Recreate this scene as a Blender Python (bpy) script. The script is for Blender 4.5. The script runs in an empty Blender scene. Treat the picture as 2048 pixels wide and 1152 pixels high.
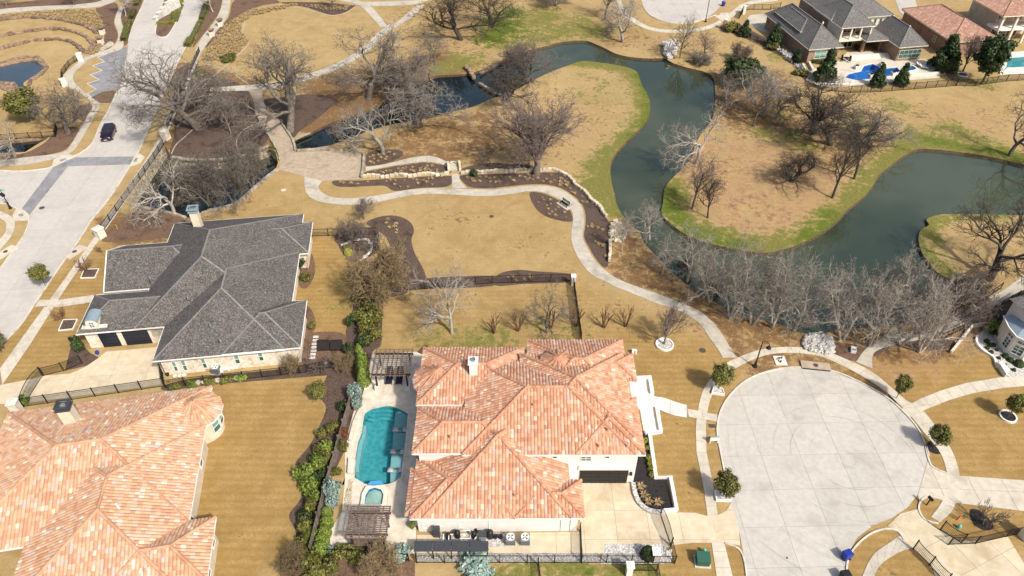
import bpy, bmesh, math, random
import numpy as np
from mathutils import Vector, Matrix
from mathutils.geometry import delaunay_2d_cdt, tessellate_polygon

random.seed(7)
rng = np.random.default_rng(7)
scene = bpy.context.scene
COL = scene.collection
R = math.radians

# ------------------------------------------------------------------ camera
FPX, CAM_H = 1430.0, 64.0                    # focal length in photo pixels (2048 wide), drone height in metres
TILT = math.atan2(FPX, 2220.0 - 576.0)       # depression angle of the optical axis
SD, CD = math.sin(TILT), math.cos(TILT)
cam_d = bpy.data.cameras.new('camera')
cam_d.sensor_width = 36.0
cam_d.lens = FPX / 2048.0 * 36.0
cam_d.clip_start = 0.5
cam_d.clip_end = 6000.0
cam = bpy.data.objects.new('camera', cam_d)
cam.location = (0, 0, CAM_H)
cam.rotation_euler = (math.pi / 2 - TILT, 0, 0)
COL.objects.link(cam)
scene.camera = cam

# ------------------------------------------------------------------ daylight
SUN_EL, SUN_AZ = 47.0, 138.0                 # azimuth of the sun measured clockwise from +Y (away from camera)
world = bpy.data.worlds.new('World')
scene.world = world
world.use_nodes = True
wn = world.node_tree
sky = wn.nodes.new('ShaderNodeTexSky')
sky.sky_type = 'NISHITA'
sky.sun_disc = False
sky.sun_elevation = R(SUN_EL)
sky.sun_rotation = R(SUN_AZ)
sky.altitude = 200
sky.dust_density = 5.0
sky.ozone_density = 1.0
wn.links.new(sky.outputs[0], wn.nodes['Background'].inputs[0])
wn.nodes['Background'].inputs[1].default_value = 0.125
sun_d = bpy.data.lights.new('sun', 'SUN')
sun_d.energy = 3.75
sun_d.angle = R(3.0)
sun_d.color = (1.0, 0.94, 0.84)
sun = bpy.data.objects.new('sun', sun_d)
sv = Vector((math.sin(R(SUN_AZ)) * math.cos(R(SUN_EL)), math.cos(R(SUN_AZ)) * math.cos(R(SUN_EL)), math.sin(R(SUN_EL))))
sun.rotation_euler = sv.to_track_quat('Z', 'Y').to_euler()
sun.location = (0, 0, 120)
COL.objects.link(sun)
vs = scene.view_settings
vs.view_transform = 'Standard'
vs.look = 'None'
vs.exposure = 0.36
vs.gamma = 1.0
vs.use_curve_mapping = False
scene.cycles.max_bounces = 6
scene.cycles.transparent_max_bounces = 12


# ------------------------------------------------------------------ survey: photo pixel -> place on the ground
def G(px, py, z=0.0):
 u = (px - 1024.0) / FPX
 v = (py - 576.0) / FPX
 t = (z - CAM_H) / (-SD - v * CD)
 return Vector((u * t, (CD - v * SD) * t, z))


def G2(p, z=0.0):
 q = G(p[0], p[1], z)
 return (q.x, q.y)


# ------------------------------------------------------------------ materials
def lin(r, g, b):
 f = lambda c: ((c / 255.0) / 12.92) if c <= 10 else (((c / 255.0) + 0.055) / 1.055) ** 2.4
 return (f(r), f(g), f(b), 1.0)


def new_mat(name):
 m = bpy.data.materials.new(name)
 m.use_nodes = True
 nt = m.node_tree
 b = nt.nodes['Principled BSDF']
 return m, nt, b


def node(nt, typ, **kw):
 n = nt.nodes.new(typ)
 for k, v in kw.items():
  setattr(n, k, v)
 return n


def noise(nt, scale, detail=4, rough=0.6, vec=None, dist=0.0):
 n = node(nt, 'ShaderNodeTexNoise')
 n.inputs['Scale'].default_value = scale
 n.inputs['Detail'].default_value = detail
 n.inputs['Roughness'].default_value = rough
 n.inputs['Distortion'].default_value = dist
 if vec is not None:
  nt.links.new(vec, n.inputs['Vector'])
 return n.outputs['Fac']


def mixc(nt, fac, a, b, blend='MIX'):
 n = node(nt, 'ShaderNodeMix', data_type='RGBA', blend_type=blend)
 for i, v in ((0, fac), (6, a), (7, b)):
  if isinstance(v, (int, float)):
   n.inputs[i].default_value = v
  elif isinstance(v, tuple):
   n.inputs[i].default_value = v if len(v) == 4 else (*v, 1)
  else:
   nt.links.new(v, n.inputs[i])
 return n.outputs[2]


def mth(nt, op, a, b=None, c=None, clamp=False):
 n = node(nt, 'ShaderNodeMath', operation=op, use_clamp=clamp)
 for i, v in enumerate((a, b, c)):
  if v is None:
   continue
  if isinstance(v, (int, float)):
   n.inputs[i].default_value = v
  else:
   nt.links.new(v, n.inputs[i])
 return n.outputs[0]


def smooth(nt, v, lo, hi):
 n = node(nt, 'ShaderNodeMapRange', interpolation_type='SMOOTHSTEP')
 nt.links.new(v, n.inputs[0])
 n.inputs[1].default_value = lo
 n.inputs[2].default_value = hi
 return n.outputs[0]


def wpos(nt):
 return node(nt, 'ShaderNodeNewGeometry').outputs['Position']


def opos(nt):
 return node(nt, 'ShaderNodeTexCoord').outputs['Object']


def bump(nt, b, h, strength=0.3, dist=0.02):
 n = node(nt, 'ShaderNodeBump')
 n.inputs['Strength'].default_value = strength
 n.inputs['Distance'].default_value = dist
 nt.links.new(h, n.inputs['Height'])
 nt.links.new(n.outputs[0], b.inputs['Normal'])


def attr(nt, name):
 return node(nt, 'ShaderNodeAttribute', attribute_name=name).outputs['Fac']


def objrand(nt):
 return node(nt, 'ShaderNodeObjectInfo').outputs['Random']


MATS = {}


def two(name, c1, c2, scale, rough=0.85, c3=None, s3=None, detail=5, bstr=0.0, rnd=0.0, spec=0.3, metal=0.0, space='W', lo=0.35, hi=0.65):
 """two-tone noisy surface, optional larger stain tone and per-object tint"""
 m, nt, b = new_mat(name)
 p = wpos(nt) if space == 'W' else opos(nt)
 n1 = noise(nt, scale, detail, 0.65, p)
 col = mixc(nt, smooth(nt, n1, lo, hi), c1, c2)
 if c3 is not None:
  n2 = noise(nt, s3, 5, 0.6, p, 0.4)
  col = mixc(nt, smooth(nt, n2, 0.5, 0.72), col, c3)
 if rnd:
  f = mth(nt, 'MULTIPLY_ADD', objrand(nt), 2 * rnd, 1 - rnd)
  g = node(nt, 'ShaderNodeVectorMath', operation='SCALE')
  nt.links.new(col, g.inputs[0])
  nt.links.new(f, g.inputs['Scale'])
  col = g.outputs[0]
 nt.links.new(col, b.inputs['Base Color'])
 b.inputs['Roughness'].default_value = rough
 b.inputs['Specular IOR Level'].default_value = spec
 b.inputs['Metallic'].default_value = metal
 if bstr:
  bump(nt, b, n1, bstr, 0.03)
 MATS[name] = m
 return m


def flat(name, c, rough=0.6, metal=0.0, spec=0.4, var=0.12):
 c2 = tuple(x * (1 - var) for x in c[:3])
 return two(name, tuple(c[:3]), c2, 3.0, rough, metal=metal, spec=spec, space='O')


M = MATS
# concrete, paving
two('road_concrete', (0.42, 0.39, 0.355), (0.46, 0.43, 0.395), 1.3, 0.9, (0.385, 0.357, 0.325), 0.25, rnd=0.04)
two('culdesac_concrete', (0.425, 0.40, 0.358), (0.475, 0.45, 0.405), 1.6, 0.9, (0.37, 0.345, 0.31), 0.3, rnd=0.05)


def turning_mat():
 m = M['culdesac_concrete']
 nt = m.node_tree
 b = nt.nodes['Principled BSDF']
 src = b.inputs['Base Color'].links[0].from_socket
 c = G(1640, 880)
 mp = node(nt, 'ShaderNodeMapping')
 mp.inputs['Location'].default_value = (-c.x - 2.0, -c.y + 2.5, 0)
 nt.links.new(wpos(nt), mp.inputs[0])
 ln = node(nt, 'ShaderNodeVectorMath', operation='LENGTH')
 nt.links.new(mp.outputs[0], ln.inputs[0])
 cb = node(nt, 'ShaderNodeCombineXYZ')
 nt.links.new(ln.outputs['Value'], cb.inputs[0])
 arcs = smooth(nt, noise(nt, 1.5, 3, 0.7, cb.outputs[0]), 0.54, 0.68)
 mask = smooth(nt, noise(nt, 0.16, 2, 0.5, wpos(nt)), 0.42, 0.6)
 f = mth(nt, 'MULTIPLY', mth(nt, 'MULTIPLY', arcs, mask), 0.5)
 nt.links.new(mixc(nt, f, src, (0.19, 0.18, 0.17)), b.inputs['Base Color'])


turning_mat()
two('joint', (0.23, 0.21, 0.185), (0.29, 0.265, 0.235), 3.0, 0.95)
two('path_concrete', (0.40, 0.365, 0.30), (0.47, 0.43, 0.36), 1.5, 0.9, (0.30, 0.27, 0.225), 0.35, rnd=0.06)
two('walk_concrete', (0.46, 0.415, 0.335), (0.53, 0.485, 0.40), 1.5, 0.9, (0.38, 0.34, 0.27), 0.4, rnd=0.05)
two('drive_concrete', (0.50, 0.42, 0.29), (0.57, 0.49, 0.36), 0.9, 0.9, (0.42, 0.335, 0.215), 0.3, rnd=0.04)
two('white_paving', (0.58, 0.555, 0.505), (0.66, 0.635, 0.585), 2.0, 0.8, (0.50, 0.47, 0.42), 0.7, rnd=0.04)
two('kerb', (0.50, 0.465, 0.40), (0.60, 0.565, 0.49), 2.5, 0.9, (0.36, 0.33, 0.28), 0.8)
two('paver_grey', (0.20, 0.20, 0.215), (0.255, 0.255, 0.265), 5.0, 0.9, (0.165, 0.165, 0.18), 0.6, rnd=0.12)
two('travertine', (0.52, 0.46, 0.37), (0.62, 0.56, 0.47), 1.2, 0.7, (0.43, 0.37, 0.29), 0.7, rnd=0.06)
two('plaza', (0.33, 0.26, 0.185), (0.40, 0.33, 0.25), 1.4, 0.9, (0.25, 0.19, 0.135), 0.35, rnd=0.05)
two('mulch', (0.060, 0.040, 0.030), (0.125, 0.085, 0.066), 5.0, 0.97, (0.045, 0.030, 0.023), 0.6, bstr=0.6)
two('mulch_brown', (0.105, 0.062, 0.040), (0.175, 0.108, 0.072), 4.0, 0.97, (0.07, 0.045, 0.032), 0.5, bstr=0.6)
two('mulch_black', (0.012, 0.011, 0.011), (0.035, 0.031, 0.030), 8.0, 0.97, bstr=0.6)
two('gravel', (0.28, 0.26, 0.24), (0.62, 0.60, 0.57), 7.0, 0.9, bstr=0.7, lo=0.42, hi=0.6)
two('bank_soil', (0.055, 0.036, 0.024), (0.10, 0.066, 0.042), 2.0, 0.95)
# masonry
two('stone_wall', (0.46, 0.39, 0.28), (0.60, 0.53, 0.41), 2.2, 0.9, (0.30, 0.25, 0.18), 0.9, rnd=0.16, bstr=0.3)
two('stone_brown', (0.15, 0.098, 0.068), (0.29, 0.205, 0.145), 1.8, 0.92, (0.11, 0.078, 0.06), 0.8, rnd=0.30, bstr=0.3)
two('stone_grey', (0.25, 0.215, 0.165), (0.37, 0.325, 0.255), 2.2, 0.9, (0.17, 0.145, 0.11), 0.9, rnd=0.2, bstr=0.3)
two('stone_pale', (0.40, 0.385, 0.36), (0.58, 0.56, 0.53), 2.5, 0.9, rnd=0.22, bstr=0.2)


def rubble():
 m, nt, b = new_mat('stone_rubble')
 v = node(nt, 'ShaderNodeTexVoronoi', feature='F1')
 v.inputs['Scale'].default_value = 1.7
 nt.links.new(wpos(nt), v.inputs['Vector'])
 e = node(nt, 'ShaderNodeTexVoronoi', feature='DISTANCE_TO_EDGE')
 e.inputs['Scale'].default_value = 1.7
 nt.links.new(wpos(nt), e.inputs['Vector'])
 sp = node(nt, 'ShaderNodeSeparateColor')
 nt.links.new(v.outputs['Color'], sp.inputs[0])
 col = mixc(nt, sp.outputs[0], (0.27, 0.225, 0.16), (0.50, 0.435, 0.33))
 nt.links.new(mixc(nt, smooth(nt, e.outputs['Distance'], 0.0, 0.09), (0.09, 0.075, 0.055), col), b.inputs['Base Color'])
 b.inputs['Roughness'].default_value = 0.92
 M['stone_rubble'] = m


rubble()
two('cap_stone', (0.58, 0.53, 0.45), (0.68, 0.63, 0.56), 2.0, 0.85)
two('stucco_white', (0.66, 0.64, 0.60), (0.72, 0.70, 0.66), 1.6, 0.85)
two('stucco_cream', (0.58, 0.50, 0.385), (0.65, 0.57, 0.45), 1.4, 0.88, (0.49, 0.41, 0.30), 0.5)
two('limestone', (0.62, 0.555, 0.45), (0.72, 0.67, 0.58), 2.8, 0.88, (0.50, 0.37, 0.24), 1.3)
two('brick', (0.235, 0.15, 0.105), (0.33, 0.225, 0.165), 4.0, 0.9, (0.17, 0.105, 0.075), 0.9)
two('trim_white', (0.72, 0.70, 0.66), (0.78, 0.76, 0.72), 2.0, 0.6)
two('trim_cream', (0.60, 0.545, 0.44), (0.68, 0.62, 0.51), 2.0, 0.7)
flat('dark_metal', (0.016, 0.016, 0.017), 0.5, 0.2)
flat('door_black', (0.018, 0.017, 0.017), 0.55)
flat('door_blue', (0.012, 0.016, 0.028), 0.4)
two('wood_grey', (0.19, 0.15, 0.125), (0.30, 0.25, 0.215), 3.0, 0.85, rnd=0.12)
two('wood_dark', (0.022, 0.014, 0.011), (0.045, 0.028, 0.020), 3.0, 0.7)
two('wood_pergola', (0.095, 0.065, 0.050), (0.17, 0.125, 0.10), 3.0, 0.85, rnd=0.15)
two('fence_wood', (0.12, 0.095, 0.080), (0.21, 0.175, 0.15), 2.5, 0.9, rnd=0.2)
flat('fabric_navy', (0.010, 0.012, 0.030), 0.85)
flat('fabric_grey', (0.40, 0.39, 0.40), 0.8)
flat('metal_grey', (0.30, 0.33, 0.35), 0.45, 0.5)
flat('metal_blue', (0.30, 0.38, 0.43), 0.45, 0.3)
flat('metal_dark', (0.07, 0.075, 0.085), 0.45, 0.3)
flat('plastic_white', (0.72, 0.72, 0.70), 0.5)
flat('plastic_green', (0.022, 0.095, 0.065), 0.5)
flat('plastic_blue', (0.012, 0.035, 0.27), 0.45)
flat('plastic_black', (0.014, 0.014, 0.015), 0.5)
flat('plastic_yellow', (0.60, 0.36, 0.03), 0.5)
flat('plastic_teal', (0.10, 0.42, 0.36), 0.5)
flat('flag_red', (0.55, 0.10, 0.04), 0.6)
flat('terracotta_pot', (0.42, 0.22, 0.13), 0.8)
flat('pool_plaster', (0.30, 0.52, 0.56), 0.7)
flat('pool_ledge', (0.40, 0.49, 0.51), 0.7)
flat('pool_blue', (0.06, 0.30, 0.60), 0.7)
flat('tyre', (0.012, 0.012, 0.012), 0.8)
flat('chrome', (0.55, 0.55, 0.56), 0.25, 0.9)
flat('lens_red', (0.30, 0.01, 0.01), 0.2)
flat('lens_clear', (0.65, 0.66, 0.68), 0.15)
flat('manhole', (0.085, 0.072, 0.062), 0.8, 0.2)


def car_paint():
 m, nt, b = new_mat('car_paint')
 b.inputs['Base Color'].default_value = (0.020, 0.007, 0.026, 1)
 b.inputs['Roughness'].default_value = 0.28
 b.inputs['Metallic'].default_value = 0.35
 b.inputs['Coat Weight'].default_value = 0.7
 b.inputs['Coat Roughness'].default_value = 0.06
 M['car_paint'] = m


def glass(name, c, rough=0.08):
 m, nt, b = new_mat(name)
 n = noise(nt, 0.6, 2, 0.5, wpos(nt))
 nt.links.new(mixc(nt, n, c, tuple(x * 0.55 for x in c)), b.inputs['Base Color'])
 b.inputs['Roughness'].default_value = rough
 b.inputs['Specular IOR Level'].default_value = 0.8
 M[name] = m


car_paint()
glass('glass_teal', (0.055, 0.145, 0.125))
glass('glass_dark', (0.018, 0.022, 0.026))
glass('shade_teal', (0.20, 0.38, 0.33), 0.3)


def water_mat(name, c1, c2, ripple=0.035, rough=0.04):
 m, nt, b = new_mat(name)
 p = wpos(nt)
 nt.links.new(mixc(nt, smooth(nt, noise(nt, 0.045, 4, 0.6, p), 0.35, 0.65), c1, c2), b.inputs['Base Color'])
 b.inputs['Roughness'].default_value = rough
 b.inputs['IOR'].default_value = 1.6
 b.inputs['Specular Tint'].default_value = (0.92, 0.98, 0.72, 1)
 b.inputs['Specular IOR Level'].default_value = 1.0
 bump(nt, b, noise(nt, 1.6, 3, 0.6, p), ripple, 0.05)
 M[name] = m


water_mat('pond_water', (0.026, 0.036, 0.020), (0.060, 0.070, 0.040))
water_mat('creek_water_shaded', (0.004, 0.008, 0.010), (0.008, 0.013, 0.015))  # tree reflections and shade over the creek are put into this near-black base
water_mat('basin_water', (0.030, 0.042, 0.062), (0.046, 0.060, 0.085), 0.1)


def pool_water(name, tint):
 m, nt, b = new_mat(name)
 nt.nodes.remove(b)
 out = nt.nodes['Material Output']
 tr = node(nt, 'ShaderNodeBsdfTransparent')
 tr.inputs[0].default_value = (*tint, 1)
 gl = node(nt, 'ShaderNodeBsdfGlossy')
 gl.inputs['Roughness'].default_value = 0.05
 fr = node(nt, 'ShaderNodeFresnel')
 fr.inputs[0].default_value = 1.33
 bp = node(nt, 'ShaderNodeBump')
 bp.inputs['Strength'].default_value = 0.12
 bp.inputs['Distance'].default_value = 0.05
 nt.links.new(noise(nt, 3.0, 3, 0.6, wpos(nt)), bp.inputs['Height'])
 nt.links.new(bp.outputs[0], gl.inputs['Normal'])
 nt.links.new(bp.outputs[0], fr.inputs['Normal'])
 mx = node(nt, 'ShaderNodeMixShader')
 nt.links.new(fr.outputs[0], mx.inputs[0])
 nt.links.new(tr.outputs[0], mx.inputs[1])
 nt.links.new(gl.outputs[0], mx.inputs[2])
 nt.links.new(mx.outputs[0], out.inputs[0])
 M[name] = m


pool_water('pool_water', (0.66, 0.90, 0.92))
pool_water('pool_water_blue', (0.6, 0.82, 0.95))


def plaster(name, c1, c2):
 """pool plaster mottled the way a pebbled basin is"""
 m, nt, b = new_mat(name)
 v = node(nt, 'ShaderNodeTexVoronoi', feature='SMOOTH_F1')
 v.inputs['Scale'].default_value = 2.4
 nt.links.new(wpos(nt), v.inputs['Vector'])
 nt.links.new(mixc(nt, smooth(nt, v.outputs['Distance'], 0.1, 0.75), c1, c2), b.inputs['Base Color'])
 b.inputs['Roughness'].default_value = 0.7
 M[name] = m


plaster('pool_plaster', (0.055, 0.28, 0.31), (0.11, 0.37, 0.40))
plaster('pool_plaster_blue', (0.02, 0.15, 0.40), (0.04, 0.22, 0.50))


def tile_mat(name, ramp, side):
 """barrel clay tile: each tile carries its own kiln tone (face attribute 'tone')"""
 m, nt, b = new_mat(name)
 r = node(nt, 'ShaderNodeValToRGB')
 r.color_ramp.interpolation = 'LINEAR'
 els = r.color_ramp.elements
 while len(els) < len(ramp):
  els.new(0.5)
 for e, (p, c) in zip(els, ramp):
  e.position = p
  e.color = (*c, 1)
 nt.links.new(attr(nt, 'tone'), r.inputs[0])
 n = noise(nt, 2.2, 4, 0.7, wpos(nt))
 col = mixc(nt, smooth(nt, n, 0.45, 0.8), r.outputs[0], side)
 nt.links.new(col, b.inputs['Base Color'])
 b.inputs['Roughness'].default_value = 0.85
 b.inputs['Specular IOR Level'].default_value = 0.25
 M[name] = m


tile_mat('roof_tile', [(0.0, (0.36, 0.170, 0.105)), (0.25, (0.455, 0.228, 0.138)), (0.55, (0.52, 0.292, 0.180)), (0.78, (0.555, 0.36, 0.255)),
     (0.86, (0.42, 0.33, 0.28)), (0.92, (0.36, 0.315, 0.30)), (0.95, (0.60, 0.46, 0.33)), (1.0, (0.66, 0.54, 0.41))], (0.42, 0.24, 0.16))
tile_mat('roof_tile_pale', [(0.0, (0.40, 0.205, 0.125)), (0.25, (0.475, 0.268, 0.158)), (0.5, (0.525, 0.325, 0.195)), (0.75, (0.535, 0.36, 0.258)),
       (0.84, (0.44, 0.36, 0.315)), (0.90, (0.42, 0.365, 0.345)), (0.93, (0.60, 0.495, 0.365)), (1.0, (0.68, 0.60, 0.47))], (0.43, 0.275, 0.20))
tile_mat('roof_tile_red', [(0.0, (0.33, 0.175, 0.125)), (0.4, (0.40, 0.225, 0.16)), (0.8, (0.47, 0.29, 0.215)), (1.0, (0.54, 0.39, 0.30))], (0.37, 0.235, 0.18))
two('tile_under', (0.17, 0.075, 0.045), (0.25, 0.12, 0.075), 2.0, 0.95)
two('tile_cap', (0.40, 0.19, 0.105), (0.52, 0.29, 0.175), 2.2, 0.85, (0.33, 0.15, 0.085), 0.9)


def shingle_mat(name, dark, mid, light, sx=8.5, sy=10.5):
 m, nt, b = new_mat(name)
 p = opos(nt)
 mp = node(nt, 'ShaderNodeMapping')
 mp.inputs['Scale'].default_value = (sx, sy, sy)
 nt.links.new(p, mp.inputs[0])
 v = node(nt, 'ShaderNodeTexVoronoi', feature='F1')
 v.inputs['Scale'].default_value = 1.0
 nt.links.new(mp.outputs[0], v.inputs['Vector'])
 sp = node(nt, 'ShaderNodeSeparateColor')
 nt.links.new(v.outputs['Color'], sp.inputs[0])
 col = mixc(nt, smooth(nt, sp.outputs[0], 0.1, 0.9), dark, mid)
 col = mixc(nt, mth(nt, 'GREATER_THAN', sp.outputs[1], 0.76), col, light)
 n = noise(nt, 0.35, 4, 0.6, p)
 col = mixc(nt, mth(nt, 'MULTIPLY', smooth(nt, n, 0.45, 0.75), 0.35), col, light)
 nt.links.new(col, b.inputs['Base Color'])
 b.inputs['Roughness'].default_value = 0.9
 b.inputs['Specular IOR Level'].default_value = 0.25
 bump(nt, b, sp.outputs[2], 0.5, 0.02)
 M[name] = m


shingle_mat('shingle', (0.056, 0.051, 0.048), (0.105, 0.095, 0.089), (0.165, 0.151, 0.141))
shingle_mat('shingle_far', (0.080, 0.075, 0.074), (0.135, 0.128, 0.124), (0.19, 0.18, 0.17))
two('shingle_cap', (0.16, 0.15, 0.142), (0.23, 0.215, 0.205), 3.0, 0.9)


def leaf_mat(name, c1, c2, c3=None, trans=0.25):
 m, nt, b = new_mat(name)
 t = attr(nt, 'tone')
 col = mixc(nt, t, c1, c2)
 if c3 is not None:
  col = mixc(nt, smooth(nt, t, 0.85, 0.95), col, c3)
 f = mth(nt, 'MULTIPLY_ADD', objrand(nt), 0.5, 0.75)
 g = node(nt, 'ShaderNodeVectorMath', operation='SCALE')
 nt.links.new(col, g.inputs[0])
 nt.links.new(f, g.inputs['Scale'])
 nt.links.new(g.outputs[0], b.inputs['Base Color'])
 b.inputs['Roughness'].default_value = 0.6
 b.inputs['Specular IOR Level'].default_value = 0.3
 b.inputs['Subsurface Weight'].default_value = 0.0
 M[name] = m


leaf_mat('leaf_oak', (0.055, 0.064, 0.013), (0.175, 0.165, 0.038), (0.26, 0.23, 0.07))
leaf_mat('leaf_magnolia', (0.010, 0.026, 0.007), (0.040, 0.070, 0.018), (0.10, 0.11, 0.03))
leaf_mat('leaf_juniper', (0.014, 0.026, 0.009), (0.060, 0.080, 0.022))
leaf_mat('leaf_bright', (0.060, 0.095, 0.014), (0.165, 0.215, 0.036), (0.26, 0.30, 0.06))
leaf_mat('leaf_yellow', (0.16, 0.17, 0.02), (0.34, 0.33, 0.05))
leaf_mat('leaf_olive', (0.055, 0.060, 0.012), (0.155, 0.150, 0.030), (0.22, 0.20, 0.05))
leaf_mat('leaf_silver', (0.12, 0.19, 0.16), (0.29, 0.38, 0.33), (0.40, 0.46, 0.40))
leaf_mat('leaf_red', (0.11, 0.040, 0.015), (0.26, 0.085, 0.03))
leaf_mat('leaf_dry', (0.27, 0.18, 0.075), (0.52, 0.38, 0.19), (0.62, 0.50, 0.30))
leaf_mat('leaf_white', (0.45, 0.42, 0.40), (0.62, 0.58, 0.56))
leaf_mat('leaf_pot', (0.03, 0.05, 0.02), (0.10, 0.13, 0.05))


def bark(name, c1, c2):
 two(name, c1, c2, 3.0, 0.95, space='O', rnd=0.22)


bark('bark_brown', (0.108, 0.091, 0.076), (0.195, 0.168, 0.142))
bark('bark_dark', (0.040, 0.032, 0.027), (0.080, 0.064, 0.053))
bark('bark_pale', (0.165, 0.140, 0.116), (0.275, 0.240, 0.205))
bark('bark_white', (0.27, 0.24, 0.205), (0.42, 0.385, 0.34))
bark('bark_tawny', (0.16, 0.115, 0.062), (0.25, 0.185, 0.105))
bark('bark_mauve', (0.105, 0.080, 0.070), (0.175, 0.138, 0.120))
bark('bark_red', (0.11, 0.055, 0.035), (0.19, 0.10, 0.065))
bark('bark_pink', (0.20, 0.10, 0.16), (0.30, 0.16, 0.24))


def ground_mat():
 m, nt, b = new_mat('lawn')
 p = wpos(nt)
 big = noise(nt, 0.06, 5, 0.6, p, 0.3)
 mid = noise(nt, 0.42, 5, 0.65, p, 0.4)
 fine = noise(nt, 3.2, 4, 0.7, p)
 grit = noise(nt, 9.0, 2, 0.6, p)
 col = mixc(nt, smooth(nt, mid, 0.3, 0.7), (0.320, 0.226, 0.102), (0.420, 0.310, 0.154))
 col = mixc(nt, mth(nt, 'MULTIPLY', smooth(nt, fine, 0.35, 0.7), 0.55), col, (0.300, 0.200, 0.085))
 col = mixc(nt, mth(nt, 'MULTIPLY', smooth(nt, big, 0.45, 0.7), 0.6), col, (0.43, 0.315, 0.155))
 col = mixc(nt, mth(nt, 'MULTIPLY', smooth(nt, noise(nt, 0.16, 6, 0.68, p, 0.6), 0.5, 0.72), 0.6), col, (0.245, 0.180, 0.068))
 # mown dormant turf of the private gardens: deeper gold
 gold = mixc(nt, smooth(nt, mid, 0.3, 0.7), (0.280, 0.180, 0.064), (0.375, 0.252, 0.100))
 gold = mixc(nt, mth(nt, 'MULTIPLY', smooth(nt, fine, 0.4, 0.7), 0.5), gold, (0.220, 0.138, 0.050))
 wv = node(nt, 'ShaderNodeTexWave', wave_type='BANDS', bands_direction='Y')
 wv.inputs['Scale'].default_value = 0.36
 wv.inputs['Distortion'].default_value = 1.6
 wv.inputs['Detail Scale'].default_value = 0.5
 nt.links.new(p, wv.inputs['Vector'])
 gold = mixc(nt, mth(nt, 'MULTIPLY', smooth(nt, wv.outputs['Fac'], 0.3, 0.8), 0.22), gold, (0.185, 0.116, 0.040))
 col = mixc(nt, attr(nt, 'gold'), col, gold)
 m2 = noise(nt, 1.3, 4, 0.7, p, 0.5)
 brk = mth(nt, 'ADD', mth(nt, 'MULTIPLY', mth(nt, 'SUBTRACT', mid, 0.5), 1.5), mth(nt, 'MULTIPLY', mth(nt, 'SUBTRACT', m2, 0.5), 1.5))
 brk = mth(nt, 'ADD', brk, mth(nt, 'MULTIPLY', mth(nt, 'SUBTRACT', fine, 0.5), 0.9))

 def layer(col, name, c1, c2):
  f = smooth(nt, mth(nt, 'ADD', attr(nt, name), brk), 0.32, 0.68)
  return mixc(nt, f, col, mixc(nt, smooth(nt, fine, 0.35, 0.68), c1, c2))

 col = layer(col, 'dirt', (0.255, 0.152, 0.080), (0.385, 0.245, 0.140))
 col = layer(col, 'litter', (0.135, 0.077, 0.038), (0.235, 0.138, 0.066))
 col = layer(col, 'green', (0.115, 0.118, 0.024), (0.215, 0.198, 0.062))
 col = layer(col, 'lush', (0.068, 0.098, 0.012), (0.130, 0.160, 0.026))
 col = mixc(nt, mth(nt, 'MULTIPLY', smooth(nt, grit, 0.5, 0.72), 0.34), col, (0.12, 0.085, 0.035))
 nt.links.new(col, b.inputs['Base Color'])
 b.inputs['Roughness'].default_value = 0.97
 b.inputs['Specular IOR Level'].default_value = 0.1
 bump(nt, b, fine, 0.35, 0.08)
 M['lawn'] = m


ground_mat()


# ------------------------------------------------------------------ object helpers
def tag(o, label=None, cat=None, group=None, kind=None):
 if label:
  o['label'] = label
 if cat:
  o['category'] = cat
 if group:
  o['group'] = group
 if kind:
  o['kind'] = kind
 return o


def link(name, me, mat, parent=None):
 o = bpy.data.objects.new(name, me)
 COL.objects.link(o)
 if mat is not None and not me.materials:
  me.materials.append(M[mat] if isinstance(mat, str) else mat)
 if parent is not None:
  o.parent = parent
 return o


def mesh(name, verts, faces, mat, parent=None, tone=None, smooth_shade=False):
 me = bpy.data.meshes.new(name)
 me.from_pydata([tuple(v) for v in verts], [], faces)
 if tone is not None:
  a = me.attributes.new('tone', 'FLOAT', 'FACE')
  a.data.foreach_set('value', np.asarray(tone, dtype=np.float32))
 if smooth_shade:
  me.polygons.foreach_set('use_smooth', [True] * len(me.polygons))
 me.update()
 return link(name, me, mat, parent)


def empty(name, loc=(0, 0, 0), rz=0.0, label=None, cat=None, group=None):
 o = bpy.data.objects.new(name, None)
 o.empty_display_size = 0.3
 o.location = loc
 o.rotation_euler = (0, 0, rz)
 COL.objects.link(o)
 return tag(o, label, cat, group)


def copy_tree(o, parent=None):
 c = o.copy()
 COL.objects.link(c)
 c.parent = parent
 for ch in list(o.children):
  copy_tree(ch, c)
 return c


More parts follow.
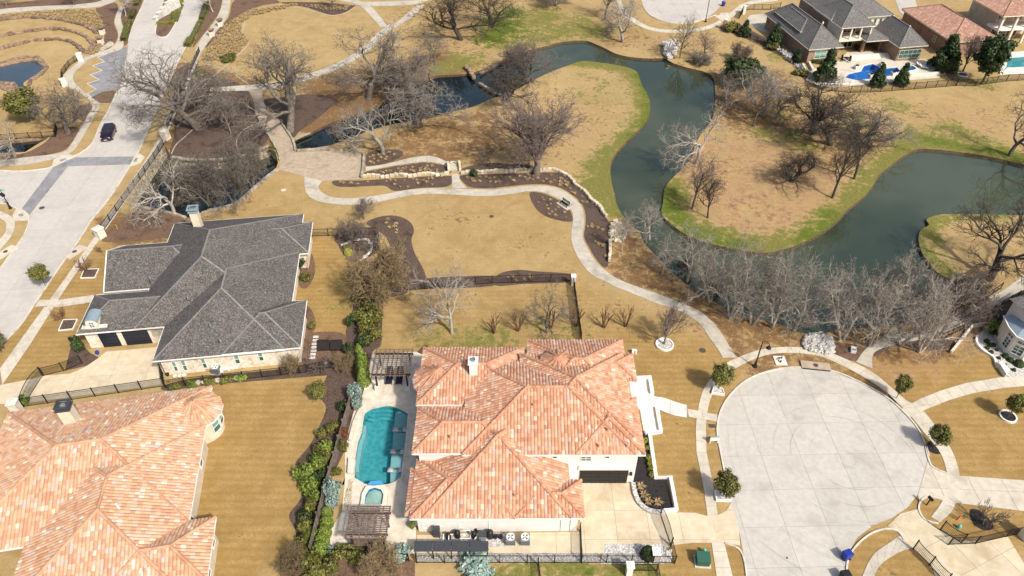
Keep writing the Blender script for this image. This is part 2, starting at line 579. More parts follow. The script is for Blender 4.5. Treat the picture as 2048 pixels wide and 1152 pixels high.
class MB:
 """collects simple solids into one mesh"""
 def __init__(s):
  s.v, s.f = [], []

 def add(s, verts, faces):
  n = len(s.v)
  s.v += [tuple(q) for q in verts]
  s.f += [tuple(i + n for i in q) for q in faces]
  return s

 def box(s, x0, x1, y0, y1, z0, z1):
  v = [(x, y, z) for z in (z0, z1) for y in (y0, y1) for x in (x0, x1)]
  return s.add(v, [(0, 2, 3, 1), (4, 5, 7, 6), (0, 1, 5, 4), (2, 6, 7, 3), (0, 4, 6, 2), (1, 3, 7, 5)])

 def bar(s, a, b, w, h=None, up=(0, 0, 1)):
  """rectangular bar from a to b"""
  h = w if h is None else h
  a, b = Vector(a), Vector(b)
  d = (b - a)
  if d.length < 1e-6:
   return s
  d.normalize()
  u = Vector(up)
  if abs(d.dot(u)) > 0.98:
   u = Vector((0, 1, 0))
  x = d.cross(u).normalized() * (w / 2)
  y = x.cross(d).normalized() * (h / 2)
  v = [a - x - y, a + x - y, a + x + y, a - x + y, b - x - y, b + x - y, b + x + y, b - x + y]
  return s.add(v, [(0, 3, 2, 1), (4, 5, 6, 7), (0, 1, 5, 4), (1, 2, 6, 5), (2, 3, 7, 6), (3, 0, 4, 7)])

 def tube(s, pts, rad, n=8, caps=True):
  pts = [Vector(p) for p in pts]
  if isinstance(rad, (int, float)):
   rad = [rad] * len(pts)
  base = len(s.v)
  for i, p in enumerate(pts):
   d = (pts[min(i + 1, len(pts) - 1)] - pts[max(i - 1, 0)]).normalized()
   u = Vector((0, 0, 1)) if abs(d.z) < 0.95 else Vector((1, 0, 0))
   x = d.cross(u).normalized()
   y = x.cross(d)
   for k in range(n):
    a = 2 * math.pi * k / n
    s.v.append(tuple(p + (x * math.cos(a) + y * math.sin(a)) * rad[i]))
  for i in range(len(pts) - 1):
   for k in range(n):
    k2 = (k + 1) % n
    s.f.append((base + i * n + k, base + i * n + k2, base + (i + 1) * n + k2, base + (i + 1) * n + k))
  if caps:
   s.f.append(tuple(base + k for k in range(n))[::-1])
   s.f.append(tuple(base + (len(pts) - 1) * n + k for k in range(n)))
  return s

 def lathe(s, prof, n=16, c=(0, 0)):
  """prof: list of (r, z)"""
  base = len(s.v)
  for r, z in prof:
   for k in range(n):
    a = 2 * math.pi * k / n
    s.v.append((c[0] + r * math.cos(a), c[1] + r * math.sin(a), z))
  for i in range(len(prof) - 1):
   for k in range(n):
    k2 = (k + 1) % n
    s.f.append((base + i * n + k, base + i * n + k2, base + (i + 1) * n + k2, base + (i + 1) * n + k))
  s.f.append(tuple(base + (len(prof) - 1) * n + k for k in range(n)))
  return s

 def prism(s, poly, z0, z1):
  """vertical prism over a plan polygon"""
  n = len(poly)
  base = len(s.v)
  s.v += [(p[0], p[1], z0) for p in poly] + [(p[0], p[1], z1) for p in poly]
  for i in range(n):
   j = (i + 1) % n
   s.f.append((base + i, base + j, base + n + j, base + n + i))
  for t in tessellate_polygon([[Vector((p[0], p[1], 0)) for p in poly]]):
   s.f.append(tuple(base + n + i for i in t))
  return s

 def build(s, name, mat, parent=None, sm=False):
  return mesh(name, s.v, s.f, mat, parent, smooth_shade=sm)


def area2(poly):
 return sum(poly[i][0] * poly[(i + 1) % len(poly)][1] - poly[(i + 1) % len(poly)][0] * poly[i][1] for i in range(len(poly)))


def ccw(poly):
 return poly if area2(poly) > 0 else poly[::-1]


def spline(pts, closed=False, sub=5):
 """Catmull-Rom through the points"""
 n = len(pts)
 out = []
 rngi = range(n) if closed else range(n - 1)
 for i in rngi:
  if closed:
   p0, p1, p2, p3 = pts[(i - 1) % n], pts[i], pts[(i + 1) % n], pts[(i + 2) % n]
  else:
   p0, p1, p2, p3 = pts[max(i - 1, 0)], pts[i], pts[i + 1], pts[min(i + 2, n - 1)]
  for k in range(sub):
   t = k / sub
   out.append(tuple(0.5 * ((2 * p1[j]) + (-p0[j] + p2[j]) * t + (2 * p0[j] - 5 * p1[j] + 4 * p2[j] - p3[j]) * t * t +
         (-p0[j] + 3 * p1[j] - 3 * p2[j] + p3[j]) * t ** 3) for j in range(2)))
 if not closed:
  out.append(tuple(pts[-1]))
 return out


def W(pxs, z=0.0):
 return [G2(p, z) for p in pxs]


def resample(pts, step=None, n=None):
 p = np.array(pts, float)
 d = np.r_[0, np.cumsum(np.hypot(*np.diff(p, axis=0).T))]
 if n is None:
  n = max(1, int(round(d[-1] / step)))
 t = np.linspace(0, d[-1], n + 1)
 return [(float(np.interp(q, d, p[:, 0])), float(np.interp(q, d, p[:, 1]))) for q in t]


def offset_line(pts, off, closed=False):
 """parallel line, +off to the left of travel"""
 n = len(pts)
 out = []
 for i in range(n):
  a = pts[(i - 1) % n] if closed or i > 0 else pts[i]
  b = pts[(i + 1) % n] if closed or i < n - 1 else pts[i]
  dx, dy = b[0] - a[0], b[1] - a[1]
  l = math.hypot(dx, dy) or 1
  out.append((pts[i][0] - dy / l * off, pts[i][1] + dx / l * off))
 return out


def sheet(name, poly, z, mat, parent=None, thick=0.0):
 """flat sheet over a plan polygon (world metres); with thick>0 the rim has sides"""
 poly = ccw(list(poly))
 mb = MB()
 if thick:
  mb.prism(poly, z - thick, z)
 else:
  mb.v = [(p[0], p[1], z) for p in poly]
  mb.f = [tuple(t) for t in tessellate_polygon([[Vector((p[0], p[1], 0)) for p in poly]])]
 o = mb.build(name, mat, parent)
 # make faces look up
 me = o.data
 bm = bmesh.new()
 bm.from_mesh(me)
 bmesh.ops.recalc_face_normals(bm, faces=bm.faces)
 if not thick and bm.faces and sum(f.normal.z for f in bm.faces) < 0:
  bmesh.ops.reverse_faces(bm, faces=bm.faces)
 bm.to_mesh(me)
 bm.free()
 return o


def clip_half(poly, a, b, c):
 """keep a*x+b*y<=c"""
 out = []
 n = len(poly)
 for i in range(n):
  p, q = poly[i], poly[(i + 1) % n]
  fp, fq = a * p[0] + b * p[1] - c, a * q[0] + b * q[1] - c
  if fp <= 0:
   out.append(p)
  if (fp < 0 < fq) or (fq < 0 < fp):
   t = fp / (fp - fq)
   out.append((p[0] + (q[0] - p[0]) * t, p[1] + (q[1] - p[1]) * t))
 return out


def slabs(parent, poly, step_u, step_v, ang, z, mat, gap=0.05, thick=0.015, name='slab', org=(0, 0)):
 """cut a polygon into cast slabs with open joints, each a piece of its own"""
 c, s = math.cos(ang), math.sin(ang)
 loc = [((p[0] - org[0]) * c + (p[1] - org[1]) * s, -(p[0] - org[0]) * s + (p[1] - org[1]) * c) for p in poly]
 us = [p[0] for p in loc]
 vs_ = [p[1] for p in loc]
 for i in range(math.floor(min(us) / step_u), math.ceil(max(us) / step_u)):
  q = clip_half(clip_half(loc, 1, 0, (i + 1) * step_u - gap / 2), -1, 0, -(i * step_u + gap / 2))
  if len(q) < 3:
   continue
  for j in range(math.floor(min(vs_) / step_v), math.ceil(max(vs_) / step_v)):
   r = clip_half(clip_half(q, 0, 1, (j + 1) * step_v - gap / 2), 0, -1, -(j * step_v + gap / 2))
   cl = []
   for p in r:
    if not cl or math.hypot(p[0] - cl[-1][0], p[1] - cl[-1][1]) > 0.01:
     cl.append(p)
   if len(cl) < 3 or abs(area2(cl)) < 0.5:
    continue
   w = [(p[0] * c - p[1] * s + org[0], p[0] * s + p[1] * c + org[1]) for p in cl]
   sheet(name, w, z, mat, parent, thick)


def ribbon(name, left, right, z, mat, seg=1.5, gap=0.035, label=None, base='joint', piece='slab', curve=True):
 """path between two traced edges (photo pixels), cast in slabs"""
 L = W(spline(left) if curve else left)
 Rr = W(spline(right) if curve else right)
 ln = sum(math.dist(L[i], L[i + 1]) for i in range(len(L) - 1))
 n = max(1, int(round(ln / seg)))
 k = 4
 L = resample(L, n=n * k)
 Rr = resample(Rr, n=n * k)
 poly = L + Rr[::-1]
 root = sheet(name, poly, z - 0.012, base)
 root['kind'] = 'structure'
 if label:
  root['label'] = label
 for i in range(n):
  a = L[i * k:(i + 1) * k + 1]
  b = Rr[i * k:(i + 1) * k + 1]

  def shrink(e, g):
   e = list(e)
   d0, d1 = math.dist(e[0], e[1]), math.dist(e[-1], e[-2])
   e[0] = (e[0][0] + (e[1][0] - e[0][0]) * min(.4, g / d0), e[0][1] + (e[1][1] - e[0][1]) * min(.4, g / d0))
   e[-1] = (e[-1][0] + (e[-2][0] - e[-1][0]) * min(.4, g / d1), e[-1][1] + (e[-2][1] - e[-1][1]) * min(.4, g / d1))
   return e

  sheet(piece, shrink(a, gap / 2) + shrink(b, gap / 2)[::-1], z, mat, root, 0.012)
 return root


def strip_wall(mb, pts, w, z0, z1, closed=False):
 """low wall / kerb of width w along a plan line"""
 a = offset_line(pts, w / 2, closed)
 b = offset_line(pts, -w / 2, closed)
 n = len(pts)
 base = len(mb.v)
 for i in range(n):
  mb.v += [(a[i][0], a[i][1], z0), (a[i][0], a[i][1], z1), (b[i][0], b[i][1], z1), (b[i][0], b[i][1], z0)]
 m = n if closed else n - 1
 for i in range(m):
  p, q = base + 4 * i, base + 4 * ((i + 1) % n)
  for k in range(3):
   mb.f.append((p + k, p + k + 1, q + k + 1, q + k))
 if not closed:
  mb.f.append((base, base + 3, base + 2, base + 1))
  e = base + 4 * (n - 1)
  mb.f.append((e, e + 1, e + 2, e + 3))
 return mb


def kerb(pxs, w=0.16, h=0.13, name='kerb', mat='kerb', curve=True, closed=False, z0=-0.05, parent=None, kind='structure', step=None):
 pts = W(spline(pxs, closed) if curve else pxs)
 mb = strip_wall(MB(), pts, w, z0, h, closed)
 o = mb.build(name, mat, parent)
 if parent is None and kind:
  o['kind'] = kind
 return o
# ================================================================== GROUND, WATER
PEN = [(1164, 122), (1199, 125), (1239, 131), (1269, 140), (1278, 152), (1284, 170), (1294, 187), (1300, 205), (1298, 230), (1286, 252), (1264, 272), (1246, 290),
 (1224, 320), (1221, 350), (1229, 388), (1236, 415), (1259, 448), (1279, 463), (1286, 483), (1304, 503), (1324, 523), (1349, 550), (1381, 573), (1410, 595),
 (1434, 606), (1459, 623), (1486, 631), (1536, 643), (1558, 648), (1586, 658), (1603, 666), (1641, 668), (1671, 661), (1726, 655), (1790, 650), (1850, 640),
 (1900, 618), (1945, 600), (1940, 582), (1911, 563), (1875, 545), (1853, 518), (1843, 503), (1837, 478), (1841, 460), (1858, 450), (1853, 438), (1875, 430), (1911, 428),
 (1973, 429), (2060, 430), (2160, 425), (2160, 350), (2048, 329), (2011, 320), (1961, 310), (1911, 303), (1861, 298), (1836, 298), (1818, 305), (1798, 318), (1776, 335),
 (1758, 350), (1745, 372), (1726, 395), (1696, 418), (1676, 440), (1646, 463), (1616, 480), (1581, 495), (1536, 505), (1499, 503), (1464, 497), (1414, 485),
 (1374, 470), (1344, 450), (1324, 428), (1326, 405), (1329, 378), (1341, 360), (1361, 340), (1384, 315), (1390, 290), (1402, 268), (1424, 238), (1430, 205),
 (1430, 170), (1424, 152), (1404, 142), (1374, 135), (1346, 126), (1329, 117), (1299, 117), (1261, 114), (1231, 107), (1209, 96), (1184, 85), (1169, 81),
 (1140, 82), (1114, 86), (1094, 92), (1060, 100), (1010, 118), (975, 135), (937, 147), (887, 150), (862, 155), (807, 182), (792, 190), (747, 215), (720, 225),
 (677, 240), (637, 257), (620, 266), (587, 281), (592, 300), (640, 294), (674, 286), (762, 254), (834, 240), (869, 232), (944, 214), (984, 197), (1022, 185), (1064, 162), (1099, 145), (1136, 131)]
POOLC = [(329, 291), (345, 314), (375, 319), (425, 320), (475, 314), (512, 303), (538, 292), (552, 305), (556, 325), (550, 343), (537, 353), (512, 375), (492, 393), (470, 410),
  (430, 420), (410, 425), (397, 435), (372, 435), (350, 428), (317, 420), (275, 413), (256, 400), (300, 333)]
BASIN = [(-40, 140), (0, 130), (37, 122), (62, 119), (77, 125), (86, 136), (75, 147), (55, 160), (47, 166), (48, 176), (37, 176), (30, 166), (0, 162), (-40, 160)]
BASIN2 = [(-40, 285), (0, 283), (40, 280), (75, 276), (100, 270), (96, 276), (72, 290), (50, 304), (0, 306), (-40, 308)]


def thin(poly, tol=0.25):
 out = [poly[0]]
 for p in poly[1:]:
  if math.dist(p, out[-1]) > tol:
   out.append(p)
 return out


HOLES = {}
HOLES['pond'] = thin(ccw(W(spline(PEN, True, 3))))
HOLES['creek'] = thin(ccw(W(POOLC)))
HOLES['basin'] = thin(ccw(W(spline(BASIN, True, 3))))
HOLES['basin2'] = thin(ccw(W(BASIN2)))


def inside(pts, poly):
 x, y = pts[:, 0], pts[:, 1]
 r = np.zeros(len(pts), bool)
 n = len(poly)
 for i in range(n):
  (x0, y0), (x1, y1) = poly[i], poly[(i + 1) % n]
  c = ((y0 > y) != (y1 > y)) & (x < (x1 - x0) * (y - y0) / ((y1 - y0) or 1e-9) + x0)
  r ^= c
 return r


def dist_line(pts, line):
 d = np.full(len(pts), 1e9)
 for i in range(len(line) - 1):
  a, b = np.array(line[i]), np.array(line[i + 1])
  ab = b - a
  t = np.clip(((pts - a) @ ab) / max(ab @ ab, 1e-9), 0, 1)
  d = np.minimum(d, np.hypot(*(pts - a - t[:, None] * ab).T))
 return d


def make_ground():
 gx, gy = np.meshgrid(np.arange(-170, 171, 1.35), np.arange(22, 240, 1.35))
 pts = np.c_[gx.ravel(), gy.ravel()] + rng.uniform(-0.3, 0.3, (gx.size, 2))
 view = np.abs(pts[:, 0]) < 62 + pts[:, 1] * 0.52
 pts = pts[view]
 keep = np.ones(len(pts), bool)
 for h in HOLES.values():
  keep &= ~inside(pts, h)
  keep &= dist_line(pts, h + h[:1]) > 0.45
 pts = pts[keep]
 outer = [(-3000, -1200), (3000, -1200), (3000, 5000), (-3000, 5000)]
 vin = [Vector(p) for p in outer]
 edges, faces_in = [], [[0, 1, 2, 3]]
 for h in HOLES.values():
  b = len(vin)
  vin += [Vector(p) for p in h]
  edges += [(b + i, b + (i + 1) % len(h)) for i in range(len(h))]
 vin += [Vector(p) for p in pts.tolist()]
 edges += [(0, 1), (1, 2), (2, 3), (3, 0)]
 V, E, F, *_ = delaunay_2d_cdt(vin, edges, [], 0, 1e-5)
 co = np.array([(v.x, v.y) for v in V])
 tri = np.array([f for f in F if len(f) == 3])
 cen = co[tri].mean(1)
 ok = np.ones(len(tri), bool)
 for h in HOLES.values():
  ok &= ~inside(cen, h)
 tri = tri[ok]
 # all triangles face up
 a, b, c = co[tri[:, 0]], co[tri[:, 1]], co[tri[:, 2]]
 cr = (b - a)[:, 0] * (c - a)[:, 1] - (b - a)[:, 1] * (c - a)[:, 0]
 tri[cr < 0] = tri[cr < 0][:, ::-1]
 me = bpy.data.meshes.new('ground')
 me.from_pydata([(x, y, 0.0) for x, y in co.tolist()], [], tri.tolist())

 fields = {k: np.zeros(len(co)) for k in ('green', 'lush', 'dirt', 'litter', 'gold')}

 def splat(name, px, py, r, w=1.0, ry=None):
  c = np.array(G2((px, py)))
  d = (co - c) / np.array([r, ry or r])
  fields[name] = np.maximum(fields[name], w * np.exp(-(d ** 2).sum(1)))

 def band(name, pxs, r, w=1.0):
  d = dist_line(co, W(spline(pxs)))
  fields[name] = np.maximum(fields[name], w * np.exp(-(d / r) ** 2))

 def zone(name, pxs, w=1.0, soft=1.5):
  poly = W(pxs)
  ins = inside(co, poly)
  d = dist_line(co, poly + poly[:1])
  v = np.where(ins, 1.0, np.exp(-(d / soft) ** 2))
  fields[name] = np.maximum(fields[name], w * v)

 # lush banks
 band('lush', [(1278, 150), (1300, 205), (1292, 240), (1262, 275)], 1.6, 0.62)
 band('green', [(1164, 124), (1239, 133), (1280, 158), (1298, 210), (1288, 250), (1250, 285), (1218, 330), (1218, 390), (1232, 415)], 4.0, 0.85)
 band('green', [(1205, 330), (1195, 380), (1225, 410)], 4.5, 0.8)
 band('lush', [(1329, 380), (1335, 410), (1350, 440), (1380, 462), (1430, 480), (1480, 490)], 2.6, 0.75)
 band('green', [(1345, 370), (1345, 420), (1400, 460), (1480, 485), (1560, 490), (1620, 470), (1680, 425), (1730, 375), (1775, 325), (1830, 285)], 3.6, 0.85)
 band('lush', [(1600, 477), (1640, 455), (1668, 430)], 1.8, 0.7)
 band('green', [(1820, 282), (1880, 288), (1960, 300), (2060, 322)], 3.4, 1.0)
 band('lush', [(1850, 280), (1900, 288), (1980, 300), (2060, 320)], 2.0, 0.62)
 zone('green', [(1790, 290), (1830, 262), (1900, 250), (2000, 290), (1900, 300)], 0.6, 3)
 band('green', [(1870, 436), (1850, 470), (1850, 510), (1880, 545), (1930, 570)], 2.8, 0.8)
 band('green', [(1880, 433), (1960, 433), (2060, 433)], 1.8, 0.7)
 for a in ((1000, 45, 6), (1022, 28, 5), (985, 75, 5), (1010, 62, 6)):
  splat('lush', *a, 0.9)
 for a in ((1090, 35, 9), (1120, 60, 9), (1080, 75, 8), (1160, 45, 6), (1180, 62, 7), (1010, 85, 7), (1050, 45, 8), (930, 120, 6), (890, 135, 5)):
  splat('green', *a, 0.75)
 for a in ((1530, 265, 4), (1560, 230, 3), (1575, 275, 5), (1610, 290, 4), (1800, 215, 4), (1780, 205, 4), (1700, 245, 5), (1650, 150, 5), (1560, 115, 4), (1960, 165, 6)):
  splat('green', *a, 0.62)
 for a in ((1170, 150, 6), (1215, 170, 6), (1250, 165, 5), (1200, 200, 6), (1150, 190, 5), (1245, 240, 5), (1280, 225, 4)):
  splat('green', *a, 0.45)
 # back garden of the white house: greener strip by the eaves, and the front strip at the bottom edge
 zone('green', [(850, 665), (1010, 660), (1010, 690), (850, 692)], 0.55, 2)
 zone('green', [(1000, 655), (1150, 650), (1150, 678), (1000, 685)], 0.35, 3)
 band('green', [(1000, 1140), (1110, 1135), (1240, 1140), (1300, 1135)], 1.6, 0.8)
 splat('lush', 1190, 1142, 2.6, 0.6, 1.2)
 splat('green', 690, 605, 4, 0.35)
 splat('green', 660, 560, 4, 0.3)
 # worn earth
 zone('dirt', [(1365, 345), (1420, 290), (1520, 280), (1600, 300), (1660, 330), (1690, 400), (1620, 460), (1500, 480), (1420, 440), (1370, 420)], 0.55, 4)
 for a in ((1450, 330, 5), (1520, 420, 6), (1600, 340, 5), (1100, 290, 6), (1180, 240, 5), (960, 290, 6), (1850, 230, 6), (1750, 190, 5), (1990, 230, 6), (1560, 170, 6), (480, 400, 5), (900, 440, 5), (1060, 480, 5), (870, 620, 4), (1250, 620, 4)):
  splat('litter', *a, 0.36)
 zone('dirt', [(900, 260), (1060, 190), (1160, 190), (1230, 250), (1200, 310), (1000, 320), (900, 310)], 0.40, 5)
 zone('dirt', [(1560, 240), (1750, 230), (1780, 300), (1700, 340), (1600, 330), (1540, 290)], 0.45, 4)
 zone('dirt', [(1760, 210), (1900, 215), (2048, 230), (2048, 280), (1900, 250)], 0.42, 5)
 zone('dirt', [(1400, 640), (1440, 620), (1540, 650), (1600, 690), (1500, 710), (1450, 690)], 0.55, 2.5)
 zone('dirt', [(1740, 700), (1850, 690), (1880, 720), (1790, 770), (1745, 745)], 0.5, 2.5)
 zone('dirt', [(1870, 450), (1960, 450), (2048, 470), (2048, 540), (1940, 545), (1880, 510)], 0.32, 4)
 for a in ((1200, 110, 7), (1240, 85, 6), (1320, 85, 6), (930, 105, 4), (960, 115, 4), (1400, 85, 5)):
  splat('dirt', *a, 0.55)
 # leaf litter and thin woodland floor
 zone('litter', [(640, 165), (700, 150), (790, 140), (880, 110), (930, 130), (800, 190), (700, 235), (630, 255), (600, 220)], 0.78, 4)
 zone('litter', [(340, 125), (420, 140), (505, 170), (520, 235), (545, 290), (470, 312), (340, 308), (345, 200)], 0.7, 2)
 zone('litter', [(760, 300), (860, 250), (960, 230), (1000, 260), (950, 320), (860, 315), (760, 325)], 0.62, 4)
 zone('litter', [(1235, 470), (1290, 490), (1340, 545), (1400, 600), (1480, 640), (1560, 655), (1600, 690), (1500, 712), (1440, 640), (1330, 585), (1230, 545), (1222, 505)], 0.62, 2)
 zone('litter', [(820, 20), (960, 0), (960, 100), (850, 130)], 0.42, 6)
 zone('litter', [(1440, 150), (1560, 150), (1580, 240), (1500, 260), (1430, 240)], 0.6, 4)
 zone('litter', [(1200, 20), (1240, 20), (1290, 80), (1230, 90)], 0.45, 4)
 zone('litter', [(1290, 100), (1500, 80), (1440, 140), (1340, 125)], 0.35, 4)
 zone('litter', [(1150, 565), (1330, 590), (1420, 680), (1300, 720), (1160, 680)], 0.22, 4)
 zone('litter', [(1690, 620), (1960, 600), (1960, 650), (1850, 700), (1700, 700)], 0.62, 3)
 zone('litter', [(205, 440), (290, 425), (400, 440), (390, 470), (240, 485)], 0.8, 1.5)
 # private lawns
 for z in ([(395, 790), (640, 760), (640, 900), (570, 1100), (480, 1152), (380, 1152)], [(1240, 660), (1480, 720), (1420, 830), (1410, 1030), (1280, 1030), (1270, 760)],
   [(1700, 760), (1960, 640), (2100, 760), (2100, 1080), (1850, 1060)], [(1380, 1060), (1480, 1070), (1500, 1200), (1300, 1200)], [(1680, 1050), (1900, 1100), (1900, 1200), (1690, 1200)],
   [(0, 690), (60, 600), (230, 480), (240, 600), (140, 720), (0, 790)], [(590, 480), (700, 480), (720, 600), (690, 680), (600, 660)]):
  zone('gold', z, 1.0, 1.5)
 zone('gold', [(770, 590), (1150, 580), (1420, 690), (1300, 720), (770, 700)], 0.6, 2)
 zone('gold', [(400, 440), (560, 345), (1150, 400), (1150, 560), (830, 570), (640, 470), (420, 450)], 0.28, 3)
 zone('gold', [(2, 200), (120, 200), (120, 270), (0, 275)], 0.4, 3)
 zone('litter', [(1270, 700), (1480, 720), (1420, 830), (1410, 1030), (1280, 1030)], 0.14, 2)
 zone('litter', [(1700, 800), (1960, 760), (2100, 800), (2100, 1080), (1850, 1060)], 0.12, 2)
 zone('litter', [(1500, 740), (1580, 715), (1650, 715), (1740, 755), (1800, 800), (1790, 812), (1700, 755), (1600, 732), (1510, 752)], 0.6, 1)
 zone('litter', [(1600, 230), (1740, 240), (1760, 300), (1700, 340), (1620, 310)], 0.45, 3)
 zone('litter', [(1380, 1060), (1480, 1070), (1500, 1200), (1300, 1200)], 0.15, 2)
 zone('litter', [(1680, 1050), (1900, 1100), (1900, 1200), (1690, 1200)], 0.25, 1)
 for k, v in fields.items():
  a = me.attributes.new(k, 'FLOAT', 'POINT')
  a.data.foreach_set('value', v.astype(np.float32))
 me.update()
 o = link('ground', me, 'lawn')
 tag(o, 'tan winter turf with worn earth and green banks', kind='structure')


make_ground()


def bank(name, poly, depth, inset, mat, label=None):
 """sloping or upright bank from the turf edge down below the water"""
 poly = ccw(poly)
 inn = offset_line(poly, inset, True)
 n = len(poly)
 v = [(p[0], p[1], 0.0) for p in poly] + [(p[0], p[1], -depth) for p in inn]
 o = mesh(name, v, [(i, (i + 1) % n, n + (i + 1) % n, n + i) for i in range(n)], mat)
 tag(o, label, kind='structure')
 return o


def water(name, poly, z, mat, label):
 o = sheet(name, offset_line(ccw(poly), -0.02, True), z, mat)
 tag(o, label, kind='structure')
 return o


bank('bank', HOLES['pond'], 0.9, 0.30, 'bank_soil', 'low earth bank round the winding pond')
wa, wb = G2((1000, 110)), G2((1030, 200))      # the weir: above it the creek, below it the pond
nx_, ny_ = wb[1] - wa[1], -(wb[0] - wa[0])
cc_ = nx_ * wa[0] + ny_ * wa[1]
wp_ = offset_line(HOLES['pond'], -0.02, True)
h1, h2 = clip_half(wp_, nx_, ny_, cc_), clip_half(wp_, -nx_, -ny_, -cc_)
if min(p[0] for p in h1) > min(p[0] for p in h2):
 h1, h2 = h2, h1
tag(sheet('water', h1, -0.40, 'creek_water_shaded'), 'dark narrow creek running under the bare oaks', kind='structure')
tag(sheet('water', h2, -0.42, 'pond_water'), 'grey green pond winding between the lawns', kind='structure')
bank('bank', HOLES['creek'], 2.4, 0.12, 'stone_rubble', 'stone retaining wall round the sunken creek pool')
water('water', HOLES['creek'], -1.9, 'creek_water_shaded', 'dark creek pool below the road wall')
bank('bank', HOLES['basin'], 0.9, 0.1, 'stone_brown', 'stone edge of the small basin')
water('water', HOLES['basin'], -0.35, 'basin_water', 'small dark blue basin below the terraces')
bank('bank', HOLES['basin2'], 0.9, 0.1, 'stone_brown', 'stone edge of the lower basin')
water('water', HOLES['basin2'], -0.5, 'creek_water_shaded', 'narrow dark water beside the left pavement')

# ================================================================== ROADS
ROAD_L = [(290, -20), (290, 0), (277, 27), (265, 55), (257, 82), (252, 117), (246, 150), (240, 175), (234, 184), (220, 215), (200, 252), (184, 288), (160, 307), (147, 313), (107, 333), (82, 339),
  (37, 343), (0, 341), (-60, 335), (-60, 400), (0, 407), (15, 408), (32, 417), (50, 424), (58, 435), (56, 453), (47, 473), (32, 495), (15, 518), (0, 539), (-70, 630), (-70, 775), (0, 690),
  (20, 673), (45, 646), (67, 613), (92, 576), (107, 553), (135, 513), (160, 478), (182, 443), (205, 415), (232, 378), (262, 330), (272, 309), (285, 288), (300, 250), (317, 212), (332, 180),
  (345, 150), (355, 125), (370, 97), (382, 77), (397, 50), (410, 15), (420, -20)]
road = sheet('road', W(ROAD_L), 0.010, 'joint')
tag(road, 'pale concrete street running down the left side', kind='structure')
a0, a1 = G2((300, 250)), G2((107, 553))
slabs(road, W(ROAD_L), 4.6, 4.6, math.atan2(a0[1] - a1[1], a0[0] - a1[0]), 0.024, 'road_concrete', gap=0.035, org=a0)

CDS = [(1434, 860), (1442, 820), (1465, 785), (1500, 757), (1550, 740), (1600, 735), (1660, 741), (1720, 765), (1780, 800), (1830, 850), (1850, 890), (1856, 925), (1848, 960), (1835, 990),
 (1815, 1015), (1785, 1035), (1745, 1052), (1715, 1075), (1697, 1105), (1690, 1152), (1690, 1240), (1500, 1240), (1494, 1152), (1487, 1110), (1478, 1060), (1462, 1010), (1450, 950), (1440, 900)]
cds = sheet('road', W(CDS), 0.010, 'joint')
tag(cds, 'round grey concrete turning circle at the right', kind='structure')
slabs(cds, W(CDS), 4.2, 4.2, R(1.5), 0.024, 'culdesac_concrete', gap=0.03, org=G2((1600, 735)))

CDS2 = [(1280, -40), (1283, 0), (1286, 12), (1297, 28), (1318, 40), (1350, 47), (1385, 46), (1412, 37), (1432, 22), (1444, 8), (1450, -10), (1450, -40)]
cds2 = sheet('road', W(CDS2), 0.010, 'joint')
tag(cds2, 'far pale turning circle at the top edge', kind='structure')
slabs(cds2, W(CDS2), 4.5, 4.5, 0.05, 0.024, 'road_concrete', gap=0.05)

# grey paver crossing and lay-by
for nm, pl, lab, org in (('crossing', [(150, 315), (269, 313), (261, 329), (136, 333), (57, 433), (44, 417), (107, 334)], 'grey paver crossing on the pale street', None),
      ('lay_by', [(257, 92), (252, 117), (246, 150), (240, 175), (231, 180), (215, 180), (182, 195), (175, 188), (192, 179), (174, 168), (198, 160), (180, 150), (204, 142),
         (185, 132), (209, 124), (195, 115), (215, 108)], 'grey paver lay-by with zigzag edge', None)):
 b_ = sheet(nm, W(pl), 0.030, 'joint')
 tag(b_, lab, kind='structure')
 slabs(b_, W(pl), 1.1, 1.1, R(20), 0.042, 'paver_grey', gap=0.035, name='paver')

# kerbs
for pl in ([(290, -20), (290, 0), (277, 27), (265, 55), (257, 82)], [(234, 184), (220, 215), (200, 252), (184, 288), (160, 307), (147, 313), (107, 333), (82, 339), (37, 343), (0, 341), (-60, 335)],
  [(-60, 400), (0, 407), (15, 408), (32, 417), (50, 424), (58, 435), (56, 453), (47, 473), (32, 495), (15, 518), (0, 539), (-70, 630)],
  [(0, 690), (20, 673), (45, 646), (67, 613), (92, 576), (107, 553), (135, 513), (160, 478), (182, 443), (205, 415), (232, 378), (262, 330), (285, 288), (317, 212), (345, 150), (370, 97), (397, 50), (410, 15), (420, -20)],
  [(1440, 900), (1434, 860), (1442, 820), (1465, 785), (1500, 757), (1550, 740), (1600, 735), (1660, 741), (1720, 765), (1780, 800), (1830, 850), (1850, 890), (1857, 912)],
  [(1440, 900), (1450, 950), (1461, 1004)], [(1449, 1087), (1474, 1096), (1486, 1114), (1493, 1152), (1498, 1240)],
  [(1850, 890), (1857, 920), (1866, 935), (1895, 948)], [(1876, 1048), (1850, 1040), (1838, 1022), (1840, 1005), (1855, 994), (1890, 1000)], [(1808, 1080), (1796, 1064), (1775, 1058), (1745, 1066), (1716, 1088), (1698, 1115), (1692, 1152), (1690, 1240)],
  [(1286, 12), (1297, 28), (1318, 40), (1350, 47), (1385, 46), (1412, 37), (1432, 30)]):
 kerb(pl)
# planted median at the top of the street
MED = [(332, -15), (322, 20), (316, 42), (312, 58), (312, 70), (322, 75), (335, 72), (347, 55), (357, 35), (365, 15), (369, -15)]
tag(sheet('mulch_bed', W(spline(MED)), 0.09, 'mulch_brown', thick=0.08), 'planted median bed in the pale street', kind='structure')
kerb(MED, 0.22, 0.16)
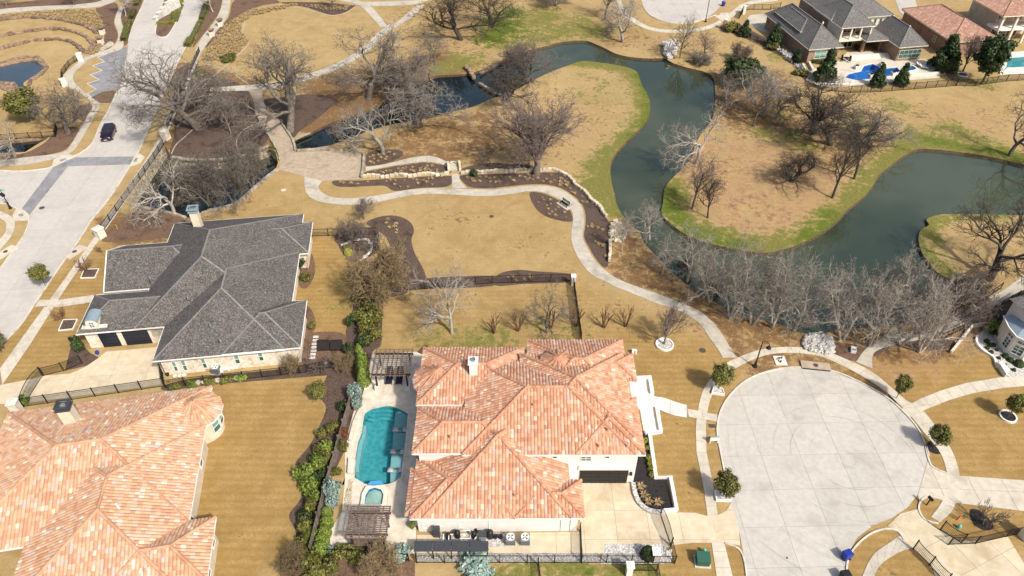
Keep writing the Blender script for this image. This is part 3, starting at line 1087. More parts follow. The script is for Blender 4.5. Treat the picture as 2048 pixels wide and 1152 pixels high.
# zigzag kerb of the lay-by
kerb([(215, 108), (195, 115), (209, 124), (185, 132), (204, 142), (180, 150), (198, 160), (174, 168), (192, 179), (175, 188), (182, 195)], 0.30, 0.10, mat='walk_concrete', curve=False)

# ================================================================== PATHS
PZ = 0.045
ribbon('path', [(609, 352), (609, 370), (614, 388), (629, 400), (657, 407), (692, 410), (724, 409), (762, 403), (799, 395), (837, 389), (874, 388), (912, 390), (949, 392), (987, 392), (1024, 388),
    (1056, 383), (1081, 384), (1106, 392), (1129, 405), (1144, 423), (1146, 440), (1143, 463), (1143, 483), (1151, 505), (1164, 528), (1184, 550), (1214, 565), (1236, 576),
    (1274, 591), (1311, 606), (1356, 621), (1384, 636), (1404, 653), (1419, 676), (1434, 696), (1446, 716)],
 [(647, 361), (637, 373), (644, 385), (662, 394), (692, 397), (724, 395), (762, 390), (799, 383), (837, 378), (880, 377), (912, 378), (949, 379), (987, 379), (1024, 375), (1056, 372), (1089, 372),
  (1119, 378), (1144, 393), (1161, 410), (1168, 430), (1168, 450), (1165, 473), (1174, 495), (1189, 520), (1209, 540), (1236, 558), (1281, 576), (1324, 591), (1361, 606), (1399, 623), (1424, 643),
  (1444, 668), (1459, 693), (1474, 716)], PZ, 'path_concrete', 1.9, label='winding concrete garden path across the lawn')
ribbon('path', [(904, 378), (904, 360), (903, 348)], [(934, 377), (921, 362), (917, 348)], PZ + 0.01, 'path_concrete', 1.5, label='short path spur up to the arched steps')
ribbon('path', [(731, 334), (774, 328), (812, 318), (849, 312), (874, 315), (904, 329)], [(732, 342), (774, 334), (812, 328), (849, 324), (879, 327), (900, 338)], PZ, 'path_concrete', 1.9, label='upper path above the planted beds')
# pavement round the turning circle
ribbon('pavement', [(1394, 1152), (1393, 1000), (1393, 905), (1392, 850), (1400, 800), (1412, 770), (1440, 735), (1474, 716), (1525, 699), (1585, 694), (1645, 701), (1700, 722), (1748, 747), (1790, 782), (1815, 803), (1840, 815), (1878, 862), (1905, 905), (1919, 950), (1917, 985), (1905, 1020), (1880, 1045)][2:],
 [(1413, 905), (1412, 850), (1418, 808), (1430, 780), (1452, 752), (1480, 732), (1530, 711), (1585, 706), (1640, 713), (1694, 736), (1740, 762), (1775, 787), (1795, 806), (1822, 833), (1850, 868), (1880, 905), (1894, 948), (1894, 980), (1880, 1010), (1862, 1034)],
 PZ, 'walk_concrete', 1.6, label='curved pavement round the turning circle')
ribbon('pavement', [(1393, 905), (1408, 980), (1416, 1040), (1433, 1152), (1440, 1240)], [(1413, 905), (1428, 980), (1437, 1040), (1465, 1152), (1475, 1240)], PZ, 'walk_concrete', 1.6, label='straight pavement past the gated drive', curve=False)
ribbon('pavement', [(1868, 1044), (1830, 1054), (1775, 1088), (1745, 1112), (1725, 1152), (1712, 1200)], [(1836, 1030), (1822, 1042), (1765, 1082), (1745, 1098), (1716, 1135), (1690, 1200)][:0] or [(1826, 1096), (1800, 1104), (1770, 1122), (1755, 1138), (1749, 1152), (1740, 1200)],
 PZ, 'path_concrete', 1.6, label='pavement at the bottom right corner')
# left street pavements
ribbon('pavement', [(5, 770), (60, 690), (132, 576), (200, 478)], [(0, 738), (50, 668), (117, 576), (190, 473)], PZ, 'walk_concrete', 1.7, label='straight pavement beside the left street', curve=False)
ribbon('pavement', [(212, 460), (300, 330), (327, 288), (350, 230), (375, 175), (402, 105)], [(200, 455), (289, 325), (315, 282), (338, 225), (362, 170), (392, 103)], PZ, 'path_concrete', 1.7, label='pavement along the creek wall', curve=False)
ribbon('pavement', [(402, 105), (422, 78), (443, 50), (456, 30), (463, -15)], [(390, 103), (405, 73), (425, 50), (440, 22), (448, -15)], PZ, 'path_concrete', 1.7, label='pavement rising to the top beside the street')
ribbon('pavement', [(0, 322), (50, 315), (107, 309), (130, 303), (142, 290), (175, 232), (185, 212), (168, 192), (140, 176), (125, 160), (130, 147), (148, 132), (170, 115), (210, 101), (228, 92), (236, 77), (236, 62), (230, 47), (231, 33), (240, 15), (262, -8)],
 [(0, 333), (50, 330), (100, 320), (140, 307), (160, 284), (187, 236), (200, 207), (178, 193), (162, 178), (149, 165), (147, 150), (160, 135), (185, 116), (218, 107), (244, 97), (247, 75), (247, 58), (242, 42), (243, 28), (252, 8), (275, -8)],
 PZ, 'path_concrete', 1.8, label='winding pavement past the lay-by')
ribbon('path', [(-5, 30), (50, 23), (100, 20), (150, 17), (195, 14), (228, 4), (245, -8)], [(-5, 19), (40, 15), (90, 12), (140, 10), (195, 4), (215, -8)], PZ, 'path_concrete', 1.8, label='path above the grassy terraces')
ribbon('pavement', [(-5, 420), (24, 434), (30, 450), (24, 470), (8, 492), (-8, 508)], [(-5, 434), (10, 443), (13, 452), (10, 466), (-2, 480), (-12, 488)], PZ, 'walk_concrete', 1.6, label='pavement on the street corner island')
for pl in ([(108, 319), (135, 308), (150, 312), (125, 326), (104, 332)], [(262, 330), (270, 309), (277, 306), (290, 314), (281, 327), (258, 335)], [(25, 432), (32, 418), (52, 425), (58, 436), (55, 442), (29, 442)]):
 tag(sheet('kerb_ramp', W(pl), PZ + 0.012, 'walk_concrete', thick=0.02), 'pale concrete kerb ramp at the crossing', kind='structure')
for i, pl in enumerate(([(119, 320), (132, 317), (135, 321), (122, 325)], [(267, 324), (270, 317), (276, 317), (273, 324)], [(36, 430), (45, 427), (48, 432), (40, 434)])):
 o = sheet('tactile_paving', W(pl), PZ + 0.03, 'paver_grey', thick=0.03)
 tag(o, 'ribbed grey paving panel in a kerb ramp', kind='structure')
# footbridge path and plaza
ribbon('path', [(497, 180), (508, 205), (514, 235), (540, 278), (555, 303), (560, 325), (557, 340)], [(524, 176), (526, 196), (533, 216), (562, 245), (584, 278), (591, 303), (594, 306)], PZ, 'plaza', 2.2, label='path over the creek culvert')
ribbon('path', [(420, 176), (470, 172), (524, 168), (580, 158), (640, 140), (690, 118), (730, 90), (760, 62), (780, 48)], [(420, 185), (470, 182), (524, 180), (585, 168), (648, 149), (700, 126), (742, 97), (772, 67), (792, 52)], PZ - 0.01, 'path_concrete', 2.2, label='path climbing through the oaks')
ribbon('path', [(640, -6), (690, 3), (720, 12), (742, 33), (762, 55)], [(660, -12), (705, -2), (738, 10), (760, 33), (775, 53)], PZ + 0.005, 'path_concrete', 2.2, label='top path bending into the lawn')
ribbon('path', [(725, 12), (780, 12), (830, 9), (885, -8)], [(725, 4), (780, 3), (830, 1), (865, -12)], PZ - 0.008, 'path_concrete', 2.2, label='path along the top edge of the lawn', curve=False)
ribbon('path', [(772, 58), (800, 40), (832, 12)], [(782, 60), (820, 38), (850, 10)], PZ - 0.012, 'path_concrete', 2.2, label='diagonal path closing the grass triangle', curve=False)
PLZ = [(557, 340), (560, 322), (556, 305), (592, 305), (650, 302), (707, 303), (729, 310), (727, 334), (724, 359), (667, 361), (647, 363), (612, 354)]
plz = sheet('plaza', W(PLZ), 0.03, 'joint')
tag(plz, 'stained brown concrete plaza beside the creek', kind='structure')
slabs(plz, W(PLZ), 7.2, 9.5, R(-12), 0.048, 'plaza', gap=0.07, org=G2((642, 340)))
# path on the far right over the dam, and from there down to the pavement
ribbon('path', [(1712, 724), (1735, 695), (1780, 672), (1850, 656), (1915, 632), (1960, 606), (2010, 578), (2060, 540)], [(1745, 738), (1748, 706), (1790, 690), (1862, 674), (1930, 648), (1975, 622), (2025, 594), (2090, 552)], PZ, 'path_concrete', 2.0, label='path on the dam along the lower right pond')
# turning circle at the top: pavement
ribbon('pavement', [(1238, -15), (1250, 22), (1270, 38), (1300, 54), (1340, 60), (1385, 58), (1420, 50), (1440, 40)], [(1228, -15), (1242, 25), (1264, 44), (1298, 60), (1340, 66), (1388, 64), (1424, 56), (1444, 46)], PZ, 'walk_concrete', 2.0, label='pavement round the far turning circle')
ribbon('pavement', [(1440, 26), (1460, 26), (1480, 10), (1500, 2), (1550, -4)], [(1444, 44), (1465, 34), (1488, 16), (1508, 8), (1556, 2)], PZ, 'walk_concrete', 2.0, label='pavement crossing the far drive', curve=False)


# driveways
def drive(pl, lab, mat='drive_concrete', su=3.0, sv=3.0, ang=0.0, z=0.05, name='driveway', curve=False, gap=0.035):
 poly = W(spline(pl, True) if curve else pl)
 b_ = sheet(name, poly, z - 0.014, 'joint')
 tag(b_, lab, kind='structure')
 slabs(b_, poly, su, sv, ang, z, mat, gap=gap, thick=0.012, org=poly[0])
 return b_


drive([(1160, 966), (1263, 966), (1266, 985), (1272, 1003), (1283, 1019), (1296, 1026), (1322, 1030), (1350, 1025), (1390, 1026), (1412, 1032), (1437, 1030), (1452, 1022), (1462, 1006), (1478, 1060), (1480, 1092), (1458, 1087),
 (1437, 1086), (1412, 1086), (1385, 1086), (1350, 1090), (1330, 1097), (1320, 1108), (1166, 1108), (1160, 1060)], 'cream concrete drive of the white house with gate', su=3.2, sv=3.2)
drive([(833, 1070), (1160, 1064), (1162, 1106), (834, 1108)], 'narrow service yard strip beside the white house', 'drive_concrete', 3.4, 3.4, 0.0, 0.045, 'yard')
drive([(0, 770), (30, 765), (65, 758), (85, 752), (140, 748), (170, 735), (195, 718), (212, 704), (320, 694), (330, 720), (322, 770), (60, 806), (40, 812), (0, 808), (-30, 815), (-30, 775)],
 'wide cream drive of the grey roofed house', su=4.2, sv=4.2, ang=R(7))
drive([(70, 614), (75, 600), (120, 600), (205, 588), (240, 584), (236, 606), (205, 603), (150, 610), (115, 615)], 'entry walk to the grey roofed house', 'walk_concrete', 1.6, 3.0, R(7), 0.062, 'walk')
drive([(1855, 922), (1870, 938), (1895, 949), (1919, 952), (2060, 962), (2060, 1024), (1960, 1012), (1912, 1006), (1880, 1000), (1862, 992), (1850, 998), (1838, 1004), (1836, 990)], 'pale drive leaving the turning circle to the right', 'walk_concrete', 3.4, 3.4, R(-3), 0.052)
drive([(1836, 1018), (1842, 1034), (1856, 1046), (1880, 1062), (1915, 1082), (1960, 1082), (2015, 1074), (2080, 1180), (1900, 1240), (1862, 1130), (1826, 1096), (1808, 1080), (1796, 1064), (1775, 1052), (1800, 1028)], 'tan drive with open iron gates at the bottom right', 'drive_concrete', 3.4, 3.4, R(24), 0.049)
drive([(1803, 818), (1840, 798), (1880, 782), (1930, 767), (2000, 755), (2060, 752), (2060, 772), (2010, 776), (1950, 786), (1900, 800), (1850, 820), (1818, 836)], 'curving entry walk to the white house at the right edge', 'walk_concrete', 1.7, 3.0, R(10), 0.062, 'walk')
drive([(1374, 818), (1395, 822), (1413, 826), (1436, 830), (1434, 844), (1412, 840), (1376, 834)], 'entry walk slabs crossing the pavement', 'walk_concrete', 1.6, 4.0, 0.0, 0.062, 'walk')
drive([(1428, 32), (1456, 26), (1462, 40), (1450, 46), (1440, 40)], 'apron of the far drive', 'walk_concrete', 4, 4, 0.2, 0.056)
drive([(1500, 30), (1560, 26), (1600, 14), (1600, 60), (1570, 75), (1520, 62), (1490, 44)], 'far cream drive court beside the brick house', 'walk_concrete', 4, 4, 0.1, 0.05)
drive([(1790, 0), (1830, 0), (1840, 30), (1820, 40), (1800, 25)], 'pale drive between the two far houses', 'road_concrete', 4, 4, 0.1, 0.05)


# ================================================================== BEDS
def bed(pl, mat='mulch', lab='dark mulch bed', z=0.018, curve=True, name='mulch_bed'):
 o = sheet(name, W(spline(pl, True, 4) if curve else pl), z, mat)
 return tag(o, lab, kind='structure')


bed([(346, 150), (380, 130), (430, 150), (490, 175), (510, 225), (536, 275), (510, 300), (470, 312), (425, 318), (375, 316), (340, 311), (350, 260), (345, 200)], 'mulch', 'dark leaf covered bed between street and creek path', 0.012)
bed([(528, 200), (560, 195), (600, 190), (640, 190), (675, 200), (660, 215), (635, 238), (600, 262), (585, 275), (560, 242), (535, 215)], 'mulch', 'dark bed beside the culvert path', 0.016)
bed([(205, 470), (240, 445), (275, 418), (317, 424), (350, 432), (372, 440), (395, 450), (380, 470), (230, 485), (200, 478)], 'mulch_brown', 'brown mulch between creek wall and grey roof', 0.016)
bed([(667, 362), (724, 361), (800, 356), (904, 352), (904, 366), (890, 374), (840, 376), (790, 382), (770, 372), (740, 372), (700, 374), (672, 372)], 'mulch', 'mulch bed below the wavy stone wall', 0.02)
bed([(732, 344), (774, 336), (812, 330), (849, 326), (879, 329), (898, 338), (896, 347), (820, 350), (730, 352)], 'mulch', 'mulch bed above the wavy stone wall', 0.02)
bed([(733, 309), (760, 300), (800, 300), (804, 312), (775, 326), (733, 332)], 'mulch', 'grassy bed at the plaza corner', 0.02)
bed([(922, 340), (940, 332), (980, 326), (1020, 328), (1060, 330), (1070, 340), (1020, 343), (960, 345), (925, 348)], 'mulch', 'mulch bed beyond the low stone wall', 0.02)
bed([(921, 351), (970, 349), (1024, 347), (1109, 345), (1129, 353), (1154, 376), (1186, 406), (1214, 438), (1232, 470), (1218, 490), (1217, 528), (1208, 535), (1192, 518), (1177, 493), (1168, 473), (1171, 450), (1171, 428),
 (1163, 407), (1145, 390), (1119, 375), (1089, 369), (1056, 369), (1024, 372), (987, 376), (949, 376), (930, 368)], 'mulch', 'long mulch bed inside the curving path', 0.02)
bed([(1059, 386), (1081, 386), (1104, 394), (1127, 407), (1141, 423), (1144, 443), (1115, 440), (1090, 432), (1070, 415)], 'mulch', 'mulch bed with the bench', 0.02)
bed([(732, 446), (762, 433), (794, 432), (819, 443), (828, 460), (823, 480), (829, 505), (844, 533), (854, 558), (855, 576), (812, 580), (800, 560), (790, 520), (774, 478), (757, 463)], 'mulch', 'long curved mulch bed in the middle lawn', 0.02)
bed([(676, 490), (668, 478), (680, 465), (720, 455), (752, 460), (760, 500), (745, 510), (712, 530), (698, 520), (684, 505)], 'mulch', 'mulch bed with a ring of edging stones', 0.022)
bed([(985, 560), (1005, 545), (1040, 540), (1074, 543), (1139, 548), (1139, 564), (1050, 568), (995, 572)], 'mulch', 'mulch strip along the black garden fence', 0.02)
bed([(815, 580), (820, 562), (860, 556), (985, 552), (985, 572), (860, 578)], 'mulch', 'narrow mulch strip under the fence', 0.016)
bed([(720, 545), (760, 520), (790, 560), (815, 585), (770, 600), (765, 640), (762, 690), (745, 705), (735, 760), (720, 800), (700, 870), (690, 900), (640, 1010), (625, 1090), (600, 1105), (590, 1060), (578, 1030), (600, 1000),
 (610, 960), (590, 930), (620, 890), (640, 850), (652, 815), (640, 790), (660, 740), (690, 700), (692, 660), (705, 620)], 'mulch', 'planting bed along the boundary between gardens', 0.02)
bed([(330, 770), (420, 752), (600, 735), (700, 715), (710, 745), (640, 752), (420, 770), (335, 782)], 'mulch', 'planted strip along the iron fence of the grey roofed house', 0.022)
bed([(600, 672), (640, 664), (690, 670), (700, 720), (600, 735), (595, 700)], 'mulch_brown', 'kitchen garden bed behind the grey roofed house', 0.018)
bed([(596, 520), (605, 500), (625, 510), (630, 545), (615, 575), (598, 570)], 'mulch_brown', 'shrub bed under the grey eaves', 0.02)
bed([(600, 610), (622, 618), (632, 650), (620, 670), (602, 668)], 'mulch_brown', 'small bed at the grey house corner', 0.024)
bed([(1276, 868), (1300, 868), (1310, 960), (1332, 958), (1345, 1014), (1320, 1024), (1296, 1022), (1280, 1012), (1270, 990), (1266, 965)], 'mulch_black', 'black mulch bed beside the garage', 0.06, False)
bed([(1940, 1020), (1960, 1022), (1984, 1045), (1985, 1058), (1965, 1060), (1945, 1045)], 'mulch_black', 'oval black mulch ring around a bare sapling', 0.03)
bed([(1778, 788), (1792, 786), (1806, 797), (1800, 805), (1785, 806), (1776, 797)], 'mulch_black', 'black mulch ring by the turning circle', 0.03)
bed([(1855, 886), (1868, 882), (1884, 895), (1880, 908), (1865, 906), (1855, 898)], 'mulch_black', 'black mulch ring on the right verge', 0.03)
bed([(1740, 690), (1800, 668), (1870, 660), (1910, 690), (1860, 700), (1790, 690), (1752, 712)], 'mulch', 'dark leaf litter below the bare trees', 0.012)
bed([(1640, 700), (1668, 686), (1712, 690), (1730, 700), (1712, 722), (1672, 712)], 'mulch_brown', 'brown mulch next to the rock spill', 0.014)
bed([(1935, 650), (1960, 618), (2010, 590), (2060, 575), (2060, 640), (1990, 648)], 'mulch', 'dark bed beyond the path rail', 0.016)
bed([(1958, 668), (1990, 648), (2060, 640), (2060, 752), (2016, 752), (2000, 740), (1988, 720), (1960, 700), (1952, 685)], 'gravel', 'pale gravel bed with clipped shrubs', 0.03, name='gravel_bed')
bed([(200, 15), (230, 5), (236, 20), (228, 45), (236, 70), (228, 88), (208, 100), (208, 60), (192, 20)], 'mulch_brown', 'brown bed beside the winding pavement', 0.016)
bed([(245, 10), (285, -10), (278, 25), (264, 60), (256, 85), (248, 90), (248, 60), (243, 40)], 'mulch_brown', 'brown bed beside the top of the street', 0.016)
bed([(-10, 10), (60, 2), (130, -5), (215, 0), (190, 8), (100, 14), (0, 20)], 'mulch_brown', 'brown strip at the top left edge', 0.014)
bed([(412, 22), (425, -5), (445, -5), (438, 25), (420, 52), (400, 78), (385, 95), (398, 60)], 'mulch_brown', 'brown bed between street and pavement', 0.016)
bed([(457, 35), (470, 0), (530, -5), (560, 5), (520, 12), (480, 30), (455, 52), (430, 82), (415, 95), (405, 90), (425, 70)], 'mulch_brown', 'brown bed above the dry grass slope', 0.014)
bed([(560, 5), (640, 5), (700, 10), (712, 12), (690, 25), (665, 30), (640, 24), (610, 14)], 'mulch', 'dark scalloped bed at the top', 0.016)
bed([(178, 245), (185, 212), (160, 212), (150, 232), (160, 240)], 'mulch_brown', 'brown mulch around a bare street tree', 0.016)
bed([(120, 256), (160, 258), (140, 290), (120, 304), (60, 316), (20, 320), (0, 318), (0, 312), (50, 306), (90, 285)], 'mulch_brown', 'brown mulch beside the narrow dark water', 0.016)
bed([(183, 195), (205, 184), (226, 181), (233, 184), (222, 206), (199, 206)], 'mulch_brown', 'brown wedge bed at the end of the lay-by', 0.05, False)
bed([(140, 700), (148, 668), (180, 706), (200, 716), (180, 730), (130, 742)], 'mulch', 'bed at the garage corner', 0.022, False)
bed([(860, 700), (850, 690), (838, 700), (824, 715), (832, 730), (840, 730)], 'mulch', 'small planted corner behind the pergola', 0.022)
bed([(1210, 1088), (1330, 1088), (1340, 1128), (1200, 1128)], 'gravel', 'white gravel strip inside the iron fence', 0.062, False, 'gravel_bed')
bed([(834, 1106), (1200, 1104), (1200, 1126), (834, 1124)], 'gravel', 'grey gravel behind the service yard fence', 0.026, False, 'gravel_bed')
bed([(880, 1068), (1010, 1066), (1008, 1094), (880, 1096)], 'gravel', 'gravel pad under the pool equipment', 0.060, False, 'gravel_bed')
bed([(560, 1110), (640, 1095), (760, 1100), (830, 1122), (830, 1200), (560, 1200)], 'mulch_brown', 'rough leaf covered ground at the bottom edge', 0.012, False)
bed([(1440, 52), (1470, 44), (1500, 60), (1540, 80), (1570, 100), (1560, 108), (1500, 78), (1452, 62)], 'mulch', 'planted strip along the far fence', 0.016)
bed([(1588, 100), (1600, 125), (1620, 160), (1660, 172), (1640, 178), (1612, 165), (1582, 118)], 'mulch', 'planted strip at the far pool fence corner', 0.016)

for pl in ([(343, 308), (352, 290), (372, 272), (400, 245), (420, 222), (428, 195)], [(480, 312), (473, 285), (485, 262), (506, 250)], [(505, 175), (470, 150), (440, 135), (405, 128)], [(485, 62), (492, 40), (520, 22), (560, 14), (600, 16), (640, 26), (665, 31), (692, 25), (712, 12)], [(480, 62), (498, 84), (476, 110), (430, 150), (405, 175)]):
 kerb(pl, 0.14, 0.05, 'bed_edging', 'path_concrete')
# ================================================================== HOUSES
class House:
 def __init__(s, px, py, rot, label, style, wall_mat, name='house', over=0.5, trim='trim_white'):
  s.o = G(px, py)
  s.r = R(rot)
  s.c, s.s = math.cos(s.r), math.sin(s.r)
  s.root = empty(name, s.o, s.r, label, 'house')
  s.style, s.wall_mat, s.over, s.trim = style, wall_mat, over, trim
  s.tv, s.tf, s.tt = [], [], []
  s.deck, s.caps, s.fascia, s.walls = MB(), MB(), MB(), MB()
  s.rand = random.Random(px * 31 + py)

 def loc(s, px, py, z=0.0):
  v = G(px, py, z) - s.o
  return (s.c * v.x + s.s * v.y, -s.s * v.x + s.c * v.y)

 def ray(s, px, py):
  u, v = (px - 1024) / FPX, (py - 576) / FPX
  d = (u, CD - v * SD, -SD - v * CD)
  o = (-s.o.x, -s.o.y, CAM_H)
  ro = lambda q: (s.c * q[0] + s.s * q[1], -s.s * q[0] + s.c * q[1], q[2])
  return ro(o), ro(d)

 def on_y(s, px, py, y):
  o, d = s.ray(px, py)
  t = (y - o[1]) / d[1]
  return o[0] + d[0] * t, o[2] + d[2] * t

 def on_x(s, px, py, x):
  o, d = s.ray(px, py)
  t = (x - o[0]) / d[0]
  return o[1] + d[1] * t, o[2] + d[2] * t

 # ---- roof pieces
 def face(s, poly, eave=True):
  """poly: 3D points, first edge is the eave (left to right seen from outside)"""
  P_ = [Vector(p) for p in poly]
  n0 = len(s.deck.v)
  s.deck.v += [tuple(p) for p in P_]
  s.deck.f.append(tuple(range(n0, n0 + len(P_))))
  if eave:
   d = (P_[1] - P_[0]).normalized()
   out = d.cross(Vector((0, 0, 1))).normalized()
   a, b = P_[0] + out * 0.04, P_[1] + out * 0.04
   s.fascia.bar(a - Vector((0, 0, 0.10)) - d * 0.05, b - Vector((0, 0, 0.10)) + d * 0.05, 0.10 if s.style == 'tile' else 0.07, 0.20 if s.style == 'tile' else 0.15)
  if s.style != 'tile':
   return
  a = P_[0]
  u = (P_[1] - P_[0]).normalized()
  n = None
  for k in range(2, len(P_)):
   n = u.cross(P_[k] - a)
   if n.length > 1e-6:
    n.normalize()
    break
  if n.z < 0:
   n = -n
  v = n.cross(u)
  pl = [((p - a).dot(u), (p - a).dot(v)) for p in P_]
  us = [q[0] for q in pl]
  umin, umax = min(us), max(us)
  wt, ct = 0.335, 0.43
  prof = ((0.0, 0.0), (0.22, 0.066), (0.5, 0.09), (0.78, 0.066), (1.0, 0.0))

  def span(uq):
   lo, hi = 1e9, -1e9
   m = len(pl)
   for i in range(m):
    p, q = pl[i], pl[(i + 1) % m]
    if abs(p[0] - q[0]) < 1e-9:
     if abs(uq - p[0]) < 1e-6:
      lo, hi = min(lo, p[1], q[1]), max(hi, p[1], q[1])
     continue
    t = (uq - p[0]) / (q[0] - p[0])
    if -1e-6 <= t <= 1 + 1e-6:
     y = p[1] + (q[1] - p[1]) * t
     lo, hi = min(lo, y), max(hi, y)
   return lo, hi

  rnd = s.rand
  nc = int((umax - umin) / wt) + 1
  for i in range(nc):
   cols = []
   for t, h in prof:
    uq = min(max(umin + (i + t) * wt, umin + 1e-5), umax - 1e-5)
    cols.append((uq, h, *span(uq)))
   top = max(c[3] for c in cols)
   bot = min(c[2] for c in cols)
   shift = rnd.uniform(-0.03, 0.03)
   for j in range(int(max(bot, -0.05) / ct), int(top / ct) + 1):
    v0, v1 = j * ct - 0.05 + shift, (j + 1) * ct + shift
    row0, row1 = [], []
    good = False
    for uq, h, lo, hi in cols:
     p0, p1 = max(v0, lo - 0.05), min(v1, hi)
     if p1 < p0:
      p1 = p0 = min(max(p0, lo), max(hi, lo))
     else:
      good = good or (p1 - p0 > 0.03)
     row0.append(a + u * uq + v * p0 + n * (h + 0.046))
     row1.append(a + u * uq + v * p1 + n * (h + 0.012))
    if not good:
     continue
    b = len(s.tv)
    s.tv += [tuple(q) for q in row0 + row1]
    k = len(prof)
    r = rnd.random()
    tone = rnd.random() * 0.78 if r < 0.87 else 0.78 + rnd.random() * 0.22
    for q in range(k - 1):
     s.tf.append((b + q, b + q + 1, b + k + q + 1, b + k + q))
     s.tt.append(tone)

 def cap(s, a, b):
  a, b = Vector(a), Vector(b)
  d = b - a
  L = d.length
  if L < 0.3:
   return
  d.normalize()
  if s.style == 'tile':
   x = d.cross(Vector((0, 0, 1))).normalized()
   y = x.cross(d).normalized()
   n = max(1, int(L / 0.45))
   for i in range(n):
    p, q = a + d * (L * i / n), a + d * (L * (i + 1) / n + 0.04)
    base = len(s.tv)
    tone = s.rand.random() * 0.5
    for pt, r in ((p, 0.19), (q, 0.155)):
     for k in range(5):
      th = math.pi * k / 4
      s.tv.append(tuple(pt + x * (math.cos(th) * r) + y * (math.sin(th) * r + 0.05)))
    for k in range(4):
     s.tf.append((base + k, base + k + 1, base + 6 + k, base + 5 + k))
     s.tt.append(tone)
  else:
   s.caps.bar(a + Vector((0, 0, 0.02)), b + Vector((0, 0, 0.02)), 0.20, 0.06)

 def hip(s, x0, x1, y0, y1, z, p=0.42, gable='', wall=True, wz0=-0.1, wr=None, cap=True):
  w, d = x1 - x0, y1 - y0
  gl, gr, gf, gb = 'l' in gable, 'r' in gable, 'f' in gable, 'b' in gable
  A_, B_, C_, D_ = (x0, y0, z), (x1, y0, z), (x1, y1, z), (x0, y1, z)
  if w >= d:
   h = d / 2
   zr = z + p * h
   r0, r1 = (x0 + (0 if gl else h), y0 + h, zr), (x1 - (0 if gr else h), y0 + h, zr)
   s.face([A_, B_, r1, r0])
   s.face([C_, D_, r0, r1])
   if not gl:
    s.face([D_, A_, r0])
   if not gr:
    s.face([B_, C_, r1])
   hips = ([(A_, r0), (D_, r0)] if not gl else []) + ([(B_, r1), (C_, r1)] if not gr else [])
   gabs = ([(D_, A_, r0)] if gl else []) + ([(B_, C_, r1)] if gr else [])
  else:
   h = w / 2
   zr = z + p * h
   r0, r1 = (x0 + h, y0 + (0 if gf else h), zr), (x0 + h, y1 - (0 if gb else h), zr)
   s.face([B_, C_, r1, r0])
   s.face([D_, A_, r0, r1])
   if not gf:
    s.face([A_, B_, r0])
   if not gb:
    s.face([C_, D_, r1])
   hips = ([(A_, r0), (B_, r0)] if not gf else []) + ([(C_, r1), (D_, r1)] if not gb else [])
   gabs = ([(A_, B_, r0)] if gf else []) + ([(C_, D_, r1)] if gb else [])
  for g in gabs:
   c = (Vector(g[0]) + Vector(g[1])) / 2
   inn = (Vector((x0 + x1, y0 + y1, 0)) / 2 - Vector((c.x, c.y, 0))).normalized() * s.over
   q = [Vector(g[0]) + inn, Vector(g[1]) + inn, Vector(g[2]) + inn - Vector((0, 0, 0.06))]
   q[0] += (q[1] - q[0]).normalized() * s.over
   q[1] += (q[0] - q[1]).normalized() * s.over
   s.walls.add(q, [(0, 1, 2)])
   s.fascia.bar(Vector(g[0]), Vector(g[2]), 0.10, 0.2)
   s.fascia.bar(Vector(g[1]), Vector(g[2]), 0.10, 0.2)
  if cap:
   for a, b in hips:
    s.cap(a, b)
   s.cap(r0, r1)
  if wall:
   o = s.over
   X0, X1, Y0, Y1 = wr if wr else (x0 + o, x1 - o, y0 + o, y1 - o)
   s.walls.box(X0, X1, Y0, Y1, wz0, z - 0.02)
  return zr

 def hip4(s, x0, x1, y0, y1, z, r0, r1, wr):
  A_, B_, C_, D_ = (x0, y0, z), (x1, y0, z), (x1, y1, z), (x0, y1, z)
  s.face([A_, B_, r0])
  s.face([B_, C_, r1, r0])
  s.face([C_, D_, r1])
  s.face([D_, A_, r0, r1])
  for a, b in ((A_, r0), (B_, r0), (C_, r1), (D_, r1), (r0, r1)):
   s.cap(a, b)
  s.walls.box(wr[0], wr[1], wr[2], wr[3], -0.1, z - 0.02)

 def hip_px(s, fl, fr, z, depth, p=0.42, **kw):
  a, b = s.loc(*fl, z), s.loc(*fr, z)
  y0 = (a[1] + b[1]) / 2
  return s.hip(a[0], b[0], y0, y0 + depth, z, p, **kw), (a[0], b[0], y0, y0 + depth)

 def cone(s, cx, cy, r, z0, z1, a0=0, a1=360, n=14, wall=True, wz0=-0.1):
  ap = (cx, cy, z1)
  pts = [(cx + r * math.cos(R(a0 + (a1 - a0) * i / n)), cy + r * math.sin(R(a0 + (a1 - a0) * i / n)), z0) for i in range(n + 1)]
  for i in range(n):
   s.face([pts[i], pts[i + 1], ap])
   s.cap(pts[i], ap)
  if wall:
   o = r - s.over
   s.walls.prism([(cx + o * math.cos(2 * math.pi * i / 20), cy + o * math.sin(2 * math.pi * i / 20)) for i in range(20)], wz0, z0 - 0.02)

 # ---- openings
 def window(s, c, ang, w, h, mull=(1, 1), frame='trim_white', pane='glass_teal', name='window', shade=None, depth=0.12):
  """c: centre of the opening on the wall face (local), ang: outward direction in plan, radians"""
  fw = 0.07
  f = MB()
  f.box(-w / 2 - fw, w / 2 + fw, -0.02, depth * 0.6, -h / 2 - fw, -h / 2)
  f.box(-w / 2 - fw, w / 2 + fw, -0.02, depth * 0.6, h / 2, h / 2 + fw)
  f.box(-w / 2 - fw, -w / 2, -0.02, depth * 0.6, -h / 2, h / 2)
  f.box(w / 2, w / 2 + fw, -0.02, depth * 0.6, -h / 2, h / 2)
  for i in range(1, mull[0]):
   x = -w / 2 + w * i / mull[0]
   f.box(x - 0.025, x + 0.025, 0.02, 0.05, -h / 2, h / 2)
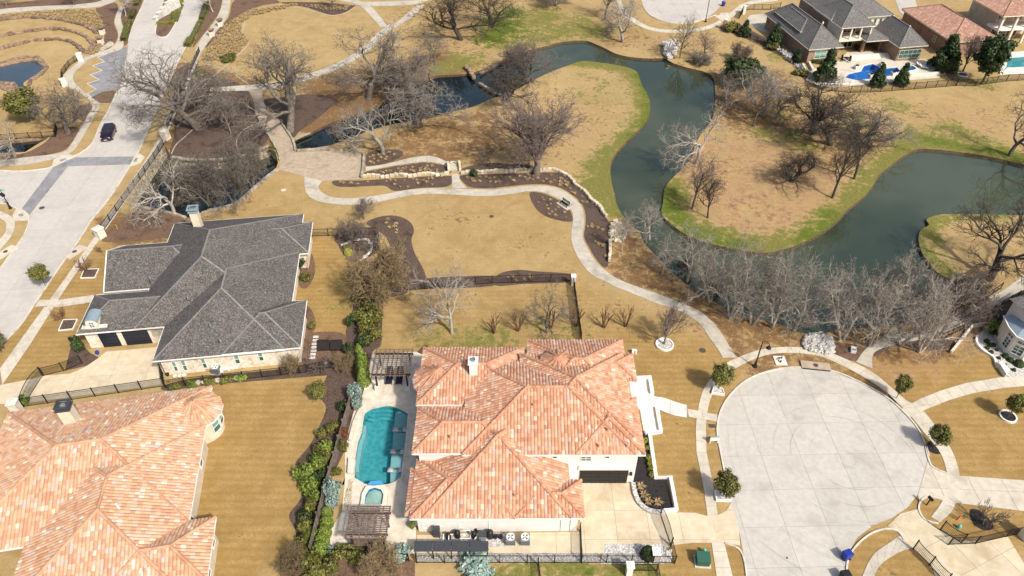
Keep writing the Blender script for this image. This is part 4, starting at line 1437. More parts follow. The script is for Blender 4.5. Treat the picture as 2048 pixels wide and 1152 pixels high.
  for i in range(1, mull[1]):
   z = -h / 2 + h * i / mull[1]
   f.box(-w / 2, w / 2, 0.021, 0.051, z - 0.025, z + 0.025)
  o = f.build(name, frame, s.root)
  o.location = c
  o.rotation_euler = (0, 0, ang - math.pi / 2)
  pm = MB().box(-w / 2, w / 2, -0.01, 0.018, -h / 2, h / 2).build('pane', pane, o)
  if shade:
   MB().box(-w / 2 + 0.01, w / 2 - 0.01, 0.019, 0.022, h / 2 - h * shade, h / 2).build('blind', 'shade_teal', o)
  return o

 def win_y(s, px0, py0, px1, py1, y, mull=(1, 2), **kw):
  """opening traced on a wall of constant local y that faces the camera"""
  xa, za = s.on_y(px0, py0, y)
  xb, zb = s.on_y(px1, py1, y)
  return s.window(((xa + xb) / 2, y, (za + zb) / 2), -math.pi / 2, abs(xb - xa), abs(za - zb), mull, **kw)

 def garage_door(s, x0, x1, y, h, mat, cols=4, rows=4, name='garage_door'):
  o = MB().box(x0, x1, y - 0.10, y + 0.04, 0.0, h).build(name, mat, s.root)
  for i in range(cols):
   for j in range(rows):
    a, b = x0 + (x1 - x0) * i / cols, x0 + (x1 - x0) * (i + 1) / cols
    MB().box(a + 0.06, b - 0.06, y - 0.135, y - 0.10, h * j / rows + 0.05, h * (j + 1) / rows - 0.05).build('panel', mat, o)
  return o

 def finish(s, tile_mat='roof_tile', deck=None):
  roof = s.deck.build('roof', deck or ('tile_under' if s.style == 'tile' else 'shingle'), s.root)
  if s.tv:
   o = mesh('roof_tiles', s.tv, s.tf, tile_mat, roof, s.tt)
   o['kind'] = 'stuff'
  if s.caps.v:
   s.caps.build('ridge_caps', 'shingle_cap', roof)
  if s.fascia.v:
   s.fascia.build('gutter', s.trim, roof)
  if s.walls.v:
   s.walls.build('wall', s.wall_mat, s.root)
  return roof

 def vent(s, px, py, z, mat='terracotta_pot', h=0.4, r=0.09):
  x, y = s.loc(px, py, z)
  MB().lathe([(r * 1.3, z - 0.3), (r * 1.3, z), (r, z + 0.02), (r, z + h), (r * 0.5, z + h)], 8).build('vent_pipe', mat, s.root).location = (x, y, 0)


def chimney(h, x0, x1, y0, y1, z0, z1, wall, capm, style=0):
 o = MB().box(x0, x1, y0, y1, z0, z1).build('chimney', wall, h.root)
 m = MB().box(x0 - 0.12, x1 + 0.12, y0 - 0.12, y1 + 0.12, z1, z1 + 0.14)
 m.build('cap', capm, o)
 cx, cy = (x0 + x1) / 2, (y0 + y1) / 2
 if style:
  for dx in (-1, 1):
   for dy in (-1, 1):
    MB().box(cx + dx * 0.45 - 0.05, cx + dx * 0.45 + 0.05, cy + dy * 0.4 - 0.05, cy + dy * 0.4 + 0.05, z1 + 0.14, z1 + 0.5).build('shroud_post', capm, o)
  rim = MB()
  strip_wall(rim, [(cx - 0.62, cy - 0.55), (cx + 0.62, cy - 0.55), (cx + 0.62, cy + 0.55), (cx - 0.62, cy + 0.55)], 0.22, z1 + 0.42, z1 + 0.58, True)
  rim.build('shroud', capm, o)
 MB().lathe([(0.26, z1 + 0.14), (0.26, z1 + 0.42), (0.18, z1 + 0.42), (0.18, z1 + 0.2)], 12, (cx, cy)).build('flue', 'metal_grey', o)
 return o


# ------------------------------------------------------------------ A: white stucco house with clay tiles
A = House(990, 1060, 0, 'large white stucco house under orange clay tiles, between the pool and the turning circle', 'tile', 'stucco_white')
A.hip(-3.2, 13.85, 4.93, 17.7, 5.5)
A.hip(8.0, 14.75, 4.95, 12.1, 5.48)
A.hip(2.6, 13.9, 6.7, 18.1, 5.95, wall=False)
A.hip(3.45, 14.3, 11.0, 20.7, 5.5)
A.hip(9.0, 15.2, 14.5, 18.5, 5.46)
A.hip(-8.4, 3.0, 11.5, 19.8, 5.2)
A.hip(-7.9, -1.0, 10.65, 15.5, 4.6)
A.hip(-8.15, 1.5, 5.1, 10.8, 5.47)
A.hip(-6.7, 7.3, -0.62, 13.4, 3.2, 0.50, wr=(-7.1, 7.7, -0.12, 6.0))
A.hip(2.0, 8.5, -0.60, 3.5, 3.22)
A.hip(-7.95, 2.0, -0.66, 6.2, 3.17)
A.hip(-8.5, -3.2, -0.05, 5.05, 2.85)
cx, cy = A.loc(875, 740, 6.5)
A.cone(cx, cy, 2.75, 5.0, 6.5, 0, 360, 16)
cx, cy = A.loc(1117, 712, 7.9)
A.cone(cx, cy, 2.0, 6.75, 7.75, 0, 360, 12, wall=False)
A.finish('roof_tile')
x, y = A.loc(947, 742, 7.0)
chimney(A, x - 0.42, x + 0.42, y - 0.2, y + 0.75, 4.5, 8.2, 'stucco_white', 'trim_white')
wy = 5.43
A.win_y(1163, 913, 1181, 921, wy, (2, 2))
A.win_y(1211, 912, 1218, 916, wy, (1, 1))
A.win_y(1106, 912, 1113, 916, wy, (1, 1))
gx0, _ = A.on_y(1158, 962, wy)
gx1, _ = A.on_y(1253, 962, wy)
A.garage_door(gx0, gx1, wy, 2.35, 'door_black', 5, 4)
MB().box(gx0 - 0.2, gx1 + 0.3, wy - 0.16, wy, 2.36, 3.05).build('lintel', 'stucco_white', A.root)
wy2 = -0.12
A.win_y(845, 1043, 856, 1055, wy2)
A.win_y(918, 1041, 929, 1054, wy2)
for px_ in (978, 1122, 1141):
 xx, zz = A.on_y(px_, 1050, wy2)
 MB().tube([(xx, wy2 - 0.05, 0.1), (xx, wy2 - 0.05, 3.0)], 0.045, 6).build('downpipe', 'trim_white', A.root)
for px_, py_ in ((1262, 946), (952, 1058)):
 xx, zz = A.on_y(px_, py_, wy if py_ < 1000 else wy2)
 yy = wy if py_ < 1000 else wy2
 MB().box(xx - 0.11, xx + 0.11, yy - 0.2, yy, zz - 0.2, zz + 0.2).build('wall_lantern', 'dark_metal', A.root)
# first floor band of the pool-side wing
A.win_y(905, 912, 922, 918, 5.65, (2, 1), pane='glass_dark')
for q in ((925, 981, 4.0), (1029, 993, 4.1), (1215, 860, 6.6), (1197, 893, 5.9), (1253, 894, 5.8), (1066, 812, 7.4), (900, 875, 6.2)):
 A.vent(*q)

# ------------------------------------------------------------------ B: limestone house with grey shingles
B = House(455, 760, 7.3, 'limestone house under a broad grey shingle roof beside the street', 'shingle', 'limestone')
B.hip(-7.9, 7.1, 1.28, 20.0, 3.0, 0.53)
B.hip4(-11.5, 6.8, 7.1, 29.2, 3.02, (-3.3, 13.6, 8.35), (-3.3, 19.2, 8.35), (-10, 6.3, 7.6, 28.6))
B.hip(0.0, 8.95, 1.33, 9.75, 3.05, 0.52)
B.hip(-1.0, 8.3, 19.7, 27.0, 3.0, 0.50)
B.hip(-17.2, -4.0, 14.75, 24.6, 3.0, 0.58, 'l')
B.hip(-18.2, -3.5, 7.1, 14.2, 3.0, 0.52)
B.finish()
# open porch end at the back corner
x, y = B.loc(393, 440, 7.0)
chimney(B, x - 0.5, x + 0.5, y - 0.5, y + 0.5, 3.5, 8.5, 'stucco_cream', 'metal_blue', 1)
wy = 1.78
for q in ((343, 724, 357, 741), (361, 721.5, 376, 739.5), (401, 717.5, 415, 735), (467, 710.5, 481, 726), (515, 705, 528, 720.5)):
 B.win_y(*q, wy, (1, 2), shade=0.55)
xa, za = B.on_y(381, 722, wy)
xb, zb = B.on_y(394, 742, wy)
door = MB().box(xa, xb, wy - 0.06, wy, 0.05, 2.15).build('door', 'trim_cream', B.root)
MB().lathe([(0.03, -0.03), (0.04, 0.0), (0.03, 0.03)], 8).build('handle', 'metal_dark', door).location = (xa + 0.12, wy - 0.1, 1.05)
wy = 7.6
for p0, p1 in (((213.5, 702), (248, 697.5)), ((260, 698.5), (309, 692))):
 xa, _ = B.on_y(*p0, wy)
 xb, _ = B.on_y(*p1, wy)
 B.garage_door(xa, xb, wy, 2.3, 'door_blue', 4 if xb - xa > 3.3 else 3, 4)
# raised stone front with arched metal dormer over the single door
xa, _ = B.on_y(196, 705, wy)
xl, xr = -17.6, xa + 2.6
MB().box(xl, xr, wy - 0.05, wy + 0.5, 2.32, 3.45).build('parapet', 'limestone', B.root)
xd = (xl + xr) / 2 - 0.1
dm = MB()
arch = [(xd - 0.65, 3.2), (xd - 0.65, 4.25)] + [(xd - 0.65 * math.cos(R(t)), 4.25 + 0.40 * math.sin(R(t))) for t in (30, 60, 90, 120, 150)] + [(xd + 0.65, 4.25), (xd + 0.65, 3.2)]
n = len(arch)
dm.v = [(q[0], wy - 0.08, q[1]) for q in arch] + [(q[0], wy + 1.6, q[1]) for q in arch]
dm.f = [tuple(range(n))] + [(i, i + n, (i + 1) % n + n, (i + 1) % n) for i in range(n)]
dorm = dm.build('dormer', 'limestone', B.root)
rm = MB()
top = [(xd - 0.78, 4.2)] + [(xd - 0.78 * math.cos(R(t)), 4.23 + 0.50 * math.sin(R(t))) for t in (25, 50, 75, 90, 105, 130, 155)] + [(xd + 0.78, 4.2)]
for i in range(len(top) - 1):
 rm.add([(top[i][0], wy - 0.2, top[i][1]), (top[i + 1][0], wy - 0.2, top[i + 1][1]), (top[i + 1][0], wy + 1.9, top[i + 1][1]), (top[i][0], wy + 1.9, top[i][1])], [(0, 1, 2, 3)])
rm.build('dormer_roof', 'metal_blue', dorm)
B.window((xd, wy - 0.08, 3.85), -math.pi / 2, 0.55, 0.75, (2, 3), pane='glass_dark')
for xx, zz in ((xa - 2.3, 1.9),):
 MB().box(xx - 0.1, xx + 0.1, wy - 0.2, wy, zz - 0.2, zz + 0.25).build('wall_lantern', 'dark_metal', B.root)
for q in ((330, 600, 5.0), (300, 555, 5.0), (420, 650, 5.2), (440, 680, 4.6), (530, 585, 4.6), (415, 475, 8.0), (375, 595, 5.6), (545, 458, 4.2)):
 B.vent(*q, mat='metal_grey', h=0.25)
# porch at the back corner: white arch post
xx, yy = B.loc(610, 520, 0)
for k in range(2):
 MB().box(xx - 0.15, xx + 0.15, yy - 0.15 + 2.6 * k, yy + 0.15 + 2.6 * k, 0, 2.9).build('porch_post', 'trim_white', B.root)

# ------------------------------------------------------------------ C: cream house with pale clay tiles, bottom left
C = House(200, 1150, 10.3, 'cream house under pale orange clay tiles in the bottom left corner', 'tile', 'stucco_cream')
C.hip(-5.8, 8.5, -4.4, 13.55, 3.2)
C.hip(-12.6, 8.4, 2.2, 19.1, 3.22, 0.40, wr=(-9.5, 7.8, 4.5, 18.6))
C.hip(2.0, 10.95, -4.2, 2.1, 3.24)
C.hip(-17.5, -9.0, 6.0, 14.8, 3.0)
cx, cy = C.loc(386, 803, 4.75)
C.cone(cx, cy, 2.6, 3.2, 4.75, -120, 240, 14)
C.finish('roof_tile_pale')
x, y = C.loc(142, 838, 5.2)
chimney(C, x - 0.6, x + 0.6, y - 0.5, y + 0.6, 3.5, 7.0, 'stucco_cream', 'metal_dark', 1)
for a_ in (-35, -5, 25):
 C.window((cx + 2.12 * math.cos(R(a_)), cy + 2.12 * math.sin(R(a_)), 1.75), R(a_), 0.85, 1.5, (1, 2), shade=0.5)
for yy in (10.2, 3.4):
 C.window((8.02, yy, 1.7), 0.0, 0.9, 1.3, (1, 2))
for yy in (0.6, -2.4):
 C.window((10.47, yy, 1.7), 0.0, 0.8, 1.2, (1, 2), pane='glass_dark')
C.vent(238, 1016, 5.6, 'trim_white', 0.7, 0.1)

# ------------------------------------------------------------------ D: far brick house with grey shingles and pool
D = House(1700, 120, 10.5, 'far brick house under steep grey shingles with a balcony above its pool terrace', 'shingle', 'brick', trim='trim_cream')
_, d1 = D.hip_px((1618, 99), (1688, 94), 3.3, 21, 0.88)
_, d4 = D.hip_px((1800, 95.5), (1856, 90), 3.3, 17, 0.9)
_, dm_ = D.hip_px((1664, 40), (1788, 29), 6.3, 15, 0.62)
_, dc = D.hip_px((1684, 56.5), (1752, 51), 6.1, 12, 0.8, wall=False)
_, dt = D.hip_px((1733, 82.5), (1781, 79.5), 3.35, 7.5, 0.55, wall=False)
_, dl = D.hip_px((1601, 63), (1640, 60), 4.6, 12, 0.75)
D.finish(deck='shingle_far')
D.win_y(1632, 101, 1649, 115, d1[2] + 0.5, (2, 2), shade=0.8)
for k in range(5):
 xx = d4[0] + 1.0 + k * (d4[1] - d4[0] - 1.6) / 5 + 0.3
 D.window((xx, d4[2] + 0.42, 1.5), -math.pi / 2, 0.95, 1.7, (1, 2), pane='glass_teal', frame='trim_cream')
for k in range(4):
 xx, zz = D.on_y(1741 + k * 10.7, 37, dm_[2] + 0.5)
 D.window((xx, dm_[2] + 0.48, 5.0), -math.pi / 2, 0.55, 1.1, (1, 1), frame='trim_cream', pane='glass_teal')
MB().box(dm_[0] + 0.6, dm_[1] - 0.4, dm_[2] + 0.47, dm_[2] + 0.6, 3.6, 6.2).build('dormer_wall', 'trim_cream', D.root)
# balcony with posts over the terrace
bx0, bx1, by = dc[0] + 0.4, dc[1] - 0.4, dc[2] + 0.3
MB().box(bx0, bx1, by, by + 5.5, 2.9, 3.35).build('balcony_floor', 'trim_cream', D.root)
MB().box(bx0 + 0.1, bx1 - 0.1, by + 3.2, by + 6.0, 0.0, 6.0).build('back_wall', 'brick', D.root)
MB().box(bx0, bx0 + 0.25, by, by + 5.5, 3.36, 6.0).build('side_wall', 'trim_cream', D.root)
for k in range(4):
 xx = bx0 + 0.15 + (bx1 - bx0 - 0.3) * k / 3
 MB().box(xx - 0.16, xx + 0.16, by - 0.02, by + 0.30, 3.36, 6.05).build('balcony_post', 'trim_cream', D.root)
for xx in (bx0 + 0.5, bx1 - 0.6, bx1 + 3.6):
 MB().box(xx - 0.3, xx + 0.3, by + 0.2, by + 0.8, 0, 2.9).build('terrace_pier', 'brick', D.root)
D.window(((bx0 + bx1) / 2, by + 3.18, 4.6), -math.pi / 2, 3.6, 2.0, (4, 1), pane='glass_dark', frame='trim_cream')
D.window(((bx0 + bx1) / 2, by + 3.18, 1.4), -math.pi / 2, 4.2, 2.2, (4, 1), pane='glass_dark', frame='trim_cream')
for q in ((1646, 45, 5.6), (1625, 50, 5.0), (1592, 30, 5.6), (1712, 20, 8.2), (1686, 40, 6.8), (1820, 53, 6.0), (1604, 36, 5.6)):
 D.vent(*q, mat='trim_white', h=0.2, r=0.14)

# ------------------------------------------------------------------ E: far clay-tiled brick house
E_ = House(1950, 110, 8, 'far brick house under a reddish clay tile hip roof behind two dark evergreens', 'tile', 'brick', trim='trim_cream')
_, e1 = E_.hip_px((1904, 84), (1997, 78.5), 3.5, 19.5, 0.5)
E_.finish('roof_tile_red')
E_.window((e1[0] + 0.48, e1[2] + 6.0, 1.8), math.pi, 0.7, 1.2, (1, 2), pane='glass_teal')
E2 = House(2020, 100, 8, 'two storey cream house with tall columns at the top right edge', 'tile', 'stucco_cream', trim='trim_cream')
_, e2 = E2.hip_px((2008, 33), (2120, 26), 6.6, 15, 0.45, wr=(1.2, 13, 8.5, 18))
E2.finish('roof_tile_red')
MB().box(e2[0] + 0.6, e2[1] - 0.6, e2[2] + 0.7, e2[2] + 4.2, 3.0, 3.5).build('balcony_floor', 'trim_white', E2.root)
for k in range(4):
 xx = e2[0] + 0.9 + k * 3.4
 MB().box(xx - 0.22, xx + 0.22, e2[2] + 0.5, e2[2] + 0.94, 0, 6.5).build('column', 'trim_cream', E2.root)
for k in range(2):
 E2.window((e2[0] + 3.0 + k * 4, e2[2] + 3.6, 1.5), -math.pi / 2, 2.4, 2.1, (3, 1), pane='glass_dark')
 E2.window((e2[0] + 3.0 + k * 4, e2[2] + 3.6, 5.0), -math.pi / 2, 2.0, 1.6, (3, 1), pane='glass_dark')

# ------------------------------------------------------------------ F: white house at the right edge
F = House(2040, 745, 0, 'white house with a bay window and grey metal bay roof at the right edge', 'shingle', 'stucco_white')
bay = [F.loc(*q) for q in ((1987, 671), (1996, 692), (2010, 710), (2041, 724), (2120, 732), (2120, 650))]
F.walls.prism(bay, -0.1, 3.3)
up = [F.loc(*q) for q in ((1990, 664), (2034, 708), (2160, 712), (2160, 610))]
F.walls.prism(up, -0.1, 5.4)
bx = [F.loc(*q) for q in ((2006, 690), (2016, 704), (2036, 714))]
c_ = F.loc(2034, 690)
for i in range(1, 4):
 a_, b_ = bay[i - 1], bay[i]
 ex = lambda q: (q[0] + (q[0] - c_[0]) * 0.08, q[1] + (q[1] - c_[1]) * 0.08, 3.3)
 F.deck.add([ex(a_), ex(b_), (c_[0] + 0.2, c_[1] + 0.4, 4.7)], [(0, 1, 2)])
 F.fascia.bar(ex(a_), ex(b_), 0.12, 0.16)
rf = F.finish(deck='metal_blue')
q0, q1 = up[0], up[2]
rp = MB()
rp.add([(up[0][0] - 0.5, up[0][1] + 0.3, 5.4), (up[1][0] + 0.2, up[1][1] - 0.6, 5.4), (up[2][0], up[2][1] - 0.6, 5.4), (up[3][0], up[3][1] + 0.6, 5.4), (up[2][0] - 2, (up[2][1] + up[3][1]) / 2, 7.8), (up[0][0] + 5.5, up[0][1] - 0.6, 7.8)],
 [(0, 1, 5), (1, 2, 4, 5), (3, 0, 5, 4)])
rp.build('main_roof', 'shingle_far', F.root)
for i in (2, 3):
 a_, b_ = Vector((*bay[i - 1], 0)), Vector((*bay[i], 0))
 m_ = (a_ + b_) / 2
 d_ = (b_ - a_)
 nrm = Vector((d_.y, -d_.x, 0)).normalized()
 if nrm.dot(m_ - Vector((*c_, 0))) < 0:
  nrm = -nrm
 ang_ = math.atan2(nrm.y, nrm.x)
 w_ = min(1.1, d_.length * 0.6)
 F.window((m_.x, m_.y, 1.45), ang_, w_, 1.35, (2, 3))
 F.window((m_.x, m_.y, 2.62), ang_, w_, 0.42, (2, 1))
# ================================================================== VEGETATION
def height_for(px, py, ytop):
 b = G(px, py)
 k = (576.0 - ytop) / FPX
 return CAM_H + b.y * (k * CD - SD) / (CD + k * SD)


def px_per_m(px, py):
 a, b = G(px, py), G(px + 1, py)
 return 1.0 / (b.x - a.x)


def tubes(branches, sides):
 V, F_ = [], []
 for pts, rad, lev in branches:
  n = sides[min(lev, len(sides) - 1)]
  base = len(V)
  m = len(pts)
  cs = [(math.cos(2 * math.pi * k / n), math.sin(2 * math.pi * k / n)) for k in range(n)]
  for i in range(m):
   d = pts[min(i + 1, m - 1)] - pts[max(i - 1, 0)]
   x = Vector((d.y, -d.x, 0.0)) if abs(d.x) + abs(d.y) > 1e-5 * abs(d.z) + 1e-9 else Vector((1, 0, 0))
   x.normalize()
   y = d.cross(x)
   y.normalize()
   p, r = pts[i], rad[i]
   for c, s in cs:
    V.append((p.x + (x.x * c + y.x * s) * r, p.y + (x.y * c + y.y * s) * r, p.z + (x.z * c + y.z * s) * r))
  for i in range(m - 1):
   a, b = base + i * n, base + (i + 1) * n
   for k in range(n):
    k2 = (k + 1) % n
    F_.append((a + k, a + k2, b + k2, b + k))
 return V, F_


def grow(seed, trunk, r0, nch, ang, ratio, gnarl, trop, tmin, stems=1, lean=0.06, tip=0.013, stem_spread=0.35, flat=0.0):
 rnd = random.Random(seed)
 out = []
 ns = (5, 6, 5, 4, 3, 2)

 def rv():
  return Vector((rnd.gauss(0, 1), rnd.gauss(0, 1), rnd.gauss(0, 1)))

 def branch(lev, p, d, L, r):
  n = ns[min(lev, 5)]
  pts, rad, dirs = [p.copy()], [r], [d.copy()]
  end = 0.62 if lev == 0 else 0.34
  for i in range(n):
   d = d + rv() * gnarl[min(lev, len(gnarl) - 1)] + Vector((0, 0, trop[min(lev, len(trop) - 1)]))
   if flat and lev > 0:
    d.z *= (1 - flat)
   d.normalize()
   p = p + d * (L / n)
   pts.append(p.copy())
   dirs.append(d.copy())
   rad.append(max(tip, r * (1 - (1 - end) * (i + 1) / n)))
  out.append((pts, rad, lev))
  if lev >= len(nch):
   return
  k = nch[lev]
  az = rnd.random() * 6.28
  for j in range(k):
   t = tmin[min(lev, len(tmin) - 1)] + (1 - tmin[min(lev, len(tmin) - 1)]) * ((j + rnd.random() * 0.8) / k)
   q = min(t * n, n - 1e-3)
   i = int(q)
   pp = pts[i].lerp(pts[i + 1], q - i)
   dd = dirs[i + 1]
   az += 2.4 + rnd.uniform(-0.5, 0.5)
   a1 = dd.orthogonal().normalized()
   a2 = dd.cross(a1)
   perp = a1 * math.cos(az) + a2 * math.sin(az)
   if lev == 0:
    an = ang[0] * (1.25 - 0.75 * (t - tmin[0]) / max(1e-3, 1 - tmin[0])) + rnd.uniform(-0.12, 0.12)
   else:
    an = ang[min(lev, len(ang) - 1)] + rnd.uniform(-0.25, 0.25)
   nd = dd * math.cos(an) + perp * math.sin(an)
   rr = rad[i] + (rad[i + 1] - rad[i]) * (q - i)
   branch(lev + 1, pp, nd, L * ratio[min(lev, len(ratio) - 1)] * (1.08 - 0.35 * t if lev else 1.0) * rnd.uniform(0.75, 1.2), max(tip, rr * (0.70 if lev else 0.64)))

 for s_ in range(stems):
  a = 6.28 * s_ / stems + rnd.random()
  d0 = Vector((rnd.gauss(0, lean), rnd.gauss(0, lean), 1))
  p0 = Vector((0, 0, -0.1))
  if stems > 1:
   d0 = Vector((math.cos(a) * stem_spread, math.sin(a) * stem_spread, 1)) * 1.0
   p0 = Vector((math.cos(a) * r0 * 0.8, math.sin(a) * r0 * 0.8, -0.1))
  branch(0, p0, d0.normalized(), trunk * (rnd.uniform(0.85, 1.1) if stems > 1 else 1), r0)
 return out


TREES = {}


def tree_proto(name, split=2, sides=(8, 6, 5, 4, 3, 3), **kw):
 br = grow(**kw)
 big = [b for b in br if b[2] <= split]
 tw = [b for b in br if b[2] > split]
 mt, mc = bpy.data.meshes.new('trunk'), bpy.data.meshes.new('crown')
 V, F_ = tubes(big, sides)
 mt.from_pydata(V, [], F_)
 mt.polygons.foreach_set('use_smooth', [True] * len(F_))
 H = max(v[2] for v in V)
 V2, F2 = tubes(tw, sides) if tw else ([], [])
 mc.from_pydata(V2, [], F2)
 al = np.array(V2 or V)
 H = max(H, np.percentile(al[:, 2], 99.5))
 rad = np.percentile(np.hypot(al[:, 0], al[:, 1]), 93)
 for m in (mt, mc):
  m.materials.append(M['bark_brown'])
 TREES[name] = (mt, mc, float(H), float(rad))


OAK = dict(ang=(1.0, 0.75, 0.75, 0.8, 0.7), ratio=(1.30, 0.62, 0.62, 0.58, 0.62), gnarl=(0.12, 0.26, 0.30, 0.28, 0.24), trop=(0.03, 0.05, 0.05, 0.04, 0.02), tmin=(0.45, 0.25, 0.2, 0.15, 0.1))
tree_proto('oak_a', seed=11, trunk=4.2, r0=0.40, nch=(6, 6, 5, 4, 3), split=3, **OAK)
tree_proto('oak_b', seed=23, trunk=5.0, r0=0.42, nch=(6, 6, 5, 4, 3), split=3, **OAK)
tree_proto('oak_c', seed=37, trunk=3.6, r0=0.38, nch=(5, 6, 6, 4, 3), split=3, **OAK)
tree_proto('oak_d', seed=41, trunk=4.6, r0=0.36, nch=(5, 6, 5, 4, 3), split=3, **{**OAK, 'gnarl': (0.16, 0.28, 0.3, 0.3, 0.26)})
SLIM = dict(ang=(0.62, 0.7, 0.75, 0.7), ratio=(0.52, 0.62, 0.60, 0.6), gnarl=(0.05, 0.14, 0.2, 0.24), trop=(0.04, 0.06, 0.05, 0.03), tmin=(0.30, 0.2, 0.15, 0.1))
tree_proto('slim_a', seed=51, trunk=8.0, r0=0.20, nch=(10, 6, 5, 4), **SLIM)
tree_proto('slim_b', seed=57, trunk=7.0, r0=0.17, nch=(9, 6, 5, 4), **SLIM)
PALE = dict(ang=(0.75, 0.7, 0.75, 0.75, 0.7), ratio=(1.05, 0.68, 0.64, 0.6, 0.6), gnarl=(0.10, 0.20, 0.26, 0.28, 0.25), trop=(0.02, 0.06, 0.05, 0.03, 0.02), tmin=(0.35, 0.25, 0.2, 0.15, 0.1))
tree_proto('pale_a', seed=63, trunk=4.4, r0=0.22, nch=(5, 6, 5, 3, 2), split=3, stems=2, stem_spread=0.30, **PALE)
tree_proto('pale_b', seed=71, trunk=5.0, r0=0.27, nch=(6, 6, 5, 3, 2), split=3, **PALE)
tree_proto('pale_c', seed=79, trunk=4.0, r0=0.18, nch=(4, 5, 5, 3, 2), split=3, stems=3, stem_spread=0.42, **PALE)
VASE = dict(ang=(0.42, 0.40, 0.45, 0.5, 0.5), ratio=(1.5, 0.62, 0.6, 0.58, 0.6), gnarl=(0.05, 0.07, 0.10, 0.14, 0.16), trop=(0.02, 0.03, 0.03, 0.03, 0.02), tmin=(0.55, 0.2, 0.15, 0.1, 0.1))
tree_proto('vase_a', seed=83, trunk=2.8, r0=0.26, nch=(9, 7, 5, 4, 2), **VASE)
tree_proto('vase_b', seed=87, trunk=2.2, r0=0.16, nch=(7, 6, 5, 4, 2), **VASE)
tree_proto('brush', seed=91, trunk=2.2, r0=0.06, nch=(6, 6, 5, 3), stems=9, stem_spread=0.75, ang=(0.5, 0.55, 0.6, 0.6), ratio=(0.8, 0.65, 0.6, 0.6), gnarl=(0.12, 0.16, 0.2, 0.2), trop=(0.03, 0.03, 0.02, 0.02), tmin=(0.3, 0.2, 0.1, 0.1), split=0)
tree_proto('brush_b', seed=97, trunk=2.6, r0=0.08, nch=(7, 6, 5, 3), stems=5, stem_spread=0.55, ang=(0.5, 0.6, 0.65, 0.6), ratio=(0.8, 0.65, 0.6, 0.6), gnarl=(0.14, 0.18, 0.22, 0.2), trop=(0.03, 0.03, 0.02, 0.02), tmin=(0.3, 0.2, 0.1, 0.1), split=0)
tree_proto('pollard', seed=101, trunk=1.5, r0=0.085, nch=(4,), stems=4, stem_spread=0.32, ang=(0.35,), ratio=(0.65,), gnarl=(0.05, 0.05), trop=(0.02, 0.05), tmin=(0.55,), tip=0.035, split=0)
tree_proto('twig', seed=103, trunk=0.9, r0=0.05, nch=(5, 4, 3), stems=3, stem_spread=0.5, ang=(0.6, 0.6, 0.6), ratio=(0.8, 0.6, 0.6), gnarl=(0.1, 0.15, 0.15), trop=(0.03, 0.03, 0.02), tmin=(0.3, 0.2, 0.1), split=0)


def put_tree(px, py, ytop, wpx, proto, mat, label, group=None, rz=None, cat='tree', name='bare_tree', crown_mat=None, h=None, z=0.0):
 mt, mc, H, rad = TREES[proto]
 if mat == 'bark_pale':
  mat, crown_mat = 'bark_white', 'bark_pale'
 b = G(px, py)
 hh = h if h else height_for(px, py, ytop)
 sz = hh / H
 sx = (wpx / 2 / px_per_m(px, py - 0.35 * abs(py - (ytop or py)))) / rad
 if proto.startswith('oak'):
  sx *= 1.32
 if proto.startswith('pale'):
  sx *= 1.25
 sx = min(max(sx, sz * 0.55), sz * 2.0)
 r = empty(name, (b.x, b.y, z), rz if rz is not None else random.random() * 6.28, label, cat, group)
 r.scale = (sx, sx, sz)
 for nm, me in (('trunk', mt), ('crown', mc)):
  if not len(me.vertices):
   continue
  o = link(nm, me, None, r)
  m_ = M[(crown_mat or mat) if nm == 'crown' else mat]
  o.material_slots[0].link = 'OBJECT'
  o.material_slots[0].material = m_
  if nm == 'crown':
   o['kind'] = 'stuff'
 return r


